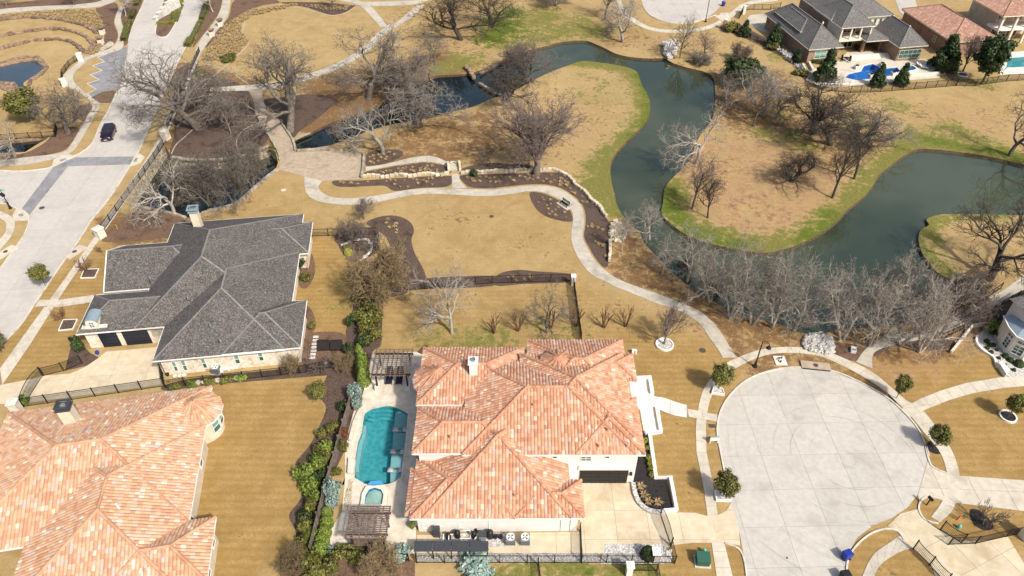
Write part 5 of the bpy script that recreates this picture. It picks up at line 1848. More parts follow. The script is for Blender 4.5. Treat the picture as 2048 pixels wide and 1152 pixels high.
TREE_LIST = [
 # oaks by the street and creek path
 (397, 258, 100, 200, 'oak_a', 'bark_brown', 'big spreading bare oak overhanging the left street by the creek wall'),
 (360, 205, 95, 150, 'oak_d', 'bark_brown', 'bare oak leaning over the street next to the biggest roadside oak'),
 (462, 268, 185, 75, 'slim_b', 'bark_brown', 'slim bare tree in the dark bed between street and culvert path'),
 (580, 262, 92, 190, 'oak_b', 'bark_brown', 'wide bare oak right of the culvert path in the dark bed'),
 (737, 197, 48, 165, 'oak_a', 'bark_brown', 'round crowned bare oak on the brown slope above the creek'),
 (765, 306, 185, 130, 'oak_d', 'bark_pale', 'pale bare oak at the plaza corner leaning over the creek'),
 (834, 250, 145, 150, 'oak_c', 'bark_brown', 'low wide bare oak on the creek bank covering the water'),
 (870, 126, 68, 70, 'slim_b', 'bark_brown', 'slender bare tree on the orange slope above the creek'),
 (800, 190, 110, 110, 'brush_b', 'bark_brown', 'dense bare thicket on the north creek bank'),
 (922, 80, -25, 120, 'oak_b', 'bark_dark', 'dark bare oak at the top edge left of the green patch'),
 (985, 52, -45, 110, 'pale_c', 'bark_dark', 'multi trunk bare oak at the top edge beside the green patch'),
 (1010, 202, 112, 125, 'oak_c', 'bark_dark', 'dense dark oak on the bank where the creek narrows'),
 (1066, 165, 70, 90, 'pale_b', 'bark_mauve', 'hazy bare tree at the neck of the creek'),
 (1110, 12, -45, 80, 'brush_b', 'bark_brown', 'bushy bare tree at the top edge above the pond'),
 (1209, 40, -60, 60, 'slim_a', 'bark_dark', 'straight bare trunk at the top edge left of the far turning circle'),
 (1245, 84, -20, 105, 'oak_d', 'bark_pale', 'bare oak with long limbs in front of the far turning circle'),
 (1360, 116, 30, 60, 'slim_b', 'bark_brown', 'slender bare tree beside the far white rocks'),
 (1405, 120, 62, 50, 'slim_b', 'bark_mauve', 'small thin bare tree right of the far white rocks'),
 # between the two pond arms
 (1524, 228, 128, 95, 'oak_c', 'bark_pale', 'pale bare oak next to the dark juniper on the pond point'),
 (1506, 252, 150, 60, 'slim_a', 'bark_brown', 'straight bare tree in front of the juniper'),
 (1452, 215, 140, 80, 'oak_d', 'bark_brown', 'bare oak hanging over the pond below the juniper'),
 (1391, 328, 208, 110, 'oak_d', 'bark_pale', 'grey bare oak leaning out over the middle pond'),
 (1384, 418, 310, 70, 'slim_a', 'bark_mauve', 'tall thin bare tree on the green pond bank'),
 (1415, 436, 345, 75, 'slim_b', 'bark_dark', 'dark slim bare tree right of the tall bank tree'),
 (1551, 238, 165, 75, 'oak_d', 'bark_brown', 'small leaning bare oak left of the fenced far pool'),
 (1628, 268, 148, 150, 'oak_b', 'bark_dark', 'large dark oak below the far fenced pool'),
 (1660, 290, 185, 140, 'oak_a', 'bark_dark', 'second large dark oak below the far fenced pool'),
 (1736, 294, 215, 95, 'oak_c', 'bark_brown', 'bushy bare oak right of the two dark oaks'),
 (1648, 300, 235, 60, 'slim_b', 'bark_dark', 'thin dark tree under the two large oaks'),
 (1582, 363, 298, 80, 'oak_c', 'bark_dark', 'squat black limbed oak on the bare earth point'),
 (1664, 396, 270, 85, 'slim_a', 'bark_dark', 'tall leaning dark tree nearest the right pond arm'),
 (1708, 358, 225, 85, 'slim_a', 'bark_dark', 'tall dark tree behind the one nearest the right pond arm'),
 (2018, 312, 182, 110, 'oak_d', 'bark_brown', 'bare oak at the right edge on the green pond bank'),
 (1978, 560, 412, 175, 'oak_a', 'bark_dark', 'big dark oak on the grassy spit at the right edge'),
 # south bank of the pond
 (1244, 504, 418, 45, 'slim_b', 'bark_pale', 'small pale bare tree beside the rubble spill'),
 (1299, 478, 415, 95, 'pale_b', 'bark_pale', 'pale bare tree standing at the narrow pond neck'),
 (1324, 549, 465, 70, 'pale_b', 'bark_pale', 'pale bare tree on the bank below the pond neck'),
 (1374, 562, 452, 85, 'pale_b', 'bark_pale', 'tall pale tree on the south bank'),
 (1420, 604, 478, 100, 'pale_a', 'bark_pale', 'pale tree left of the dense south bank cluster'),
 (1459, 636, 490, 110, 'pale_c', 'bark_pale', 'pale many stemmed tree within the dense south bank cluster'),
 (1504, 648, 480, 115, 'pale_a', 'bark_pale', 'pale tree at the heart of the dense south bank cluster'),
 (1545, 655, 500, 90, 'pale_c', 'bark_pale', 'pale tree right of the dense south bank cluster'),
 (1588, 660, 535, 115, 'pale_b', 'bark_pale', 'pale tree with a stout trunk left of the white rock spill'),
 (1683, 680, 520, 130, 'pale_a', 'bark_pale', 'pale leaning tree right of the white rock spill'),
 (1740, 692, 545, 120, 'pale_c', 'bark_pale', 'pale tree above the start of the dam path'),
 (1798, 690, 525, 130, 'pale_a', 'bark_pale', 'pale tree in the middle of the dam path thicket'),
 (1840, 704, 560, 120, 'pale_c', 'bark_pale', 'pale tree bent over the bare earth by the dam path'),
 (1880, 668, 540, 110, 'pale_b', 'bark_mauve', 'greyish tree at the right of the dam path thicket'),
 (1770, 640, 520, 100, 'pale_c', 'bark_mauve', 'mauve tree standing at the water in the dam path thicket'),
 (1922, 640, 560, 80, 'brush_b', 'bark_mauve', 'low grey brush beside the dam path rail'),
 # creek pool
 (348, 428, 318, 110, 'oak_d', 'bark_pale', 'pale bare tree over the creek pool beside the street wall'),
 (420, 412, 318, 100, 'pale_c', 'bark_brown', 'bare tree filling the left of the creek pool'),
 (470, 405, 300, 105, 'brush_b', 'bark_brown', 'bare brush filling the right of the creek pool'),
 (505, 372, 285, 80, 'brush_b', 'bark_brown', 'bare brush at the culvert end of the creek pool'),
 (385, 398, 322, 80, 'brush', 'bark_brown', 'low bare brush in the middle of the creek pool'),
 (476, 432, 398, 26, 'slim_b', 'bark_brown', 'little bare sapling on the golden lawn edge by the creek pool'),
 # lawns
 (1073, 350, 207, 190, 'vase_a', 'bark_mauve', 'round hazy bare tree by the low wall in the centre'),
 (765, 603, 498, 115, 'brush', 'bark_tawny', 'tawny bare shrub tree between the two back gardens'),
 (728, 438, 405, 55, 'vase_b', 'bark_mauve', 'small mauve bare tree above the ring of edging stones'),
 (705, 478, 445, 60, 'brush', 'bark_mauve', 'low grey bare shrub inside the black fence corner'),
 (750, 500, 470, 45, 'twig', 'bark_brown', 'tiny bare sapling inside the stone ring'),
 (904, 667, 538, 120, 'pale_b', 'bark_pale', 'pale spreading tree in the lawn behind the white house'),
 (1094, 665, 566, 90, 'pale_b', 'bark_brown', 'bare tree in the lawn behind the right end of the white house'),
 (1328, 690, 622, 70, 'vase_b', 'bark_mauve', 'bare sapling in a round gravel ring'),
 # street side, top left
 (137, 266, 170, 85, 'oak_c', 'bark_brown', 'bare street tree in brown mulch left of the car'),
 (168, 236, 165, 50, 'slim_b', 'bark_brown', 'thin bare tree behind the street tree left of the car'),
 (30, 314, 240, 75, 'oak_d', 'bark_pale', 'bare tree with pale trunk at the left edge by the narrow water'),
 (252, 32, -30, 50, 'slim_b', 'bark_pale', 'pale thin street tree left of the road at the top edge'),
 (426, 24, -40, 50, 'slim_b', 'bark_pale', 'pale thin street tree right of the road at the top edge'),
 (665, 18, -40, 45, 'slim_b', 'bark_brown', 'thin tree in the scalloped bed at the top edge'),
 (14, 14, -50, 50, 'slim_b', 'bark_brown', 'thin tree in the top left corner'),
 (151, 10, -50, 50, 'slim_b', 'bark_brown', 'thin tree at the top edge above the terraces'),
 # small odd ones
 (173, 543, 515, 26, 'twig', 'bark_red', 'red stemmed bare shrub behind the square planter by the street'),
 (124, 640, 617, 26, 'twig', 'bark_red', 'reddish bare shrub by the lower square planter'),
 (200, 505, 492, 14, 'twig', 'bark_red', 'tiny red shrub on the verge by the grey roof'),
 (1968, 1050, 1015, 34, 'twig', 'bark_brown', 'little bare sapling in the oval black mulch ring'),
 (1925, 145, 70, 60, 'vase_b', 'bark_mauve', 'bare round tree in front of the far clay tiled house'),
 (672, 262, 246, 30, 'brush', 'bark_mauve', 'small mauve bare shrub standing at the creek mouth'),
 (640, 745, 715, 46, 'twig', 'bark_mauve', 'loose bare shrub by the kitchen garden fence'),
 (690, 735, 708, 44, 'brush', 'bark_tawny', 'tan bare shrub behind the row of clipped cones'),
 (585, 742, 715, 40, 'brush', 'bark_tawny', 'straw coloured shrub on the iron fence of the grey roofed house'),
 (595, 1140, 1105, 60, 'brush', 'bark_tawny', 'straw coloured bare shrub at the bottom edge by the cream house lawn'),
 (760, 1140, 1105, 80, 'brush', 'bark_tawny', 'dry brown shrub at the bottom edge below the far pergola'),
 (1960, 128, 118, 20, 'twig', 'bark_brown', 'small dry shrub by the far clipped evergreens'),
 (1480, 120, 88, 40, 'brush', 'bark_mauve', 'grey scrub above the juniper'),
 (1400, 128, 105, 45, 'brush', 'bark_brown', 'brown scrub on the bank right of the far white rocks'),
 (1040, 135, 85, 70, 'brush_b', 'bark_mauve', 'grey scrub on the north bank of the creek neck'),
 (970, 330, 305, 28, 'twig', 'bark_brown', 'small bare shrub behind the arched steps'),
]
for i, (px, py, yt, w, pr, mt_, lab) in enumerate(TREE_LIST):
 small = pr in ('twig', 'brush', 'brush_b')
 put_tree(px, py, yt, w, pr, mt_, lab, 'bare shrubs' if small else 'bare winter trees', cat='shrub' if small else 'tree', name='bare_shrub' if small else 'bare_tree', rz=i * 2.399)
for i, (px, py, lab) in enumerate(((988, 666, 'leftmost pollarded crape myrtle on the lawn behind the white house'), (1036, 662, 'second pollarded crape myrtle from the left behind the white house'),
        (1102, 656, 'pollarded crape myrtle half hidden behind the bare lawn tree'), (1152, 652, 'pollarded crape myrtle against the side fence'),
        (1208, 655, 'pollarded crape myrtle just right of the side fence'), (1251, 653, 'rightmost pollarded crape myrtle on the open lawn'))):
 put_tree(px, py, None, 30, 'pollard', 'bark_red', lab, 'pollarded crape myrtles', rz=i * 1.7, h=3.2, name='crape_myrtle')


# ------------------------------------------------------------------ leafy plants
LEAF = {}


def leaf_mesh(name, pts, nrm, size, rnd, jitter=0.9, aspect=1.6):
 """a cloud of small leaf-shaped quads"""
 n = len(pts)
 d = np.random.default_rng(rnd)
 pts = np.asarray(pts)
 nr = np.asarray(nrm) + d.normal(0, jitter, (n, 3))
 nr /= np.linalg.norm(nr, axis=1)[:, None] + 1e-9
 t = np.cross(nr, d.normal(0, 1, (n, 3)))
 t /= np.linalg.norm(t, axis=1)[:, None] + 1e-9
 b = np.cross(nr, t)
 s = size * d.uniform(0.6, 1.3, (n, 1))
 v = np.concatenate([pts - t * s * aspect / 2, pts + b * s / 2, pts + t * s * aspect / 2, pts - b * s / 2], axis=1).reshape(-1, 3)
 f = np.arange(4 * n).reshape(-1, 4)
 me = bpy.data.meshes.new(name)
 me.from_pydata(v.tolist(), [], f.tolist())
 a = me.attributes.new('tone', 'FLOAT', 'FACE')
 a.data.foreach_set('value', d.random(n).astype(np.float32))
 me.materials.append(M['leaf_oak'])
 return me


def cloud(seed, clumps, per, rx, rz, cz, cr, shape='ell'):
 d = np.random.default_rng(seed)
 P_, N_ = [], []
 for _ in range(clumps):
  q = d.normal(0, 1, 3)
  q /= np.linalg.norm(q)
  rr = d.uniform(0.45, 0.92)
  if shape == 'cone':
   h = d.random() ** 1.3
   a = d.random() * 6.28
   w = rx * (1 - h) * d.uniform(0.6, 1.0)
   c = np.array([w * math.cos(a), w * math.sin(a), cz - rz + 2 * rz * h])
  else:
   c = np.array([q[0] * rx * rr, q[1] * rx * rr, cz + q[2] * rz * rr])
  o = d.normal(0, 1, (per, 3))
  o /= np.linalg.norm(o, axis=1)[:, None]
  o *= (d.random((per, 1)) ** 0.5) * cr * d.uniform(0.7, 1.2)
  P_.append(c + o)
  N_.append(o / cr + (c - [0, 0, cz - rz * 0.3]) / max(rx, rz) + [0, 0, 0.4])
 return np.concatenate(P_), np.concatenate(N_)


def make_leafy():
 def trunk(h, r, top):
  rnd = random.Random(int(h * 100))
  br = [([Vector((0, 0, -0.1)), Vector((0.03, 0.02, h * 0.5)), Vector((0.0, 0.05, h))], [r, r * 0.8, r * 0.6], 0)]
  for k in range(7):
   a = 6.28 * k / 7
   z0 = h * rnd.uniform(0.6, 1.0)
   L = top * rnd.uniform(0.5, 0.9)
   br.append(([Vector((0, 0, z0)), Vector((math.cos(a) * L * 0.5, math.sin(a) * L * 0.5, z0 + L * 0.45)), Vector((math.cos(a) * L, math.sin(a) * L, z0 + L * 0.8))], [r * 0.5, r * 0.3, r * 0.1], 1))
  V, F_ = tubes(br, (7, 4))
  me = bpy.data.meshes.new('trunk')
  me.from_pydata(V, [], F_)
  me.materials.append(M['bark_brown'])
  return me

 for k in range(3):
  p, n = cloud(300 + k, 70, 75, 1.55, 1.35, 2.55, 0.48)
  LEAF['live_oak_%d' % k] = (trunk(1.7, 0.09, 1.3), leaf_mesh('crown', p, n, 0.15, k), 3.9, 1.75)
 p, n = cloud(311, 90, 60, 1.9, 2.2, 2.7, 0.6, 'cone')
 LEAF['magnolia'] = (trunk(2.6, 0.12, 1.2), leaf_mesh('crown', p, n, 0.26, 4), 5.1, 1.9)
 p, n = cloud(317, 110, 60, 2.3, 2.4, 3.6, 0.55)
 LEAF['evergreen'] = (trunk(2.4, 0.18, 1.8), leaf_mesh('crown', p, n, 0.22, 5), 6.3, 2.5)
 p, n = cloud(323, 80, 60, 2.7, 1.3, 2.2, 0.55)
 LEAF['juniper'] = (trunk(1.8, 0.16, 2.0), leaf_mesh('crown', p, n, 0.20, 6, aspect=2.2), 3.9, 2.8)
 for k in range(3):
  p, n = cloud(330 + k, 26, 45, 0.75, 0.5, 0.55, 0.30)
  p[:, 2] = np.abs(p[:, 2])
  LEAF['shrub_%d' % k] = (None, leaf_mesh('foliage', p, n, 0.13, 7 + k), 1.2, 0.95)
 d = np.random.default_rng(340)
 q = d.normal(0, 1, (1500, 3))
 q /= np.linalg.norm(q, axis=1)[:, None]
 q[:, 2] = np.abs(q[:, 2]) * 1.0
 lump = 1 + 0.05 * np.sin(q[:, 0:1] * 9) * np.cos(q[:, 1:2] * 8)
 LEAF['ball'] = (None, leaf_mesh('foliage', q * lump * d.uniform(0.90, 1.0, (1500, 1)) * [0.75, 0.75, 0.95] + [0, 0, 0.05], q * 1.5, 0.10, 11, 0.6), 1.0, 0.75)
 h = d.random(1700) ** 1.25
 a = d.random(1700) * 6.28
 w = 0.72 * (1 - h) ** 0.7 * d.uniform(0.88, 1.0, 1700)
 q = np.c_[w * np.cos(a), w * np.sin(a), h * 2.6]
 LEAF['cone'] = (None, leaf_mesh('foliage', q, np.c_[np.cos(a), np.sin(a), 0.35 * np.ones(1700)] * 1.4, 0.11, 12, 0.6), 2.6, 0.72)
 P2 = d.uniform(-1, 1, (1600, 3)) * [0.5, 0.5, 0.5]
 ax = d.integers(0, 3, 1600)
 sg = d.choice([-1, 1], 1600)
 nn = np.zeros((1600, 3))
 for i in range(1600):
  P2[i, ax[i]] = 0.5 * sg[i] * d.uniform(0.86, 1.0)
  nn[i, ax[i]] = sg[i] * 1.4
 P2[:, 2] += 0.5
 LEAF['hedge'] = (None, leaf_mesh('foliage', P2, nn, 0.085, 13, 0.6), 1.0, 0.5)
 # tuft of dry ornamental grass
 V, F_ = [], []
 rn = random.Random(5)
 for k in range(46):
  a = rn.random() * 6.28
  L = rn.uniform(0.35, 0.62)
  ln = rn.uniform(0.25, 1.1)
  dx, dy = math.cos(a), math.sin(a)
  r0 = rn.uniform(0, 0.1)
  w_ = 0.03
  b0 = (dx * r0, dy * r0, 0)
  m_ = (dx * (r0 + L * ln * 0.45), dy * (r0 + L * ln * 0.45), L * 0.62)
  t_ = (dx * (r0 + L * ln), dy * (r0 + L * ln), L * (0.75 - 0.35 * ln))
  i = len(V)
  V += [(b0[0] - dy * w_, b0[1] + dx * w_, 0), (b0[0] + dy * w_, b0[1] - dx * w_, 0), (m_[0] + dy * w_, m_[1] - dx * w_, m_[2]), (m_[0] - dy * w_, m_[1] + dx * w_, m_[2]), t_]
  F_ += [(i, i + 1, i + 2, i + 3), (i + 3, i + 2, i + 4)]
 me = bpy.data.meshes.new('grass_clump')
 me.from_pydata(V, [], F_)
 at = me.attributes.new('tone', 'FLOAT', 'FACE')
 at.data.foreach_set('value', np.array([rn.random() for _ in F_], dtype=np.float32))
 me.materials.append(M['leaf_dry'])
 LEAF['tuft'] = (None, me, 0.5, 0.5)
 return V, F_


TUFT_V, TUFT_F = make_leafy()


def put_leafy(px, py, wpx, proto, mat, label, group=None, name='shrub', cat='shrub', h=None, rz=None, z=0.0, sy=1.0):
 mt, mc, H, rad = LEAF[proto]
 b = G(px, py)
 sx = (wpx / 2 / px_per_m(px, py)) / rad
 sz = (h / H) if h else sx
 if mt is None:
  o = link(name, mc, None)
  o.location = (b.x, b.y, z)
  o.rotation_euler = (0, 0, rz if rz is not None else random.random() * 6.28)
  o.scale = (sx, sx * sy, sz)
  parts = [o]
  tag(o, label, cat, group)
  root = o
 else:
  root = empty(name, (b.x, b.y, z), rz if rz is not None else random.random() * 6.28, label, cat, group)
  root.scale = (sx, sx, sz)
  parts = []
  t = link('trunk', mt, None, root)
  parts.append(link('crown', mc, None, root))
  parts[-1]['kind'] = 'stuff'
 for o in parts:
  o.material_slots[0].link = 'OBJECT'
  o.material_slots[0].material = M[mat]
 return root


EV = 'evergreen trees'
for px, py, w, pr, mt_, h, lab in (
  (1437, 780, 52, 'live_oak_0', 'leaf_oak', 4.2, 'round young oak in the upper white square planter by the turning circle'),
  (1445, 996, 58, 'live_oak_1', 'leaf_oak', 4.0, 'round young oak in the lower white square planter by the turning circle'),
  (1792, 797, 36, 'live_oak_2', 'leaf_oak', 3.8, 'young oak in a black mulch ring at the top right of the turning circle'),
  (1868, 895, 46, 'live_oak_0', 'leaf_oak', 3.4, 'young oak in a black mulch ring right of the turning circle'),
  (2015, 834, 42, 'live_oak_1', 'leaf_oak', 3.6, 'young oak in a white rimmed ring at the right edge'),
  (92, 572, 40, 'live_oak_2', 'leaf_oak', 3.6, 'small round evergreen tree on the verge beside the left street'),
  (4, 705, 44, 'live_oak_1', 'leaf_oak', 3.6, 'small evergreen tree cut by the left edge of the picture'),
  (641, 800, 42, 'live_oak_0', 'leaf_oak', 2.9, 'round olive green tree at the lawn corner by the fence'),
  (62, 242, 78, 'live_oak_1', 'leaf_oak', 6.0, 'broad dark evergreen tree on the terrace lawn at the left'),
  (1480, 172, 100, 'juniper', 'leaf_juniper', 6.0, 'dark spreading juniper on the pond point'),
  (1488, 72, 26, 'magnolia', 'leaf_magnolia', 3.6, 'small dark evergreen at the far gate'),
  (1546, 92, 30, 'magnolia', 'leaf_magnolia', 5.0, 'dark evergreen at the corner of the far brick house'),
  (1592, 126, 22, 'magnolia', 'leaf_magnolia', 3.2, 'small evergreen at the far fence bend'),
  (1648, 160, 44, 'magnolia', 'leaf_magnolia', 6.5, 'evergreen in front of the far brick house window'),
  (1753, 172, 30, 'magnolia', 'leaf_magnolia', 4.6, 'left of two small magnolias on the far pool fence'),
  (1800, 170, 30, 'magnolia', 'leaf_magnolia', 4.6, 'right of two small magnolias on the far pool fence'),
  (1884, 140, 56, 'magnolia', 'leaf_magnolia', 7.5, 'dark magnolia between the two far houses'),
  (1963, 168, 76, 'evergreen', 'leaf_magnolia', 11.0, 'tall dark evergreen in front of the far clay tiled house')):
 put_leafy(px, py, w, pr, mt_, lab, EV, 'evergreen_tree', 'tree', h)

SH = 'garden shrubs'
CN = 'clipped cones by the pergola'
for i, (px, py) in enumerate(((722, 722), (725, 737), (726, 750), (728, 766))):
 put_leafy(px, py, 30, 'cone', 'leaf_bright', ('first', 'second', 'third', 'fourth')[i] + ' clipped green cone from the top beside the pergola', CN, 'clipped_cone', 'shrub', 3.0)
for i, (px, py) in enumerate(((655, 1030), (654, 1050), (650, 1069), (645, 1086), (643, 1106))):
 put_leafy(px, py, (25, 29, 30, 32, 38)[i], 'ball', 'leaf_bright', ('first', 'second', 'third', 'fourth', 'fifth')[i] + ' clipped green ball from the top along the fence below the spa', 'clipped balls along the pool fence', 'clipped_ball', 'shrub', (1.2, 1.35, 1.35, 1.4, 1.7)[i])
for px, py, w, pr, mt_, h, lab in (
  (713, 798, 32, 'shrub_0', 'leaf_silver', 2.6, 'tall silver green shrub above the pool corner, upper one'),
  (716, 815, 28, 'shrub_1', 'leaf_silver', 2.2, 'silver green shrub above the pool corner, lower one'),
  (668, 992, 40, 'shrub_2', 'leaf_silver', 3.0, 'big silver green shrub beside the spa'),
  (666, 1012, 30, 'shrub_0', 'leaf_silver', 1.8, 'small silver green shrub under the big one beside the spa'),
  (686, 873, 24, 'shrub_1', 'leaf_red', 1.8, 'red leaved shrub beside the pool'),
  (688, 902, 22, 'shrub_2', 'leaf_olive', 2.0, 'yellow green shrub under the red one beside the pool'),
  (741, 620, 50, 'shrub_0', 'leaf_olive', 2.6, 'olive green bush at the top of the boundary bed'),
  (742, 650, 52, 'shrub_1', 'leaf_olive', 2.6, 'olive green bush in the middle of the boundary bed'),
  (740, 678, 48, 'shrub_2', 'leaf_olive', 2.4, 'olive green bush at the lower end of the boundary bed'),
  (728, 590, 36, 'shrub_1', 'leaf_magnolia', 2.2, 'dark green bush under the tawny shrub tree, left one'),
  (752, 600, 40, 'shrub_2', 'leaf_oak', 2.2, 'dark green bush under the tawny shrub tree, right one'),
  (702, 650, 22, 'shrub_0', 'leaf_magnolia', 1.8, 'dark green bush at the edge of the grey house lawn'),
  (700, 705, 26, 'shrub_2', 'leaf_magnolia', 1.6, 'dark bush left of the top clipped cone'),
  (655, 905, 34, 'shrub_0', 'leaf_bright', 2.0, 'bright green bush at the fence, level with the red shrub'),
  (638, 935, 38, 'shrub_1', 'leaf_bright', 2.4, 'bright green bush at the fence, second from the top'),
  (612, 955, 42, 'shrub_2', 'leaf_bright', 2.2, 'bright green bush bulging onto the cream house lawn'),
  (622, 980, 40, 'shrub_0', 'leaf_bright', 2.0, 'bright green bush just below the one bulging onto the lawn'),
  (625, 1015, 36, 'shrub_1', 'leaf_oak', 1.8, 'dark green bush level with the spa at the fence'),
  (615, 1060, 34, 'shrub_2', 'leaf_oak', 1.8, 'green bush left of the clipped balls'),
  (608, 1092, 30, 'shrub_0', 'leaf_oak', 1.7, 'green bush left of the lowest clipped ball'),
  (618, 1028, 13, 'ball', 'leaf_yellow', 1.2, 'little bright yellow bush left of the clipped balls'),
  (645, 875, 22, 'shrub_2', 'leaf_oak', 1.6, 'small green bush at the top of the fence bed'),
  (805, 1112, 44, 'shrub_0', 'leaf_silver', 1.3, 'silver green hedge plant beside the grill'),
  (690, 1108, 50, 'shrub_1', 'leaf_olive', 1.3, 'olive feathery shrub below the clipped balls'),
  (716, 1118, 40, 'shrub_2', 'leaf_oak', 1.2, 'green feathery shrub below the lower pergola'),
  (662, 1105, 20, 'shrub_0', 'leaf_silver', 1.0, 'little silver shrub at the foot of the lowest clipped ball'),
  (955, 1144, 90, 'shrub_1', 'leaf_silver', 1.5, 'wide grey green shrub at the bottom edge'),
  (625, 1148, 60, 'shrub_2', 'leaf_olive', 2.4, 'olive bush at the bottom edge left of the pergola'),
  (665, 1140, 40, 'shrub_0', 'leaf_oak', 2.0, 'dark bush at the bottom edge under the clipped balls'),
  (1294, 1112, 24, 'ball', 'leaf_magnolia', 1.6, 'dark round bush beside the white gate pillar'),
  (826, 1056, 14, 'shrub_1', 'leaf_bright', 1.4, 'small green bush at the corner of the white house'),
  (690, 820, 26, 'shrub_0', 'leaf_magnolia', 1.5, 'dark bush at the fence head above the pool'),
  (668, 862, 30, 'shrub_1', 'leaf_oak', 1.6, 'olive bush on the lawn side of the fence by the pool top'),
  (650, 925, 30, 'shrub_2', 'leaf_oak', 1.8, 'dark bush hugging the fence beside the bright green bushes'),
  (640, 962, 36, 'shrub_0', 'leaf_magnolia', 1.8, 'dark bush between the bright green bushes and the fence'),
  (630, 1000, 34, 'shrub_2', 'leaf_bright', 1.7, 'bright green bush above the little yellow bush'),
  (612, 1040, 32, 'shrub_0', 'leaf_magnolia', 1.5, 'dark bush below the little yellow bush'),
  (622, 1078, 34, 'shrub_1', 'leaf_bright', 1.7, 'bright green bush against the lower fence'),
  (675, 950, 22, 'shrub_1', 'leaf_olive', 1.4, 'small olive plant on the pool side above the big silver shrub'),
  (640, 905, 26, 'shrub_0', 'leaf_oak', 1.4, 'small dark bush at the lawn edge by the dark bulge'),
  (600, 1120, 44, 'shrub_1', 'leaf_oak', 2.0, 'dark bush at the lower end of the fence bed'),
  (722, 640, 34, 'shrub_2', 'leaf_oak', 1.8, 'dark bush left of the olive hedge bushes'),
  (718, 600, 30, 'shrub_0', 'leaf_oak', 1.8, 'dark bush at the upper left of the boundary bed'),
  (730, 690, 34, 'shrub_1', 'leaf_magnolia', 1.8, 'dark bush between the olive bushes and the clipped cones'),
  (697, 508, 16, 'ball', 'leaf_yellow', 0.9, 'yellow green bush inside the ring of edging stones'),
  (693, 497, 14, 'shrub_2', 'leaf_oak', 0.8, 'low green plant above the yellow bush in the stone ring'),
  (948, 352, 18, 'shrub_0', 'leaf_magnolia', 1.4, 'dark spiky evergreen plant at the low stone wall'),
  (160, 700, 30, 'shrub_1', 'leaf_magnolia', 2.4, 'dark green bush at the blue garage corner'),
  (605, 535, 22, 'shrub_0', 'leaf_magnolia', 2.0, 'dark green bush under the right eave of the grey roof'),
  (612, 560, 24, 'shrub_2', 'leaf_olive', 1.2, 'olive bush below the right eave of the grey roof'),
  (625, 655, 18, 'shrub_1', 'leaf_oak', 1.0, 'small bush at the round corner of the limestone house'),
  (52, 806, 22, 'shrub_0', 'leaf_bright', 1.3, 'small green bush by the left gate pillar'),
  (352, 778, 22, 'shrub_1', 'leaf_oak', 1.0, 'green bush at the end of the cream drive fence'),
  (385, 773, 22, 'shrub_2', 'leaf_bright', 1.0, 'bright green bush along the iron fence, left of the potted row'),
  (420, 768, 26, 'shrub_0', 'leaf_oak', 0.9, 'green bush along the iron fence, under the air conditioner'),
  (455, 763, 28, 'shrub_1', 'leaf_oak', 0.9, 'green bush along the iron fence, right of the air conditioner'),
  (485, 759, 24, 'shrub_2', 'leaf_bright', 0.9, 'bright green bush along the iron fence, near its middle'),
  (1980, 665, 30, 'shrub_0', 'leaf_bright', 2.4, 'green bush at the corner of the white right edge house'),
  (1992, 675, 22, 'shrub_1', 'leaf_magnolia', 1.4, 'dark shrub below the green corner bush at the right edge'),
  (1955, 575, 40, 'shrub_2', 'leaf_oak', 1.4, 'green brown bush by the dam path rail'),
  (1930, 575, 40, 'shrub_0', 'leaf_oak', 1.6, 'bushy scrub left of the dam path rail'),
  (1462, 62, 34, 'shrub_1', 'leaf_olive', 2.4, 'grey green bush at the far gate'),
  (1640, 121, 34, 'hedge', 'leaf_olive', 0.9, 'low olive hedge under the far window'),
  (1545, 98, 30, 'shrub_2', 'leaf_oak', 1.5, 'loose bush beside the far evergreen'),
  (1600, 150, 30, 'shrub_1', 'leaf_oak', 1.2, 'dark shrub at the far fence corner'),
  (1425, 590, 46, 'shrub_0', 'leaf_juniper', 2.0, 'dark green water edge scrub on the south bank'),
  (1370, 540, 36, 'shrub_1', 'leaf_juniper', 1.8, 'green scrub at the water by the tall pale tree'),
  (545, 300, 14, 'shrub_2', 'leaf_oak', 0.8, 'small scrub at the culvert mouth'),
  (458, 120, 40, 'shrub_0', 'leaf_olive', 1.2, 'olive scrub between dry slope and oaks'),
  (400, 150, 30, 'shrub_1', 'leaf_olive', 1.0, 'olive scrub under the roadside oak'),
  (370, 460, 20, 'shrub_2', 'leaf_magnolia', 1.6, 'dark bush at the foot of the grey roof chimney')):
 if lab:
  put_leafy(px, py, w * 1.18, pr, mt_, lab, SH, h=h)
# clipped shrubs in the gravel bed at the right edge
for i, (px, py, w) in enumerate(((1973, 684, 11), (1979, 691, 10), (1986, 691, 10), (1974, 697, 9), (1982, 705, 9), (1993, 701, 7), (1997, 717, 8), (2010, 714, 13), (2020, 722, 13), (2036, 730, 20), (2009, 731, 8), (2027, 741, 9))):
 put_leafy(px, py, w, 'ball', 'leaf_magnolia', 'small clipped shrub in the pale gravel bed at right edge', 'clipped shrubs in the gravel bed', 'clipped_ball', 'shrub')
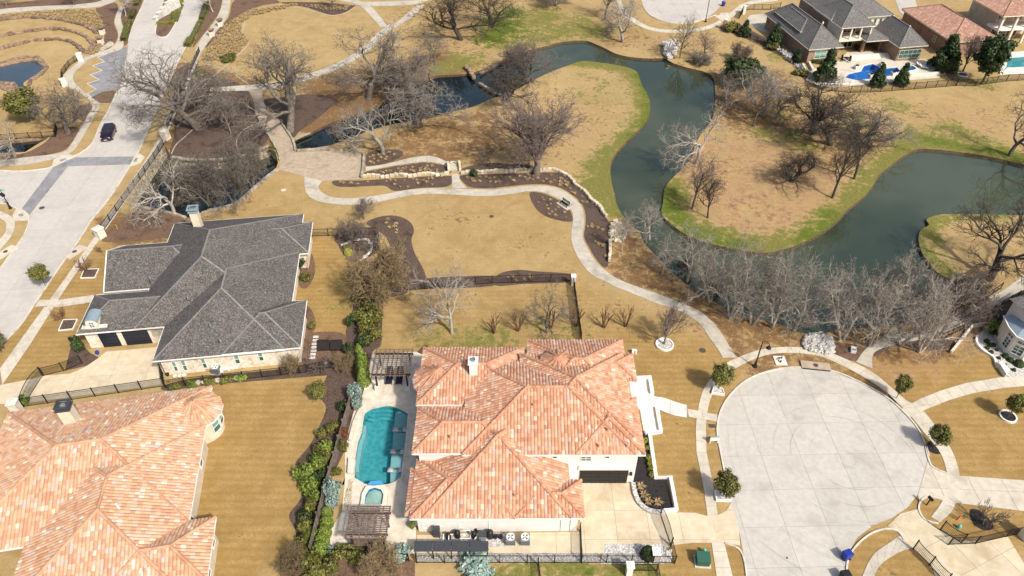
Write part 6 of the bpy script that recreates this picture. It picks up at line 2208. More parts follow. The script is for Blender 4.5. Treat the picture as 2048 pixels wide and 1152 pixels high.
# hedges along the street at the top
for p0, p1, wd, hh, lab, mt_ in (((248, 82), (259, 46), 1.3, 0.8, 'clipped box hedge left of the street, nearest one', 'leaf_oak'), ((264, 38), (269, 24), 1.2, 0.8, 'clipped box hedge left of the street, middle one', 'leaf_oak'), ((273, 12), (279, -6), 1.3, 0.8, 'clipped box hedge left of the street at the top edge', 'leaf_oak'),
       ((375, 94), (384, 80), 1.5, 0.9, 'clipped box hedge end right of the street', 'leaf_oak'), ((385, 78), (402, 45), 1.0, 0.7, 'clipped box hedge right of the street, long one', 'leaf_oak'), ((404, 40), (414, 8), 1.2, 0.7, 'clipped box hedge right of the street at the top', 'leaf_oak'),
       ((315, 49), (349, 48), 1.0, 0.6, 'low yellow green hedge across the median', 'leaf_yellow'), ((346, 44), (358, 12), 2.2, 0.35, 'low green groundcover along the right of the median', 'leaf_olive'), ((350, 6), (368, 4), 1.6, 0.8, 'yellow green hedge at the top of the median', 'leaf_yellow')):
 a_, b_ = G(*p0), G(*p1)
 c_ = (a_ + b_) / 2
 o = put_leafy(*p0, 10, 'hedge', mt_, lab, 'hedges along the street', 'hedge', 'hedge', hh, math.atan2(b_.y - a_.y, b_.x - a_.x))
 o.location = (c_.x, c_.y, 0.05)
 o.scale = ((b_ - a_).length, wd, hh)


# ------------------------------------------------------------------ dry grass
def in_poly(p, poly):
 return bool(inside(np.array([p]), poly)[0])


def scatter(pxs, n, seed, mind=0.5):
 poly = W(pxs)
 rn = random.Random(seed)
 xs, ys = [p[0] for p in poly], [p[1] for p in poly]
 out = []
 for _ in range(n * 30):
  p = (rn.uniform(min(xs), max(xs)), rn.uniform(min(ys), max(ys)))
  if in_poly(p, poly) and all(math.dist(p, q) > mind for q in out):
   out.append(p)
   if len(out) >= n:
    break
 return out


CLUMPS = ((20, [(672, 370), (670, 364), (780, 360), (900, 356), (895, 368), (830, 374), (790, 378), (760, 370)], 'dry grass clump in the bed below the wavy stone wall', 0.75),
  (26, [(740, 346), (820, 334), (870, 330), (892, 338), (890, 345), (800, 348)], 'dry grass clump in the bed above the wavy stone wall', 0.75),
  (14, [(738, 312), (770, 304), (798, 304), (780, 320), (738, 330)], 'dry grass clump in the corner bed by the plaza', 0.75),
  (40, [(928, 356), (1020, 352), (1105, 350), (1140, 370), (1175, 405), (1172, 415), (1150, 390), (1120, 372), (1060, 364), (960, 370)], 'dry grass clump in the long bed inside the curving path', 0.8),
  (10, [(1178, 425), (1208, 445), (1212, 515), (1190, 500), (1174, 470)], 'dry grass clump at the lower end of the long curving bed', 0.8),
  (14, [(1066, 390), (1100, 400), (1130, 425), (1138, 438), (1110, 435), (1080, 420)], 'dry grass clump in the bench bed', 0.7),
  (7, [(768, 440), (795, 442), (805, 462), (790, 470), (775, 455)], 'pale grass clump in the curved middle bed', 0.9),
  (6, [(1000, 550), (1060, 546), (1100, 550), (1060, 562), (1000, 566)], 'dry grass clump in the fence strip', 0.7))
gi = 0
for n, pl, lab, sc in CLUMPS:
 for p in scatter(pl, n, 100 + gi, 0.6):
  o = link('grass_clump', LEAF['tuft'][1], None)
  k = sc * random.uniform(0.7, 1.25)
  o.location = (p[0], p[1], 0.03)
  o.rotation_euler = (0, 0, random.random() * 6.28)
  o.scale = (k, k, k)
  tag(o, lab, 'grass', 'grass clumps: ' + lab.split(' in ')[-1].split(' at ')[-1])
 gi += 1
for i, (px, py) in enumerate(((1281, 976), (1287, 993), (1296, 1006), (1315, 1008))):
 o = link('grass_clump', LEAF['tuft'][1], None)
 b = G(px, py)
 o.location = (b.x, b.y, 0.06)
 o.scale = (1.15, 1.15, 1.1)
 tag(o, 'tawny grass clump in the black mulch by the garage', 'grass', 'grass clumps in the black bed')
for i, (px, py) in enumerate(((1290, 884), (1293, 899), (1297, 919), (1299, 930), (1302, 940), (1303, 953))):
 put_leafy(px, py, 15, 'shrub_%d' % (i % 3), 'leaf_yellow', 'yellow green plant in the narrow black bed beside the garage', 'plants in the black bed', 'plant', 'plant', 0.7)


def grass_mass(name, label, zones, mat='leaf_dry'):
 V, F_, T_ = [], [], []
 rn = random.Random(3)
 tv = np.array(TUFT_V)
 for n, pl, sc, seed, md in zones:
  for p in scatter(pl, n, seed, md):
   k = sc * rn.uniform(0.7, 1.25)
   a = rn.random() * 6.28
   c, s = math.cos(a), math.sin(a)
   q = tv * k
   q = np.c_[q[:, 0] * c - q[:, 1] * s + p[0], q[:, 0] * s + q[:, 1] * c + p[1], q[:, 2] + 0.01]
   b = len(V)
   V += q.tolist()
   F_ += [tuple(i + b for i in f) for f in TUFT_F]
   T_ += [rn.random() for _ in TUFT_F]
 o = mesh(name, V, F_, mat, None, T_)
 return tag(o, label, 'grass', kind='stuff')


grass_mass('dry_grass', 'tall dry grass covering the slopes beside the upper street', (
 (260, [(418, 95), (440, 65), (460, 45), (500, 22), (560, 12), (600, 10), (560, 20), (505, 32), (485, 45), (480, 62), (498, 82), (478, 108), (440, 122), (402, 120)], 1.15, 21, 0.62),
 (240, [(0, 42), (0, 32), (60, 26), (120, 22), (185, 20), (205, 38), (210, 58), (196, 62), (170, 50), (110, 36), (50, 34)], 1.1, 22, 0.6),
 (60, [(185, 90), (200, 75), (206, 90), (200, 105), (180, 112), (172, 105)], 1.0, 23, 0.7),
 (70, [(600, 12), (700, 14), (690, 22), (640, 20)], 1.0, 24, 0.7)))
# ================================================================== BUILT DETAILS
ORD = ['first', 'second', 'third', 'fourth', 'fifth', 'sixth', 'seventh', 'eighth', 'ninth', 'tenth', 'eleventh', 'twelfth', 'thirteenth', 'fourteenth', 'fifteenth', 'sixteenth', 'seventeenth', 'eighteenth', 'nineteenth', 'twentieth']


def ordinal(n):
 if n < 20:
  return ORD[n]
 t = ('twenty', 'thirty', 'forty')[(n + 1) // 10 - 2]
 u = (n + 1) % 10
 return (t[:-1] + 'ieth') if u == 0 else t + ' ' + ORD[u - 1]


# a name of its own for every clump: counted from the left within its bed
by = {}
for o in bpy.data.objects:
 if o.name.startswith(('grass_clump', 'plant', 'clipped_ball')) and o.get('group') and o.parent is None:
  by.setdefault(o['label'], []).append(o)
for lab, os_ in by.items():
 if len(os_) > 1:
  for i, o in enumerate(sorted(os_, key=lambda q: q.location.x)):
   o['label'] = lab.replace(' in ', ', %s from left, in ' % ordinal(i), 1) if ' in ' in lab else '%s from the left, %s' % (ordinal(i), lab)

SPHERE_STONES = []


def stone_protos():
 for k in range(5):
  rn = random.Random(900 + k)
  v = []
  for z in (-0.5, 0.5):
   for y in (-0.5, 0.5):
    for x in (-0.5, 0.5):
     v.append((x * rn.uniform(0.82, 1.0), y * rn.uniform(0.82, 1.0), z * rn.uniform(0.85, 1.0)))
  me = bpy.data.meshes.new('stone')
  me.from_pydata(v, [], [(0, 2, 3, 1), (4, 5, 7, 6), (0, 1, 5, 4), (2, 6, 7, 3), (0, 4, 6, 2), (1, 3, 7, 5)])
  bm = bmesh.new()
  bm.from_mesh(me)
  bmesh.ops.bevel(bm, geom=bm.edges[:], offset=0.10, segments=1, affect='EDGES')
  bm.to_mesh(me)
  bm.free()
  me.materials.append(M['stone_wall'])
  SPHERE_STONES.append(me)


stone_protos()


def stone_wall(pxs, label, h=0.6, w=0.5, step=0.9, mat='stone_wall', z0=0.0, courses=1, jitter=0.08, wave=0.0, wave_len=4.5, curve=True, name='stone_wall', cat='wall', group=None, closed=False):
 """wall of separate blocks laid along a line, each block a piece"""
 line = W(spline(pxs, closed) if curve else pxs)
 if closed:
  line.append(line[0])
 root = empty(name, (line[0][0], line[0][1], z0), 0, label, cat, group)
 rn = random.Random(len(pxs) * 77 + int(pxs[0][0]))
 ln = sum(math.dist(line[i], line[i + 1]) for i in range(len(line) - 1))
 for c in range(courses):
  pts = resample(line, n=max(2, int(ln / step)))
  run = 0.0
  for i in range(len(pts) - 1):
   a, b = pts[i], pts[i + 1]
   dx, dy = b[0] - a[0], b[1] - a[1]
   L = math.hypot(dx, dy)
   off = wave * math.sin(2 * math.pi * run / wave_len)
   run += L
   t = 0.5 + (0.35 if c % 2 else 0)
   x, y = a[0] + dx * t - dy / L * (off + rn.uniform(-jitter, jitter) * w), a[1] + dy * t + dx / L * (off + rn.uniform(-jitter, jitter) * w)
   o = link('stone', SPHERE_STONES[rn.randrange(5)], None, root)
   hh = h / courses * rn.uniform(1 - jitter * 1.5, 1 + jitter * 1.5)
   slope = math.atan2(wave * 2 * math.pi / wave_len * math.cos(2 * math.pi * run / wave_len), 1) if wave else 0
   o.location = (x - line[0][0], y - line[0][1], h / courses * (c + 0.5) - 0.02)
   o.rotation_euler = (0, 0, math.atan2(dy, dx) + slope + rn.uniform(-jitter, jitter))
   o.scale = (L * rn.uniform(1.0, 1.12), w * rn.uniform(1 - jitter * 2, 1 + jitter * 2), hh)
   o.material_slots[0].link = 'OBJECT'
   o.material_slots[0].material = M[mat]
 return root


stone_wall([(724, 355), (760, 354), (820, 352), (870, 350), (898, 349)], 'low wavy stone wall between the two planted beds', 0.55, 0.55, 0.75, wave=0.30)
stone_wall([(921, 348), (960, 346), (1024, 344), (1075, 343), (1109, 342), (1129, 350), (1154, 373), (1186, 403), (1214, 435)], 'long low stone wall curving down towards the pond', 0.6, 0.55, 0.8, wave=0.14)
stone_wall([(1219, 484), (1220, 505), (1218, 525)], 'short straight stone wall below the rubble spill', 0.7, 0.5, 0.7)
stone_wall([(594, 304), (640, 301), (680, 303), (707, 303), (729, 310)], 'low stone wall along the creek side of the plaza', 0.55, 0.45, 0.8, mat='stone_grey')
stone_wall([(729, 311), (728, 335), (724, 358)], 'stone wall closing the right side of the plaza', 0.8, 0.45, 0.8, curve=False, mat='stone_grey')
stone_wall([(345, 315), (375, 320), (425, 321), (475, 315), (512, 304), (538, 292)], 'coping stones above the creek pool on the far side', 0.35, 0.6, 0.9, mat='stone_grey')
stone_wall([(397, 436), (410, 426), (430, 421), (470, 411), (492, 394), (512, 376), (537, 354), (556, 340)], 'curved stone parapet on the near side of the creek pool', 0.45, 0.6, 0.9, mat='stone_grey')
stone_wall([(275, 414), (317, 421), (350, 429), (372, 436)], 'coping stones at the brown mulch end of the creek pool', 0.3, 0.5, 0.9, mat='stone_grey')
stone_wall([(514, 232), (540, 276), (556, 303), (561, 322)], 'left stone parapet of the culvert path', 0.5, 0.45, 0.9, mat='stone_grey')
stone_wall([(562, 247), (584, 278), (592, 303)], 'right stone parapet of the culvert path', 0.5, 0.4, 0.9, mat='stone_grey')
stone_wall([(620, 267), (587, 281)], 'short stone wall at the creek mouth', 0.3, 0.5, 0.9, curve=False, mat='stone_grey')
stone_wall([(932, 136), (940, 148), (948, 160)], 'heavy stones beside the creek weir, upper group', 0.9, 0.9, 1.3, 'stone_brown', curve=False)
stone_wall([(958, 166), (980, 180), (1003, 190)], 'stone weir across the creek narrows', 0.5, 0.8, 1.2, z0=-0.3, curve=False, mat='stone_grey')
stone_wall([(960, 148), (990, 132), (1020, 118)], 'mossy stone edge above the weir', 0.4, 0.7, 1.2, 'stone_brown', curve=False)
# amphitheatre terraces
TER = ([(-12, 45), (0, 42), (50, 36), (107, 39), (150, 47), (180, 57), (196, 68)], [(-12, 79), (0, 75), (50, 65), (107, 59), (150, 65), (175, 77), (186, 88)], [(-12, 103), (0, 100), (37, 90), (75, 82), (112, 80), (140, 84), (160, 97), (168, 106)])
for i, t in enumerate(TER):
 stone_wall(t, ('upper', 'middle', 'lower')[i] + ' curved rough stone step of the grassy terraces', 0.6, 0.9, 1.05, 'stone_brown', jitter=0.22, group='terrace steps', courses=1)
stone_wall([(-12, 128), (0, 126), (37, 118), (64, 115), (82, 122), (93, 136), (80, 151), (60, 164), (55, 178), (33, 178), (26, 168), (-12, 166)], 'rough stone rim round the small basin', 0.35, 0.9, 1.1, 'stone_brown', jitter=0.25)
stone_wall([(-6, 172), (12, 178), (30, 188), (24, 200), (8, 205), (-6, 210)], 'tumbled brown boulders below the small basin', 0.7, 1.1, 1.2, 'stone_brown', jitter=0.3)
stone_wall([(190, 92), (182, 100), (175, 108)], 'rough stones at the foot of the terrace stair', 0.6, 1.0, 1.0, 'stone_brown', jitter=0.3)
# ring of pale edging stones
stone_wall([(682, 491), (690, 489), (699, 484), (710, 480), (724, 478), (736, 481), (742, 490), (742, 501), (736, 510), (726, 517), (716, 524), (709, 529)], 'ring of pale flat edging stones in the shrub bed', 0.18, 0.5, 0.62, 'stone_pale', jitter=0.15, name='stone_edging', cat='edging')
# little arched steps
ar = empty('stone_arch', G(908, 336), R(8), 'small arched stone bridge step at the top of the path spur', 'steps')
n = 9
for s_ in (-1, 1):
 for i in range(n):
  t = math.pi * i / (n - 1)
  o = link('stone', SPHERE_STONES[i % 5], None, ar)
  o.location = (s_ * 0.95, 1.3 - 2.4 * i / (n - 1), 0.25 + 0.55 * math.sin(t))
  o.scale = (0.42, 0.42, 0.6)
for i in range(5):
 MB().box(-0.75, 0.75, 1.2 - i * 0.5, 1.7 - i * 0.5, 0.0, 0.12 + 0.10 * (2 - abs(i - 2))).build('tread', 'path_concrete', ar)
stone_wall([(901, 330), (908, 326), (916, 332)], 'curved stones hugging the arched step', 0.5, 0.4, 0.6)


# ------------------------------------------------------------------ rock spills
def rocks(pl, n, smin, smax, mat, label, seed, heap=0.3):
 V, F_ = [], []
 rn = random.Random(seed)
 base = SPHERE_STONES[0]
 for p in scatter(pl, n, seed, smin * 0.7):
  me = SPHERE_STONES[rn.randrange(5)]
  s = Vector((rn.uniform(smin, smax), rn.uniform(smin, smax), rn.uniform(smin, smax) * 0.7))
  rot = Matrix.Rotation(rn.random() * 6.28, 3, Vector((rn.gauss(0, 1), rn.gauss(0, 1), rn.gauss(0, 1))).normalized())
  b = len(V)
  z = rn.uniform(0.05, heap)
  for v in me.vertices:
   q = rot @ Vector((v.co.x * s.x, v.co.y * s.y, v.co.z * s.z))
   V.append((q.x + p[0], q.y + p[1], q.z + z))
  F_ += [tuple(i + b for i in f.vertices) for f in me.polygons]
 o = mesh('rock_pile', V, F_, mat)
 return tag(o, label, 'rocks', kind='stuff')


rocks([(1604, 690), (1612, 672), (1640, 668), (1662, 680), (1668, 705), (1650, 708), (1610, 700)], 330, 0.25, 0.6, 'stone_pale', 'spill of white rocks between the pond and the pavement', 5, 0.35)
rocks([(1222, 452), (1232, 444), (1248, 458), (1252, 476), (1240, 484), (1222, 482), (1218, 468)], 120, 0.3, 0.75, 'stone_wall', 'pale rubble spill at the end of the curving wall', 6, 0.4)
rocks([(1326, 92), (1345, 84), (1358, 92), (1350, 110), (1338, 122), (1328, 112)], 150, 0.35, 0.9, 'stone_pale', 'far spill of white rocks at the pond head', 7, 1.0)
rocks([(1320, 690), (1328, 684), (1337, 686), (1338, 692), (1330, 697), (1321, 695)], 150, 0.10, 0.22, 'gravel', 'grey gravel inside the round tree ring', 8, 0.10)
rocks([(430, 737), (470, 728), (490, 724), (488, 734), (440, 744)], 60, 0.25, 0.55, 'stone_pale', 'heap of pale rocks beside the air conditioner', 9, 0.3)
rocks([(1342, 1100), (1322, 1108), (1320, 1122), (1340, 1124)], 110, 0.12, 0.3, 'stone_pale', 'white pebbles inside the gate corner', 10, 0.12)
rocks([(690, 1000), (700, 960), (706, 965), (700, 1020), (690, 1020)], 120, 0.10, 0.28, 'stone_wall', 'pebble strip between the silver shrubs and the pool deck', 11, 0.1)


# ------------------------------------------------------------------ fences
def iron_fence(pxs, label, h=1.5, post=2.4, mat='dark_metal', cat='fence', group=None, world=None, picket=0.13, name='iron_fence', top=None, rail=0.05):
 line = world or W(pxs)
 root = empty(name, (line[0][0], line[0][1], 0), 0, label, cat, group)
 ox, oy = line[0]
 pk, rails = MB(), []
 run = 0
 for i in range(len(line) - 1):
  a, b = Vector((line[i][0] - ox, line[i][1] - oy, 0)), Vector((line[i + 1][0] - ox, line[i + 1][1] - oy, 0))
  L = (b - a).length
  d = (b - a).normalized()
  m = max(1, round(L / post))
  for k in range(m + (1 if i == len(line) - 2 else 0)):
   p = a + d * (L * k / m)
   MB().box(-0.045, 0.045, -0.045, 0.045, -0.1, h + 0.08).build('post', mat, root).location = p
  tops = (lambda t: h) if top is None else (lambda t: h + top * math.sin(math.pi * t))
  for zz in (0.12, None):
   seg = 1 if top is None or zz else 10
   rb = MB()
   for k in range(seg):
    t0, t1 = k / seg, (k + 1) / seg
    z0_, z1_ = (zz, zz) if zz else (tops(t0) - 0.08, tops(t1) - 0.08)
    rb.bar(a + d * L * t0 + Vector((0, 0, z0_)), a + d * L * t1 + Vector((0, 0, z1_)), rail, rail)
   rb.build('rail', mat, root)
  nn = int(L / picket)
  for k in range(1, nn):
   p = a + d * (L * k / nn)
   pk.box(p.x - 0.011, p.x + 0.011, p.y - 0.011, p.y + 0.011, 0.08, tops(k / nn))
 if pk.v:
  o = pk.build('pickets', mat, root)
  o['kind'] = 'stuff'
 return root


IF = 'black iron fences'
iron_fence([(48, 814), (330, 773)], 'black iron fence between the cream drive and the pale tiled roof', 1.5, group=IF)
iron_fence([(330, 773), (326, 748)], 'short iron fence panel at the end of the cream drive', 1.7, 1.6, group=IF)
iron_fence([(332, 776), (450, 763), (600, 747), (705, 728)], 'iron fence along the planted strip below the limestone house', 1.4, group=IF)
iron_fence([(88, 752), (128, 742), (165, 727)], 'iron fence from the drive gate to the garage corner', 1.4, group=IF)
iron_fence([(624, 473), (757, 470), (757, 505)], 'iron fence at the back corner of the limestone garden', 1.4, group=IF)
iron_fence([(815, 581), (985, 567), (1140, 563)], 'iron fence along the back of the white house lawn', 1.4, group=IF)
iron_fence([(1146, 566), (1153, 620), (1162, 684)], 'side fence running from the white pillar towards the white house', 1.6, 1.6, picket=0.07, group=IF)
iron_fence([(834, 1126), (1000, 1126), (1163, 1126), (1262, 1126), (1349, 1127), (1341, 1093)], 'iron fence along the front of the white house yard', 1.4, group=IF)
iron_fence([(1162, 1124), (1160, 1062)], 'iron fence between service yard and drive', 1.5, group=IF)
iron_fence([(1076, 1130), (1082, 1180)], 'iron fence running off the bottom edge', 1.3, group=IF)
iron_fence([(1262, 1142), (1313, 1142), (1318, 1170)], 'iron fence joining the lower white pillar', 1.3, group=IF)
iron_fence([(818, 1122), (700, 1112), (640, 1112)], 'iron fence below the lower pergola', 1.3, group=IF)
iron_fence([(1896, 1090), (1950, 1088), (2012, 1074), (2050, 1066)], 'iron fence right of the open drive gates', 1.4, group=IF)
iron_fence([(1590, 122), (1605, 150), (1645, 181), (1700, 186), (1760, 184), (1850, 177), (1912, 172), (1895, 152)], 'iron fence round the far brick house pool', 1.5, group=IF)
iron_fence([(1912, 172), (1950, 172), (2012, 163), (2100, 158)], 'iron fence below the top right house', 1.5, group=IF)
iron_fence([(1450, 56), (1500, 80), (1540, 100), (1575, 118)], 'iron fence sloping down from the far gate', 1.5, group=IF)
iron_fence([(1490, 20), (1540, 20), (1560, 16)], 'iron fence beside the far drive court', 1.4, group=IF)
iron_fence([(207, 462), (260, 388), (310, 318), (328, 290)], 'iron railing on the creek wall beside the street', 1.2, group=IF)
iron_fence([(336, 256), (352, 215), (372, 165), (400, 104)], 'iron railing on the upper bridge parapet beside the street', 1.2, group=IF)
iron_fence([(160, 118), (140, 132), (126, 150), (126, 164)], 'iron railing curving below the terraces', 1.2, group=IF)
iron_fence([(115, 258), (112, 274), (60, 277), (-20, 282)], 'iron railing above the narrow dark water', 1.2, group=IF)
iron_fence([(1838, 665), (1900, 640), (1950, 612), (2000, 578)], 'dark rail along the water side of the dam path', 1.1, 2.2, picket=9, group='dam path rails', rail=0.09)
iron_fence([(1880, 680), (1945, 650), (1985, 622), (2035, 594)], 'dark rail along the land side of the dam path', 1.1, 2.2, picket=9, group='dam path rails', rail=0.09)
iron_fence([(1968, 655), (1990, 650), (2060, 646)], 'dark fence behind the white right edge house', 1.6, 2.0, group=IF)
GT = 'black iron drive gates'
iron_fence([(48, 812), (86, 752)], 'arched iron drive gate of the limestone house', 1.5, 6, cat='gate', group=GT, name='drive_gate', top=0.45)
iron_fence([(1342, 1092), (1321, 1030)], 'arched iron drive gate of the white house', 1.5, 6, cat='gate', group=GT, name='drive_gate', top=0.45)
iron_fence([(1826, 1098), (1858, 1131), (1890, 1165)], 'left open iron gate leaf at the bottom right drive', 1.6, 2.5, cat='gate', group=GT, name='drive_gate', top=-0.15)
iron_fence([(1880, 1060), (1922, 1086)], 'right open iron gate leaf at the bottom right drive', 1.6, 6, cat='gate', group=GT, name='drive_gate', top=-0.2)
iron_fence([(1478, 38), (1486, 24)], 'far iron gate between stone piers', 1.6, 3, cat='gate', group=GT, name='drive_gate', picket=0.05)


def board_fence(pxs, label, h=1.8, mat='fence_wood'):
 line = W(pxs)
 root = empty('wooden_fence', (line[0][0], line[0][1], 0), 0, label, 'fence')
 ox, oy = line[0]
 rn = random.Random(4)
 proto = None
 for i in range(len(line) - 1):
  a, b = Vector((line[i][0] - ox, line[i][1] - oy, 0)), Vector((line[i + 1][0] - ox, line[i + 1][1] - oy, 0))
  L = (b - a).length
  d = (b - a).normalized()
  m = max(1, round(L / 2.4))
  for k in range(m):
   MB().box(-0.06, 0.06, -0.06, 0.06, 0, h + 0.1).build('post', mat, root).location = a + d * (L * k / m) + Vector((d.y, -d.x, 0)) * 0.09
  for zz in (0.4, h - 0.3):
   MB().bar(a + Vector((d.y * 0.06, -d.x * 0.06, zz)), b + Vector((d.y * 0.06, -d.x * 0.06, zz)), 0.05, 0.1).build('rail', mat, root)
  n_ = int(L / 0.17)
  if proto is None:
   proto = MB().box(-0.078, 0.078, -0.012, 0.012, 0.03, h).build('board', mat, None)
   me = proto.data
   bpy.data.objects.remove(proto)
   proto = me
  for k in range(n_):
   o = link('board', proto, None, root)
   o.location = a + d * (L * (k + 0.5) / n_)
   o.rotation_euler = (0, rn.uniform(-0.01, 0.01), math.atan2(d.y, d.x))
   o.scale.z = rn.uniform(0.97, 1.02)
 return root


board_fence([(707, 800), (690, 860), (672, 925), (655, 985), (640, 1045), (624, 1112)], 'weathered board fence between the pool garden and the cream house lawn')


# ------------------------------------------------------------------ pillars
def pillar(px, py, label, w=0.75, h=1.7, mat='limestone', cap='cap_stone', ball=False, group='stone pillars', rz=0.0, l=None):
 r = empty('gate_pillar', G(px, py), rz, label, 'pillar', group)
 l = l or w
 MB().box(-w / 2, w / 2, -l / 2, l / 2, -0.1, h).build('shaft', mat, r)
 c = MB().box(-w / 2 - 0.09, w / 2 + 0.09, -l / 2 - 0.09, l / 2 + 0.09, h, h + 0.14)
 c.add([(-w / 2, -l / 2, h + 0.14), (w / 2, -l / 2, h + 0.14), (w / 2, l / 2, h + 0.14), (-w / 2, l / 2, h + 0.14), (0, 0, h + 0.28)], [(0, 1, 4), (1, 2, 4), (2, 3, 4), (3, 0, 4)])
 c.build('cap', cap, r)
 return r


pillar(203, 474, 'stone pillar at the lower end of the creek railing', 1.1, 1.5, rz=R(-30))
pillar(333, 278, 'stone pillar where the railing turns beside the dark bed', 1.2, 1.7, rz=R(-20))
pillar(163, 122, 'pale pillar at the top of the curved terrace railing', 1.0, 1.6, 'stucco_white', rz=R(20))
pillar(130, 172, 'pale pillar at the bottom of the curved terrace railing', 1.0, 1.4, 'stucco_white', rz=R(40))
pillar(40, 828, 'cream stone pillar at the drive gate of the limestone house', 0.9, 2.0, rz=R(10))
pillar(1146, 570, 'white pillar at the corner of the back lawn fence', 0.5, 1.6, 'stucco_white', 'trim_white')
pillar(1257, 1149, 'white pillar at the bottom edge by the iron fence', 0.55, 1.7, 'stucco_white', 'trim_white')
pillar(1309, 1120, 'white pillar beside the dark round bush', 0.6, 1.5, 'stucco_white', 'trim_white')
pillar(1448, 58, 'far stone pier at the end of the pavement', 0.7, 2.2, 'brick')
pillar(1487, 28, 'far pale pier at the iron gate', 0.6, 1.9, 'stucco_white', 'trim_white')
pillar(2050, 1075, 'rough stone pier at the right edge by the fence', 1.0, 1.6, rz=R(20))


def urn(px, py, label):
 r = empty('urn_pillar', G(px, py), 0, label, 'planter', 'bowl planters on pillars')
 MB().box(-0.5, 0.5, -0.5, 0.5, 0, 1.0).build('plinth', 'limestone', r)
 MB().lathe([(0.25, 1.0), (0.35, 1.1), (0.75, 1.5), (0.82, 1.62), (0.70, 1.62), (0.55, 1.45), (0.0, 1.42)], 18).build('bowl', 'stone_brown', r, True)
 return r


urn(206, 68, 'bowl planter on a pillar at the top of the terrace stair')
urn(203, 88, 'bowl planter on a pillar at the bottom of the terrace stair')
urn(442, 52, 'upper bowl planter on a pillar beside the right pavement')
urn(425, 72, 'lower bowl planter on a pillar beside the right pavement')
st = empty('terrace_stair', G(203, 100), R(70), 'narrow pale stair rail running down beside the terraces', 'stair')
for i in range(6):
 MB().box(-1.2 + i * 0.75, -0.5 + i * 0.75, -0.5, 0.5, 0, 0.12 + 0.1 * i).build('step', 'path_concrete', st)
# monument in the median
mo = empty('monument', G(333, 30), R(70), 'white stone monument on the planted median', 'monument')
for i, (x_, l_, w_, h_) in enumerate(((-3.4, 1.1, 0.9, 0.7), (-2.0, 1.4, 0.8, 1.3), (-0.3, 1.8, 0.7, 1.9), (1.7, 2.0, 0.7, 2.6), (3.9, 2.2, 0.7, 2.2))):
 MB().box(x_ - l_ / 2, x_ + l_ / 2, -w_ / 2, w_ / 2, 0, h_).build('block', 'stone_pale', mo)
 MB().box(x_ - l_ / 2 - 0.08, x_ + l_ / 2 + 0.08, -w_ / 2 - 0.08, w_ / 2 + 0.08, h_, h_ + 0.12).build('coping', 'cap_stone', mo)


# ------------------------------------------------------------------ pool garden of the white house
def sheet_holes(name, outer, holes, z, mat, parent=None):
 vin, ed = [], []
 for lp in [ccw(outer)] + [ccw(h) for h in holes]:
  b = len(vin)
  vin += [Vector(p) for p in lp]
  ed += [(b + i, b + (i + 1) % len(lp)) for i in range(len(lp))]
 V, E, F_, *_ = delaunay_2d_cdt(vin, ed, [], 0, 1e-5)
 co = np.array([(v.x, v.y) for v in V])
 out = []
 for f in F_:
  c = co[list(f)].mean(0)[None]
  if inside(c, outer)[0] and not any(inside(c, h)[0] for h in holes):
   a = area2([tuple(co[i]) for i in f])
   out.append(tuple(f) if a > 0 else tuple(f)[::-1])
 return mesh(name, [(p[0], p[1], z) for p in co.tolist()], out, mat, parent)


def pool(outline, label, water_mat_, plaster_, z=0.03, depth=1.3, cop='travertine', wl=-0.10, group=None):
 poly = ccw(outline)
 root = empty('swimming_pool', (poly[0][0], poly[0][1], 0), 0, label, 'pool', group)
 sub = lambda L_: [(p[0] - poly[0][0], p[1] - poly[0][1]) for p in L_]
 lp = sub(poly)
 n = len(lp)
 v = [(p[0], p[1], z) for p in lp] + [(p[0], p[1], -depth) for p in lp]
 f = [(i, (i + 1) % n, n + (i + 1) % n, n + i) for i in range(n)]
 mesh('basin_wall', v, [q[::-1] for q in f], plaster_, root)
 sheet('basin_floor', lp, -depth, plaster_, root)
 sheet('pool_water', lp, wl, water_mat_, root)
 strip_wall(MB(), offset_line(lp, -0.16, True), 0.34, 0.0, z + 0.05, True).build('coping', cop, root)
 return root, sub


DECK = [(744, 708), (832, 704), (850, 712), (838, 760), (842, 900), (832, 1000), (832, 1108), (664, 1106), (656, 1092), (664, 1056), (684, 1024), (690, 960), (690, 905), (698, 860), (710, 815), (726, 790), (736, 740)]
POOLP = spline([(729, 828), (740, 820), (752, 816), (777, 812), (799, 818), (816, 828)])[:-1] + [(816, 828), (814, 851), (811, 880), (807, 915), (802, 955), (790, 964), (777, 969), (745, 972), (729, 968), (709, 956), (711, 914), (716, 885), (724, 864), (726, 845)]
SPAO = [(719, 1018), (724, 986), (732, 972), (769, 970), (776, 984), (772, 1018)]
SPAI = [(729, 1008), (731, 991), (738, 979), (749, 975), (762, 979), (767, 989), (764, 1008)]
# the turf below the basins is cut away
dk = sheet_holes('pool_deck', W(DECK), [W(POOLP)], 0.055, 'travertine')
tag(dk, 'pale travertine terrace round the swimming pool', kind='structure')


def cut_ground(poly):
 """open the turf sheet under a basin"""
 g = bpy.data.objects['ground']
 me = g.data
 co = np.empty(len(me.vertices) * 3)
 me.vertices.foreach_get('co', co)
 co = co.reshape(-1, 3)
 bm = bmesh.new()
 bm.from_mesh(me)
 poly = ccw(poly)
 x0, x1 = min(p[0] for p in poly) - 3, max(p[0] for p in poly) + 3
 y0, y1 = min(p[1] for p in poly) - 3, max(p[1] for p in poly) + 3
 near = [f for f in bm.faces if x0 < f.calc_center_median().x < x1 and y0 < f.calc_center_median().y < y1]
 cen = np.array([(f.calc_center_median().x, f.calc_center_median().y) for f in near])
 ins = inside(cen, poly)
 ins |= dist_line(cen, poly + poly[:1]) < 0.7
 bmesh.ops.delete(bm, geom=[f for f, k in zip(near, ins) if k], context='FACES')
 bm.to_mesh(me)
 bm.free()


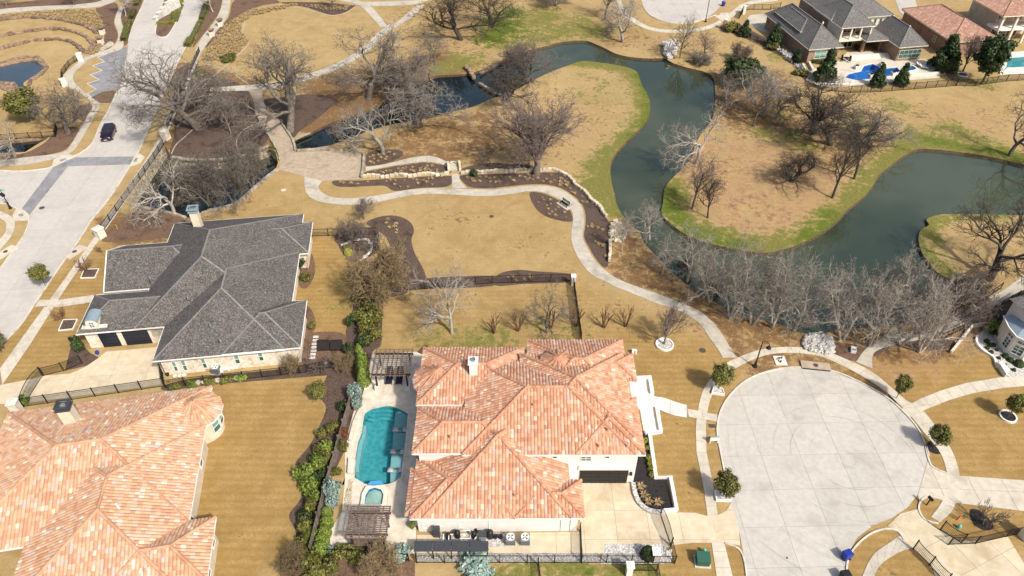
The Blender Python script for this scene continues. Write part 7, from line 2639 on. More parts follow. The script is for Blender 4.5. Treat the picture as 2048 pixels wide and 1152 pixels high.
cut_ground(W(POOLP))
pl_, sub_ = pool(W(POOLP), 'turquoise swimming pool with a curved stepped end beside the white house', 'pool_water', 'pool_plaster')
q = lambda pts: sub_(W(pts))
MB().prism(q([(788, 838), (790, 822), (799, 819), (816, 828), (814, 851), (811, 880), (807, 915), (802, 955), (790, 964), (780, 968), (780, 930), (785, 880)]), -1.3, -0.32).build('tanning_ledge', 'pool_ledge', pl_)
for i, k in enumerate((1.0, 0.66, 0.36)):
 base_ = [(731, 829), (741, 821), (753, 817), (777, 813), (789, 822), (786, 832), (774, 829), (757, 830), (744, 833)]
 c_ = (760, 814)
 MB().prism(q([(c_[0] + (p[0] - c_[0]) * (0.82 + 0.18 * k), c_[1] + (p[1] - c_[1]) * k) for p in base_]), -1.3, -0.95 + 0.28 * i).build('pool_step', 'pool_plaster', pl_)
MB().prism(q([(726, 845), (724, 864), (716, 885), (711, 914), (709, 940), (716, 940), (719, 914), (724, 885), (731, 864), (732, 848)]), -1.3, -0.42).build('side_bench', 'pool_ledge', pl_)
spa = empty('spa', G(748, 1018), 0, 'raised stone spa at the lower end of the pool', 'spa')
o_ = G(748, 1018)
so, si = [(p[0] - o_.x, p[1] - o_.y) for p in W(SPAO, 0.45)], [(p[0] - o_.x, p[1] - o_.y) for p in W(SPAI, 0.45)]
tp = sheet_holes('rim', so, [si], 0.45, 'trim_cream', spa)
n = len(so)
so = ccw(so)
mesh('side', [(p[0], p[1], 0) for p in so] + [(p[0], p[1], 0.45) for p in so], [(i, (i + 1) % n, n + (i + 1) % n, n + i) for i in range(n)], 'travertine', spa)
si = ccw(si)
n = len(si)
mesh('basin', [(p[0], p[1], -0.5) for p in si] + [(p[0], p[1], 0.45) for p in si], [((i + 1) % n, i, n + i, n + (i + 1) % n) for i in range(n)] + [tuple(range(n))], 'pool_plaster_blue', spa)
sheet('bench', [(p[0] * 0.6, p[1] * 0.6 + 0.35 * max(q_[1] for q_ in si)) for p in si], -0.2, 'pool_plaster_blue', spa)
sheet('spa_water', si, 0.36, 'pool_water', spa)
MB().prism([(p[0] - o_.x, p[1] - o_.y) for p in W([(735, 971), (742, 964), (762, 963), (768, 970)])], -0.3, 0.18).build('spillway', 'pool_blue', spa)


def ledge_lounger(px, py, label, ang_=0.0):
 b = G(px, py)
 prof = [(-1.0, 0.16), (-0.75, 0.24), (-0.45, 0.18), (-0.15, 0.02), (0.2, 0.05), (0.5, 0.20), (0.8, 0.16), (1.0, 0.05)]
 m_ = MB()
 n_ = len(prof)
 for sx in (-0.3, 0.3):
  m_.v += [(x * 0.85, sx, z + 0.10) for x, z in prof] + [(x * 0.85, sx, z) for x, z in prof]
 for i in range(n_ - 1):
  m_.f += [(i, i + 1, 2 * n_ + i + 1, 2 * n_ + i), (n_ + i, 3 * n_ + i, 3 * n_ + i + 1, n_ + i + 1), (i, n_ + i, n_ + i + 1, i + 1), (2 * n_ + i, 2 * n_ + i + 1, 3 * n_ + i + 1, 3 * n_ + i)]
 m_.f += [(0, 2 * n_, 3 * n_, n_), (n_ - 1, 2 * n_ - 1, 4 * n_ - 1, 3 * n_ - 1)]
 o = m_.build('ledge_lounger', 'fabric_grey', None, True)
 o.location = (b.x, b.y, -0.30)
 o.rotation_euler = (0, 0, ang_)
 tag(o, label, 'lounger', 'loungers in the shallow pool ledge')


ledge_lounger(801, 858, 'pale wave shaped lounger on the pool ledge, top one')
ledge_lounger(796, 902, 'pale wave shaped lounger on the pool ledge, middle one')
ledge_lounger(791, 939, 'pale wave shaped lounger on the pool ledge, bottom one')
# raised beam left of the pool
for i, (pl, h_) in enumerate((([(718, 822), (728, 824), (724, 850), (712, 856), (704, 884), (698, 884), (706, 850)], 0.45), ([(698, 920), (712, 924), (708, 952), (696, 950)], 0.5))):
 o = MB().prism(ccw(W(pl)), 0, h_).build('raised_ledge', 'travertine')
 tag(o, ('upper' if i == 0 else 'lower') + ' raised pale stone ledge along the left of the pool', 'ledge')


def pergola(px, py, rz, wx, wy, h, nr, ns, label, mat='wood_pergola', base=None, slat=0.05, dense=False):
 b = G(px, py)
 r = empty('pergola', b, rz, label, 'pergola')
 for x in (0, wx):
  for y in (0, wy):
   if base:
    MB().box(x - 0.3, x + 0.3, y - 0.3, y + 0.3, 0, 0.7).build('post_base', 'cap_stone', r)
   MB().box(x - 0.09, x + 0.09, y - 0.09, y + 0.09, 0.0 if not base else 0.7, h).build('post', 'wood_dark', r)
 for y in (0, wy):
  MB().box(-0.5, wx + 0.5, y - 0.07, y + 0.07, h, h + 0.24).build('beam', 'wood_dark', r)
 for i in range(nr):
  x = -0.35 + (wx + 0.7) * i / (nr - 1)
  MB().box(x - 0.04, x + 0.04, -0.55, wy + 0.55, h + 0.245, h + 0.42).build('rafter', mat, r)
 for i in range(ns):
  y = -0.5 + (wy + 1.0) * i / (ns - 1)
  MB().box(-0.5, wx + 0.5, y - slat / 2, y + slat / 2, h + 0.425, h + 0.475).build('slat', mat, r)
 return r


pergola(756, 779, 0, 3.55, 3.2, 2.5, 9, 15, 'open wooden pergola on stone feet at the top of the pool terrace', 'wood_pergola', True, 0.06)
pergola(709, 1098, 0, 3.0, 2.3, 2.45, 7, 16, 'small wooden pergola over the outdoor bar below the spa', 'wood_pergola', None, 0.12)
bar_ = empty('outdoor_bar', G(740, 1096), 0, 'dark outdoor bar counter under the lower pergola', 'bar')
MB().box(-1.5, 1.5, -0.3, 0.3, 0, 1.0).build('counter', 'wood_dark', bar_)
MB().box(-1.6, 1.6, -0.38, 0.38, 1.0, 1.06).build('top', 'wood_pergola', bar_)
for i in range(4):
 s_ = empty('bar_stool', G(712 + i * 17, 1104), 0, ('leftmost', 'second', 'third', 'rightmost')[i] + ' bar stool in front of the outdoor bar', 'stool', 'bar stools')
 MB().lathe([(0.19, 0.70), (0.19, 0.76), (0.02, 0.77)], 12).build('seat', 'wood_dark', s_)
 for k in range(4):
  a = 0.785 + k * 1.571
  MB().bar((math.cos(a) * 0.2, math.sin(a) * 0.2, 0), (math.cos(a) * 0.13, math.sin(a) * 0.13, 0.7), 0.035).build('leg', 'wood_dark', s_)
gr_ = empty('grill', G(762, 1106), 0, 'black covered grill in front of the lower pergola', 'grill')
MB().box(-0.35, 0.35, -0.25, 0.25, 0.1, 0.9).build('cabinet', 'plastic_black', gr_)
MB().tube([(-0.33, 0, 0.98), (0.33, 0, 0.98)], 0.24, 10).build('lid', 'plastic_black', gr_)
MB().bar((-0.28, -0.27, 1.05), (0.28, -0.27, 1.05), 0.04).build('handle', 'metal_grey', gr_)


def chaise(px, py, label, mat='fabric_navy', frame='wood_dark', rz=0.0, group='dark chaises under the pergola', s=1.0):
 r = empty('chaise_lounge', G(px, py, 0.055), rz, label, 'lounger', group)
 MB().box(-0.34, 0.34, -0.95, 0.95, 0.24, 0.30).build('frame', frame, r)
 for x in (-0.3, 0.3):
  for y in (-0.85, 0.85):
   MB().box(x - 0.03, x + 0.03, y - 0.03, y + 0.03, 0, 0.24).build('leg', frame, r)
 MB().box(-0.31, 0.31, -0.93, 0.35, 0.301, 0.40).build('cushion', mat, r)
 bk = MB().box(-0.31, 0.31, 0, 0.75, 0, 0.1).build('backrest', mat, r)
 bk.location = (0, 0.36, 0.32)
 bk.rotation_euler = (R(38), 0, 0)
 r.scale = (s, s, s)
 return r


chaise(780, 757, 'left dark chaise lounge at the front of the upper pergola', s=1.15)
chaise(800, 757, 'right dark chaise lounge at the front of the upper pergola', s=1.15)

# ------------------------------------------------------------------ front terrace of the white house
tr = [(1248, 762), (1303, 760), (1308, 793), (1315, 816), (1322, 866), (1288, 868), (1280, 822), (1262, 800)]
ft = sheet('terrace', W(tr), 0.10, 'white_paving', thick=0.12)
tag(ft, 'bright white front terrace of the white house', kind='structure')
drive([(1307, 793), (1330, 797), (1352, 805), (1376, 812), (1375, 836), (1350, 832), (1330, 825), (1312, 817)], 'white front walk in broad slabs', 'white_paving', 1.9, 6.0, R(-10), 0.085, 'walk', gap=0.06)
for pl, lab, h_ in (([(1299, 762), (1304, 790)], 'white low wall on the upper right of the front terrace', 0.5), ([(1313, 818), (1321, 866), (1290, 869)], 'white low wall round the lower part of the front terrace', 0.45), ([(1250, 761), (1302, 759)], 'white low wall along the back of the front terrace', 0.5)):
 o = strip_wall(MB(), W(pl), 0.42, 0, h_).build('terrace_wall', 'stucco_white')
 tag(o, lab, 'wall')
o = strip_wall(MB(), W([(1298, 868), (1311, 958), (1340, 958), (1352, 1022), (1322, 1026)]), 0.38, 0, 0.5).build('planter_wall', 'stucco_white')
tag(o, 'white planter wall round the black mulch bed beside the drive', 'wall')
o = strip_wall(MB(), W(spline([(1266, 968), (1270, 990), (1280, 1010), (1298, 1023), (1322, 1027)])), 0.45, 0, 0.35).build('planter_wall', 'gravel')
tag(o, 'curved grey stone edge of the black bed along the drive', 'wall')
o = strip_wall(MB(), W([(1272, 708), (1268, 706), (1263, 706)]), 0.3, 0, 0.6).build('planter_wall', 'stucco_white')
tag(o, 'small white wall stub at the back right corner of the white house', 'wall')


def box_planter(pxs, label, fill='gravel', h=0.35, mat='stucco_white', closed=True, group='white planters', w=0.14):
 line = W(pxs)
 c = Vector((sum(p[0] for p in line) / len(line), sum(p[1] for p in line) / len(line), 0))
 r = empty('planter', c, 0, label, 'planter', group)
 lp = ccw([(p[0] - c.x, p[1] - c.y) for p in line])
 strip_wall(MB(), lp, w, 0, h, True).build('rim', mat, r)
 sheet('fill', lp, h * 0.7, fill, r)
 return r


box_planter([(1427, 776), (1444, 780), (1448, 792), (1423, 788)], 'upper square white planter on the verge of the turning circle')
box_planter([(1429, 984), (1459, 984), (1461, 1003), (1432, 1003)], 'lower square white planter on the verge of the turning circle')
box_planter([(169, 540), (198, 539), (190, 556), (162, 557)], 'square white bed by the street with dark plants', 'mulch', 0.16)
box_planter([(127, 641), (155, 640), (146, 659), (118, 662)], 'square white bed by the street near the limestone garage', 'mulch', 0.16)
circ = lambda px, py, r: [(G(px, py).x + r * math.cos(6.2832 * k / 28), G(px, py).y + r * math.sin(6.2832 * k / 28)) for k in range(28)]


def ring(px, py, r, label, fill):
 c = G(px, py)
 e = empty('tree_ring', c, 0, label, 'planter', 'white tree rings')
 lp = [(r * math.cos(6.2832 * k / 28), r * math.sin(6.2832 * k / 28)) for k in range(28)]
 strip_wall(MB(), lp, 0.16, 0, 0.22, True).build('rim', 'stucco_white', e)
 sheet('fill', lp, 0.10, fill, e)


ring(1329, 690, 1.05, 'round white edging ring with gravel in the front lawn', 'gravel')
ring(2015, 834, 0.85, 'round white edging ring with black mulch at the right edge', 'mulch_black')
ring(1925, 150, 1.0, 'round pale edging ring below the far bare tree', 'mulch')
o = strip_wall(MB(), W(spline([(1954, 672), (1952, 685), (1962, 700), (1985, 716), (1990, 726), (1994, 736)])), 0.25, 0, 0.3).build('garden_edging', 'stucco_white')
tag(o, 'curving white edging of the gravel bed at the right edge', 'edging')
o = MB().prism(ccw(W([(1993, 733), (1999, 729), (2015, 748), (2008, 756)])), 0, 0.7).build('planter_wall', 'stucco_white')
tag(o, 'white wall block at the entry walk of the right edge house', 'wall')
o = strip_wall(MB(), W([(1944, 654), (1900, 708)]), 0.25, 0, 0.5).build('retaining_wall', 'cap_stone')
tag(o, 'straight pale retaining wall beside the dam thicket', 'wall')
o = strip_wall(MB(), W([(1944, 654), (1968, 651)]), 0.25, 0, 0.5).build('retaining_wall', 'cap_stone')
tag(o, 'short pale wall end by the right edge house', 'wall')


# ------------------------------------------------------------------ services
def ac_unit(px, py, label, group='air conditioners'):
 r = empty('air_conditioner', G(px, py), 0, label, 'air conditioner', group)
 MB().box(-0.55, 0.55, -0.55, 0.55, 0, 0.1).build('pad', 'walk_concrete', r)
 MB().box(-0.44, 0.44, -0.44, 0.44, 0.1, 0.95).build('housing', 'metal_grey', r)
 for s_ in range(6):
  MB().box(-0.46, 0.46, -0.46, 0.46, 0.2 + s_ * 0.12, 0.225 + s_ * 0.12).build('louvre', 'metal_dark', r)
 MB().lathe([(0.40, 0.951), (0.40, 1.0), (0.34, 1.0), (0.34, 0.96)], 20).build('fan_guard', 'plastic_white', r)
 f = MB()
 for k in range(4):
  a = k * 1.571 + 0.4
  f.add([(0, 0, 0.975), (math.cos(a) * 0.32, math.sin(a) * 0.32, 0.96), (math.cos(a + 0.6) * 0.32, math.sin(a + 0.6) * 0.32, 0.985)], [(0, 1, 2)])
 f.build('fan', 'metal_dark', r)


ac_unit(1021, 1084, 'left of two air conditioners beside the white house')
ac_unit(1050, 1084, 'right of two air conditioners beside the white house')
ac_unit(434, 744, 'air conditioner below the limestone house wall')

PE = 'pool equipment'
for i, (px, py, r_, h_, mat_, lab) in enumerate(((897, 1076, 0.28, 0.8, 'plastic_black', 'black pool filter tank, leftmost of the equipment'), (915, 1073, 0.30, 1.0, 'plastic_black', 'black pool filter tank behind the white pipes'),
            (948, 1074, 0.26, 0.9, 'plastic_black', 'black pool filter tank near the white pipe loop'), (980, 1074, 0.34, 1.1, 'plastic_black', 'tall black tank left of the blue pots'))):
 o = MB().lathe([(r_, 0.05), (r_, h_ * 0.8), (r_ * 0.7, h_ * 0.95), (0.06, h_), (0.05, h_ + 0.12)], 14).build('pool_filter', mat_, None, True)
 o.location = G(px, py)
 tag(o, lab, 'tank', PE)
for i, px in enumerate((991, 1001)):
 o = MB().lathe([(0.16, 0.0), (0.24, 0.25), (0.22, 0.42), (0.17, 0.45), (0.17, 0.40), (0.0, 0.38)], 14).build('garden_pot', 'fabric_navy', None, True)
 o.location = G(px, 1076)
 tag(o, ('left' if i == 0 else 'right') + ' dark blue glazed pot by the pool equipment', 'pot', 'glazed pots')
hb = empty('pool_heater', G(965, 1078), 0, 'grey pool heater box among the equipment', 'heater', PE)
MB().box(-0.35, 0.35, -0.3, 0.3, 0.05, 0.9).build('housing', 'metal_grey', hb)
MB().box(-0.38, 0.38, -0.33, 0.33, 0.9, 0.97).build('lid', 'metal_dark', hb)
for i, (px, py, pts, lab) in enumerate((
  (887, 1086, [(0, 0, 0.05), (0, 0, 0.7), (0, 0.5, 0.7), (0, 0.5, 0.1)], 'white pool pipe loop, leftmost'),
  (898, 1086, [(0, 0, 0.05), (0, 0, 0.7), (0, 0.5, 0.7), (0.4, 0.5, 0.7)], 'white pool pipe loop, second from the left'),
  (930, 1080, [(-0.5, 0, 0.25), (0.5, 0, 0.25), (0.5, 0.5, 0.25), (0.5, 0.5, 0.9), (-0.2, 0.5, 0.9)], 'white pool pipe loop in the middle of the equipment'),
  (950, 1084, [(0, 0, 0.05), (0, 0, 0.6), (0.3, 0.4, 0.6), (0.3, 0.4, 0.1)], 'white pool pipe loop beside the heater'),
  (915, 1090, [(-1.4, 0, 0.12), (1.6, 0, 0.12)], 'long white pool pipe lying in front of the equipment'))):
 o = MB().tube(pts, 0.055, 8).build('pool_pipe', 'plastic_white', None)
 o.location = G(px, py)
 tag(o, lab, 'pipe', PE)
for i, (px, py, lab) in enumerate(((905, 1090, 'black pool pump, left one'), (925, 1090, 'black pool pump, middle one'), (942, 1091, 'black pool pump, right one'))):
 r = empty('pool_pump', G(px, py), 0, lab, 'pump', PE)
 MB().tube([(-0.3, 0, 0.2), (0.15, 0, 0.2)], 0.12, 10).build('motor', 'plastic_black', r)
 MB().lathe([(0.13, 0.05), (0.13, 0.35), (0.09, 0.4)], 12, (0.25, 0)).build('strainer', 'plastic_black', r)
o = MB().box(-0.35, 0.35, -0.25, 0.25, 0.9, 1.5).box(-0.3, 0.3, -0.2, 0.2, 0, 0.9).build('control_box', 'metal_dark', None)
o.location = G(874, 1072)
tag(o, 'dark service box at the wall left of the pool equipment', 'box', PE)
o = MB().box(-0.3, 0.3, -0.12, 0.12, 0.8, 1.3).build('control_box', 'plastic_white', None)
o.location = G(876, 1066)
tag(o, 'white electrical box on the wall left of the pool equipment', 'box', PE)
lt = empty('lean_to_roof', G(904, 1118), 0, 'long dark flat roof panel in front of the service yard', 'shelter')
for i in range(4):
 MB().box(-3.5 + i * 1.75, -1.80 + i * 1.75, -0.1, 0.95, 1.55, 1.62).build('roof_panel', 'metal_dark', lt)
for x_ in (-3.4, -1.75, 0, 1.75, 3.4):
 MB().box(x_ - 0.05, x_ + 0.05, -0.05, 0.05, 0, 1.55).build('post', 'dark_metal', lt)
 MB().box(x_ - 0.05, x_ + 0.05, 0.85, 0.95, 0, 1.549).build('post', 'dark_metal', lt)
# transformer, signs, bins, mail box
tb = empty('transformer_box', G(1404, 1124), R(-4), 'dark green transformer box on the verge by the drive', 'utility box')
MB().box(-0.75, 0.75, -0.65, 0.65, 0, 0.12).build('pad', 'walk_concrete', tb)
MB().box(-0.6, 0.6, -0.5, 0.5, 0.12, 0.95).build('housing', 'plastic_green', tb)
MB().add([(-0.63, -0.53, 0.951), (0.63, -0.53, 0.951), (0.63, 0.53, 1.08), (-0.63, 0.53, 1.08)], [(0, 1, 2, 3)]).build('lid', 'plastic_green', tb)
o = MB().lathe([(0.16, 0), (0.16, 0.55), (0.10, 0.68), (0.0, 0.7)], 12).build('utility_pedestal', 'plastic_teal', None, True)
o.location = G(1407, 1105)
tag(o, 'pale green utility pedestal behind the transformer box', 'pedestal')


def bin_(px, py, mat_, label, rz=0.0):
 r = empty('wheeled_bin', G(px, py), rz, label, 'bin', 'wheeled bins')
 b = MB()
 b.v = [(-0.28, -0.3, 0.08), (0.28, -0.3, 0.08), (0.28, 0.26, 0.08), (-0.28, 0.26, 0.08), (-0.36, -0.4, 1.0), (0.36, -0.4, 1.0), (0.36, 0.36, 1.0), (-0.36, 0.36, 1.0)]
 b.f = [(3, 2, 1, 0), (4, 5, 6, 7), (0, 1, 5, 4), (1, 2, 6, 5), (2, 3, 7, 6), (3, 0, 4, 7)]
 b.build('body', mat_, r)
 MB().add([(-0.38, -0.43, 1.0), (0.38, -0.43, 1.0), (0.38, 0.42, 1.0), (-0.38, 0.42, 1.0), (-0.3, -0.35, 1.09), (0.3, -0.35, 1.09), (0.3, 0.36, 1.12), (-0.3, 0.36, 1.12)],
   [(0, 1, 5, 4), (1, 2, 6, 5), (2, 3, 7, 6), (3, 0, 4, 7), (4, 5, 6, 7)]).build('lid', mat_, r)
 MB().bar((-0.3, 0.46, 0.95), (0.3, 0.46, 0.95), 0.04).build('handle', mat_, r)
 for x_ in (-0.3, 0.3):
  MB().tube([(x_ - 0.04, 0.3, 0.12), (x_ + 0.04, 0.3, 0.12)], 0.12, 10).build('wheel', 'tyre', r)


bin_(1690, 1117, 'plastic_blue', 'blue wheeled bin at the kerb of the turning circle', R(-70))
bin_(1686, 1158, 'plastic_black', 'black wheeled bin cut by the bottom edge', R(-80))
bin_(1446, 12, 'plastic_blue', 'blue wheeled bin at the far turning circle', R(20))
mb_ = empty('mailbox', G(1853, 1010), R(20), 'black mailbox on a post beside the right drive', 'mailbox')
MB().box(-0.05, 0.05, -0.05, 0.05, 0, 1.05).build('post', 'dark_metal', mb_)
MB().box(-0.13, 0.13, -0.28, 0.28, 1.05, 1.2).tube([(0, -0.28, 1.2), (0, 0.28, 1.2)], 0.13, 12).build('box', 'dark_metal', mb_)
sg = empty('yard_sign', G(1427, 886), R(2), 'white real estate sign on the verge', 'sign')
for x_ in (-0.42, 0.42):
 MB().box(x_ - 0.05, x_ + 0.05, -0.05, 0.05, 0, 0.95).build('post', 'plastic_white', sg)
MB().box(-0.5, 0.5, -0.03, 0.03, 0.4, 1.0).build('board', 'plastic_white', sg)
MB().box(-0.5, 0.5, -0.04, 0.04, 1.001, 1.12).build('header', 'metal_blue', sg)
pd = empty('utility_pad', G(1560, 722), 0, 'white concrete utility pad with pipes beside the pavement', 'utility box')
MB().box(-0.7, 0.7, -0.75, 0.75, 0, 0.12).build('slab', 'white_paving', pd)
MB().tube([(-0.2, 0, 0.1), (-0.2, 0, 0.45), (0.25, 0.3, 0.45), (0.25, 0.3, 0.1)], 0.07, 8).build('pipe', 'metal_dark', pd)
MB().lathe([(0.1, 0.1), (0.1, 0.4), (0.02, 0.45)], 8, (-0.05, -0.3)).build('valve', 'metal_dark', pd)
ub = empty('utility_box', G(1706, 702), R(-20), 'small white utility box in the brown mulch', 'utility box')
MB().box(-0.3, 0.3, -0.45, 0.45, 0, 0.4).build('housing', 'plastic_white', ub)
MB().box(-0.22, 0.22, -0.35, 0.0, 0.401, 0.43).build('lid', 'metal_grey', ub)
inl = empty('storm_inlet', G(1632, 739), R(-8), 'brown concrete storm drain inlet on the kerb of the turning circle', 'drain')
MB().box(-1.7, 1.7, -0.1, 1.1, 0, 0.22).build('lid', 'plaza', inl)
MB().box(-1.6, 1.6, -0.16, -0.101, 0.02, 0.16).build('opening', 'plastic_black', inl)
MB().lathe([(0.3, 0.221), (0.3, 0.24), (0, 0.24)], 16, (0.0, 0.5)).build('cover', 'manhole', inl)
inl2 = empty('storm_inlet', G(150, 505), R(65), 'pale concrete drain inlet beside the left street', 'drain')
MB().box(-1.5, 1.5, -0.7, 0.7, 0, 0.18).build('lid', 'walk_concrete', inl2)
MB().lathe([(0.32, 0.181), (0.32, 0.2), (0, 0.2)], 16).build('cover', 'manhole', inl2)
inl3 = empty('storm_inlet', G(12, 505), R(65), 'pale concrete drain inlet on the corner island', 'drain')
MB().box(-1.5, 1.5, -0.7, 0.7, 0, 0.18).build('lid', 'walk_concrete', inl3)
MB().lathe([(0.32, 0.181), (0.32, 0.2), (0, 0.2)], 16).build('cover', 'manhole', inl3)
for px, py, r_, lab in ((84, 416, 0.42, 'round manhole cover in the left street by the crossing'), (983, 433, 0.35, 'round drain cover in the middle lawn'), (567, 380, 0.4, 'round pale drain cover in the lawn by the creek pool'),
      (1405, 701, 0.4, 'round brown cover in the front lawn'), (1574, 1116, 0.10, 'tiny dark cover in the turning circle')):
 o = MB().lathe([(r_, 0.0), (r_, 0.045), (r_ * 0.8, 0.05), (0.0, 0.05)], 20).build('manhole_cover', 'manhole' if 'pale' not in lab else 'walk_concrete', None)
 o.location = G(px, py)
 tag(o, lab, 'cover', 'drain covers')
for px, py, w_, lab in ((1424, 852, 0.35, 'small dark meter lid on the verge above the sign'), (1841, 857, 0.35, 'small dark meter lid on the right verge')):
 o = MB().box(-w_, w_, -w_ * 0.7, w_ * 0.7, 0, 0.04).build('meter_lid', 'manhole', None)
 o.location = G(px, py)
 tag(o, lab, 'cover')
mk = empty('marker_post', G(235, 458), 0, 'yellow pipeline marker post in the brown mulch by the railing', 'marker')
MB().box(-0.06, 0.06, -0.04, 0.04, 0, 1.0).build('post', 'plastic_yellow', mk)
MB().box(-0.07, 0.07, -0.045, 0.045, 1.0, 1.08).build('cap', 'plastic_black', mk)
mk = empty('marker_post', G(1914, 1040), R(30), 'orange marker post beside the right drive', 'marker')
MB().box(-0.06, 0.06, -0.04, 0.04, 0, 0.9).build('post', 'flag_red', mk)
MB().box(0.2, 0.32, -0.04, 0.04, 0, 0.8).build('sleeve', 'plastic_yellow', mk)
o = MB().lathe([(0.17, 0), (0.17, 0.4), (0.1, 0.52), (0, 0.54)], 12).build('utility_pedestal', 'plastic_teal', None, True)
o.location = G(1917, 1056)
tag(o, 'pale green utility pedestal by the open drive gate', 'pedestal')


# ------------------------------------------------------------------ lamps, street sign, bench
def lamp_post(px, py, h, label, ang_):
 r = empty('lamp_post', G(px, py), ang_, label, 'lamp post', 'black street lamps')
 MB().lathe([(0.30, 0), (0.30, 0.12), (0.18, 0.3), (0.13, 0.8), (0.085, 0.95), (0.07, h - 0.2), (0.05, h)], 12).build('pole', 'dark_metal', r, True)
 arm = [(0, 0, h - 0.3)] + [(0.42 - 0.42 * math.cos(R(t)), 0, h - 0.1 + 0.35 * math.sin(R(t))) for t in (10, 40, 70, 100, 130, 160, 180)]
 MB().tube(arm, 0.035, 8).build('arm', 'dark_metal', r, True)
 MB().lathe([(0.06, h - 0.1), (0.10, h - 0.25), (0.30, h - 0.50), (0.32, h - 0.55), (0.26, h - 0.55)], 16, (0.84, 0)).build('lamp_shade', 'dark_metal', r, True)
 MB().lathe([(0.22, h - 0.56), (0.18, h - 0.66), (0.0, h - 0.7)], 14, (0.84, 0)).build('lamp_glass', 'plastic_white', r, True)


lamp_post(1509.5, 733, 4.3, 'black street lamp with curved arm by the turning circle', R(-40))
lamp_post(1411, 44, 6.2, 'tall black street lamp at the far turning circle', R(200))
ss = empty('street_sign', G(21, 417), 0, 'black sign post with round dark sign and teal street blade on the corner island', 'sign')
MB().lathe([(0.26, 0), (0.24, 0.1), (0.14, 0.5), (0.12, 1.2), (0.06, 1.3), (0.05, 4.3)], 10).build('pole', 'dark_metal', ss, True)
d_ = MB().lathe([(0.42, -0.02), (0.42, 0.02), (0, 0.02)], 8).build('sign_plate', 'door_blue', ss)
d_.location = (0, -0.1, 2.6)
d_.rotation_euler = (R(90), R(22.5), 0)
MB().box(-0.6, 0.6, -0.02, 0.02, 3.3, 3.52).build('street_blade', 'plastic_teal', ss)
bn = empty('park_bench', G(1129, 411), R(-52), 'dark park bench on a small slab beside the curving path', 'bench')
MB().box(-1.3, 1.3, -0.6, 0.75, 0, 0.05).build('slab', 'path_concrete', bn)
for k in range(4):
 MB().box(-0.85, 0.85, -0.25 + k * 0.13, -0.15 + k * 0.13, 0.45, 0.49).build('seat_slat', 'dark_metal', bn)
for k in range(3):
 MB().box(-0.85, 0.85, 0.29 + k * 0.02, 0.32 + k * 0.02, 0.56 + k * 0.14, 0.66 + k * 0.14).build('back_slat', 'dark_metal', bn)
for x_ in (-0.75, 0.75):
 MB().box(x_ - 0.03, x_ + 0.03, -0.25, -0.19, 0.05, 0.449).build('leg', 'dark_metal', bn)
 MB().bar((x_, 0.26, 0.05), (x_, 0.37, 1.0), 0.05).build('leg', 'dark_metal', bn)


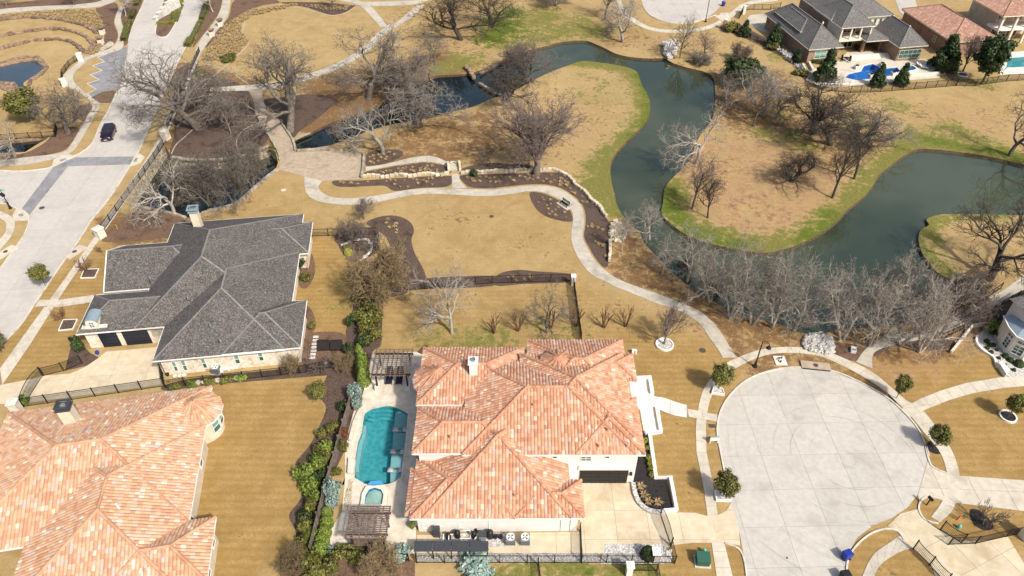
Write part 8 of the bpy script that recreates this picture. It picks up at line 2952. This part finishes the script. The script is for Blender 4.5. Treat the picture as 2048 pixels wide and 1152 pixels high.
# ------------------------------------------------------------------ car
def make_car():
 a, b = G2((226, 215)), G2((190, 290))
 ang_ = math.atan2(b[1] - a[1], b[0] - a[0])
 r = empty('parked_car', G(219, 272, 0.04), ang_, 'dark purple sport utility car driving down the pale street', 'car')
 # stations along x (front positive): (x, half width bottom, half width belt, z bottom, z belt)
 st_ = [(2.38, 0.66, 0.62, 0.42, 0.78), (2.25, 0.84, 0.80, 0.30, 0.92), (1.75, 0.94, 0.90, 0.26, 1.02), (1.05, 0.96, 0.93, 0.25, 1.10), (0.0, 0.97, 0.94, 0.25, 1.12), (-1.2, 0.97, 0.94, 0.26, 1.14), (-2.0, 0.95, 0.91, 0.30, 1.14), (-2.32, 0.86, 0.82, 0.36, 1.08), (-2.40, 0.74, 0.72, 0.46, 0.92)]
 m_ = MB()
 for x, wb, wt, zb, zt in st_:
  zm = zb + (zt - zb) * 0.55
  m_.v += [(x, -wb * 0.92, zb), (x, -wb, zb + 0.12), (x, -wb * 1.01, zm), (x, -wt, zt - 0.06), (x, -wt * 0.90, zt), (x, wt * 0.90, zt), (x, wt, zt - 0.06), (x, wb * 1.01, zm), (x, wb, zb + 0.12), (x, wb * 0.92, zb)]
 k = 10
 for i in range(len(st_) - 1):
  for j in range(k):
   j2 = (j + 1) % k
   m_.f.append((i * k + j, (i + 1) * k + j, (i + 1) * k + j2, i * k + j2))
 m_.f += [tuple(range(k)), tuple(range((len(st_) - 1) * k, len(st_) * k))[::-1]]
 body = m_.build('body', 'car_paint', r, True)
 # greenhouse: glass band, painted roof and pillars
 g = [(1.05, 0.88, 1.10), (0.30, 0.72, 1.66), (-1.75, 0.70, 1.68), (-2.22, 0.82, 1.12)]
 gm = MB()
 gm.v = [(x, s * w, z) for x, w, z in g for s in (-1, 1)]
 gm.f = [(0, 2, 3, 1), (2, 4, 5, 3), (4, 6, 7, 5), (0, 6, 4, 2), (1, 3, 5, 7)]
 gm.build('cabin', 'car_paint', r)

 def pane(name, pts, off):
  m2 = MB()
  n_ = Vector(off)
  m2.add([Vector(p) + n_ for p in pts], [tuple(range(len(pts)))])
  m2.build(name, 'glass_dark', r)

 lerp = lambda p, q, t: tuple(p[i] + (q[i] - p[i]) * t for i in range(3))
 A0, A1, B0, B1 = (1.05, -0.88, 1.10), (1.05, 0.88, 1.10), (0.30, -0.72, 1.66), (0.30, 0.72, 1.66)
 pane('windscreen', [lerp(lerp(A0, A1, .06), lerp(B0, B1, .06), .1), lerp(lerp(A0, A1, .94), lerp(B0, B1, .94), .1), lerp(lerp(A0, A1, .94), lerp(B0, B1, .94), .9), lerp(lerp(A0, A1, .06), lerp(B0, B1, .06), .9)], (0.012, 0, 0.012))
 C0, C1, D0, D1 = (-2.22, -0.82, 1.12), (-2.22, 0.82, 1.12), (-1.75, -0.70, 1.68), (-1.75, 0.70, 1.68)
 pane('rear_window', [lerp(lerp(C0, C1, .08), lerp(D0, D1, .08), .25), lerp(lerp(C0, C1, .92), lerp(D0, D1, .92), .25), lerp(lerp(C0, C1, .92), lerp(D0, D1, .92), .9), lerp(lerp(C0, C1, .08), lerp(D0, D1, .08), .9)], (-0.015, 0, 0.01))
 for s_ in (-1, 1):
  for x0, x1 in ((0.55, -0.35), (-0.45, -1.25), (-1.35, -1.85)):
   low = lambda x: (x, s_ * 0.862, 1.16)
   t0, t1 = min(x0, 0.28), max(x1, -1.72)
   pane('side_window', [low(x0 + (0.12 if x0 > 0.5 else 0)), low(x1), (t1, s_ * 0.725, 1.60), (t0, s_ * 0.725, 1.60)], (0, s_ * 0.02, 0.005))
  MB().bar((0.2, s_ * 0.60, 1.72), (-1.6, s_ * 0.60, 1.74), 0.04).build('roof_rail', 'chrome', r)
  MB().box(0.62, 0.82, s_ * 1.0 - 0.09, s_ * 1.0 + 0.09, 1.08, 1.22).build('wing_mirror', 'car_paint', r)
  MB().box(2.14, 2.33, s_ * 0.66 - 0.14, s_ * 0.66 + 0.14, 0.74, 0.88).build('headlight', 'lens_clear', r)
  MB().box(-2.40, -2.25, s_ * 0.72 - 0.10, s_ * 0.72 + 0.10, 0.85, 1.06).build('tail_light', 'lens_red', r)
  for x in (1.48, -1.42):
   w_ = empty_part = MB().tube([(x, s_ * 0.76, 0.36), (x, s_ * 0.985, 0.36)], 0.36, 18).build('wheel', 'tyre', r, True)
   MB().tube([(x, s_ * 0.975, 0.36), (x, s_ * 0.995, 0.36)], 0.24, 14).build('rim', 'chrome', w_)
 MB().box(2.33, 2.41, -0.48, 0.48, 0.52, 0.72).build('grille', 'plastic_black', r)
 MB().box(2.385, 2.43, -0.26, 0.26, 0.44, 0.53).build('number_plate', 'plastic_white', r)


make_car()

# ------------------------------------------------------------------ limestone house side yard
for i, px in enumerate((352, 361, 370)):
 o = MB().lathe([(0.16, 0), (0.26, 0.32), (0.29, 0.36), (0.24, 0.36), (0.22, 0.30), (0, 0.29)], 14).build('garden_pot', 'trim_cream', None, True)
 o.location = G(px, 756 - i)
 tag(o, ('left', 'middle', 'right')[i] + ' of three pale empty pots at the drive end', 'pot', 'pale pots')
for i in range(8):
 o = MB().lathe([(0.2, 0), (0.33, 0.36), (0.36, 0.4), (0.30, 0.4), (0.27, 0.33), (0, 0.32)], 14).build('garden_pot', 'trim_cream', None, True)
 o.location = G(397 + i * 13, 769 - i * 1.6)
 tag(o, '%s pale scalloped pot from the left in the row along the iron fence' % ordinal(i), 'pot', 'pots along the iron fence')
for px, py, mt_, lab in ((336, 751, 'plastic_black', 'black pot by the drive end fence'), (417, 742, 'terracotta_pot', 'terracotta pot left of the air conditioner')):
 o = MB().lathe([(0.15, 0), (0.24, 0.4), (0.2, 0.4), (0, 0.36)], 12).build('garden_pot', mt_, None, True)
 o.location = G(px, py)
 tag(o, lab, 'pot')
for i, (px, py) in enumerate(((647, 694), (673, 694))):
 w0 = [(px - 11, py - 10), (px + 11, py - 11), (px + 11, py + 7), (px - 11, py + 8)]
 box_planter(w0, ('left' if i == 0 else 'right') + ' dark raised vegetable bed behind the limestone house', 'mulch_black', 0.35, 'wood_dark', group='raised vegetable beds')
for i, (px, py) in enumerate(((613, 690), (610, 712))):
 w0 = [(px - 8, py - 9), (px + 8, py - 9), (px + 7, py + 8), (px - 9, py + 8)]
 box_planter(w0, ('upper' if i == 0 else 'lower') + ' brown raised bed against the limestone house corner', 'mulch_brown', 0.3, 'wood_pergola', group='brown raised beds')
stp = empty('stepping_stones', G(630, 675), 0, 'row of pale stepping stones beside the raised beds', 'paving')
for i in range(7):
 b = G(632 - i * 1.2, 674 + i * 7) - G(630, 675)
 o = link('stone', SPHERE_STONES[i % 5], None, stp)
 o.location = (b.x, b.y, 0.03)
 o.scale = (0.75, 0.42, 0.1)
 o.material_slots[0].link = 'OBJECT'
 o.material_slots[0].material = M['stone_pale']
fl = MB().lathe([(0.14, 0), (0.22, 0.35), (0.18, 0.35), (0, 0.3)], 12).build('garden_pot', 'stone_pale', None)
fl.location = G(652, 729)
tag(fl, 'pale round pot on the bare kitchen garden soil', 'pot')
lat = empty('trellis', G(618, 535), R(97), 'brown lattice trellis on the white porch of the limestone house', 'trellis')
for i in range(5):
 MB().bar((-0.8 + i * 0.4, 0, 0.1), (-0.4 + i * 0.4, 0, 1.9), 0.03).build('lath', 'terracotta_pot', lat)
 MB().bar((0.8 - i * 0.4, 0.035, 0.1), (0.4 - i * 0.4, 0.035, 1.9), 0.03).build('lath', 'terracotta_pot', lat)
bw = MB().box(-0.25, 0.25, -0.2, 0.2, 0, 0.8).build('bell_planter', 'plastic_blue', None)
bw.location = G(195, 706)
bpy.data.objects.remove(bw)
o = MB().lathe([(0.14, 0), (0.25, 0.3), (0.22, 0.48), (0.16, 0.5), (0, 0.45)], 12).build('garden_pot', 'plastic_blue', None, True)
o.location = G(196, 708)
tag(o, 'blue pot by the limestone garage wall', 'pot')

# ------------------------------------------------------------------ far terraces
FD = [(1612, 160), (1622, 140), (1680, 120), (1695, 104), (1790, 104), (1792, 118), (1850, 118), (1860, 124), (1880, 140), (1880, 156), (1830, 160), (1700, 172), (1640, 174)]
FP = [(1690, 156), (1698, 148), (1722, 143), (1728, 132), (1745, 128), (1758, 134), (1762, 138), (1794, 135), (1800, 142), (1790, 150), (1770, 154), (1745, 158), (1712, 161)]
dk2 = sheet_holes('pool_deck', W(FD), [W(FP)], 0.055, 'walk_concrete')
tag(dk2, 'pale far terrace round the blue pool', kind='structure')
cut_ground(W(FP))
p2_, _ = pool(W(FP), 'bright blue far pool behind the brick house', 'pool_water_blue', 'pool_plaster_blue', cop='white_paving')
SP2 = W([(1806, 141), (1812, 134), (1824, 134), (1834, 141), (1826, 145), (1812, 146)])
c2 = Vector((sum(p[0] for p in SP2) / 6, sum(p[1] for p in SP2) / 6, 0))
s2 = empty('spa', c2, 0, 'small blue spa right of the far pool', 'spa')
l2 = ccw([(p[0] - c2.x, p[1] - c2.y) for p in SP2])
strip_wall(MB(), l2, 0.4, 0, 0.45, True).build('rim', 'white_paving', s2)
sheet('basin', l2, 0.12, 'pool_plaster_blue', s2)
sheet('spa_water', l2, 0.3, 'pool_water_blue', s2)
FP2 = W([(2012, 136), (2016, 116), (2100, 110), (2100, 132)])
dk3 = sheet_holes('pool_deck', W([(2000, 150), (2004, 106), (2110, 98), (2110, 146)]), [FP2], 0.055, 'white_paving')
tag(dk3, 'pale far terrace of the top right house', kind='structure')
cut_ground(FP2)
pool(FP2, 'light turquoise far pool at the right edge', 'pool_water', 'pool_plaster', cop='white_paving')
for i, (px, py) in enumerate(((1713, 138), (1763, 133), (1742, 155), (1787, 151))):
 r = empty('fire_pillar', G(px, py), R(10), ('upper left', 'upper right', 'lower left', 'lower right')[i] + ' pale fire bowl pillar at the far pool', 'pillar', 'fire bowl pillars')
 MB().box(-0.55, 0.55, -0.5, 0.5, 0, 0.7).build('plinth', 'white_paving', r)
 MB().lathe([(0.18, 0.7), (0.38, 0.9), (0.3, 0.9), (0, 0.82)], 12).build('bowl', 'dark_metal', r, True)
for i, (px, py) in enumerate(((1840, 133), (1846, 137))):
 chaise(px, py, ('upper' if i == 0 else 'lower') + ' white chaise lounge by the far spa', 'plastic_white', 'metal_grey', R(60), 'white chaises at the far pool')


def dining(px, py, label, n=4):
 r = empty('patio_table', G(px, py), 0.3, label, 'table', 'patio tables')
 MB().lathe([(0.55, 0.70), (0.55, 0.74), (0, 0.74)], 16).build('top', 'dark_metal', r)
 MB().lathe([(0.25, 0), (0.05, 0.06), (0.05, 0.70)], 10).build('pedestal', 'dark_metal', r)
 for k in range(n):
  a = 6.283 * k / n + 0.4
  b = G(px, py)
  c = empty('patio_chair', (b.x + math.cos(a) * 0.95, b.y + math.sin(a) * 0.95, 0.055), a + math.pi / 2, '%s chair clockwise around the %s' % (ordinal(k), label.replace('round ', '')), 'chair', 'patio chairs')
  MB().box(-0.25, 0.25, -0.25, 0.25, 0.40, 0.46).build('seat', 'dark_metal', c)
  MB().box(-0.25, 0.25, -0.27, -0.22, 0.46, 0.9).build('backrest', 'dark_metal', c)
  for x_ in (-0.22, 0.22):
   for y_ in (-0.22, 0.22):
    MB().box(x_ - 0.02, x_ + 0.02, y_ - 0.02, y_ + 0.02, 0, 0.40).build('leg', 'dark_metal', c)


dining(1691, 122, 'round dark table on the far terrace')
dining(1718, 100, 'round dark table under the far balcony')
for i in range(4):
 s_ = MB().box(0, 9.5, 0, 0.45, 0, 0.48 - i * 0.11).build('terrace_step', 'white_paving', None)
 b = G(1701, 117.5 + i * 1.6)
 s_.location = (b.x, b.y, 0.055)
 s_.rotation_euler = (0, 0, R(10.5))
 tag(s_, '%s broad pale step from the top on the far terrace' % ordinal(i), 'step', 'far terrace steps')
for pl, lab in (([(1640, 173), (1700, 172), (1706, 166)], 'low pale wall left of the far pool'), ([(1806, 152), (1850, 152), (1888, 148)], 'low pale wall right of the far pool'), ([(1617, 128), (1625, 143)], 'pale wall at the far house corner')):
 o = strip_wall(MB(), W(pl), 0.4, 0, 0.6).build('garden_wall', 'white_paving')
 tag(o, lab, 'wall')
rocks([(1552, 98), (1575, 108), (1600, 128), (1610, 140), (1600, 140), (1570, 115)], 70, 0.4, 1.0, 'stone_pale', 'pale boulders along the far house side bed', 12, 0.4)
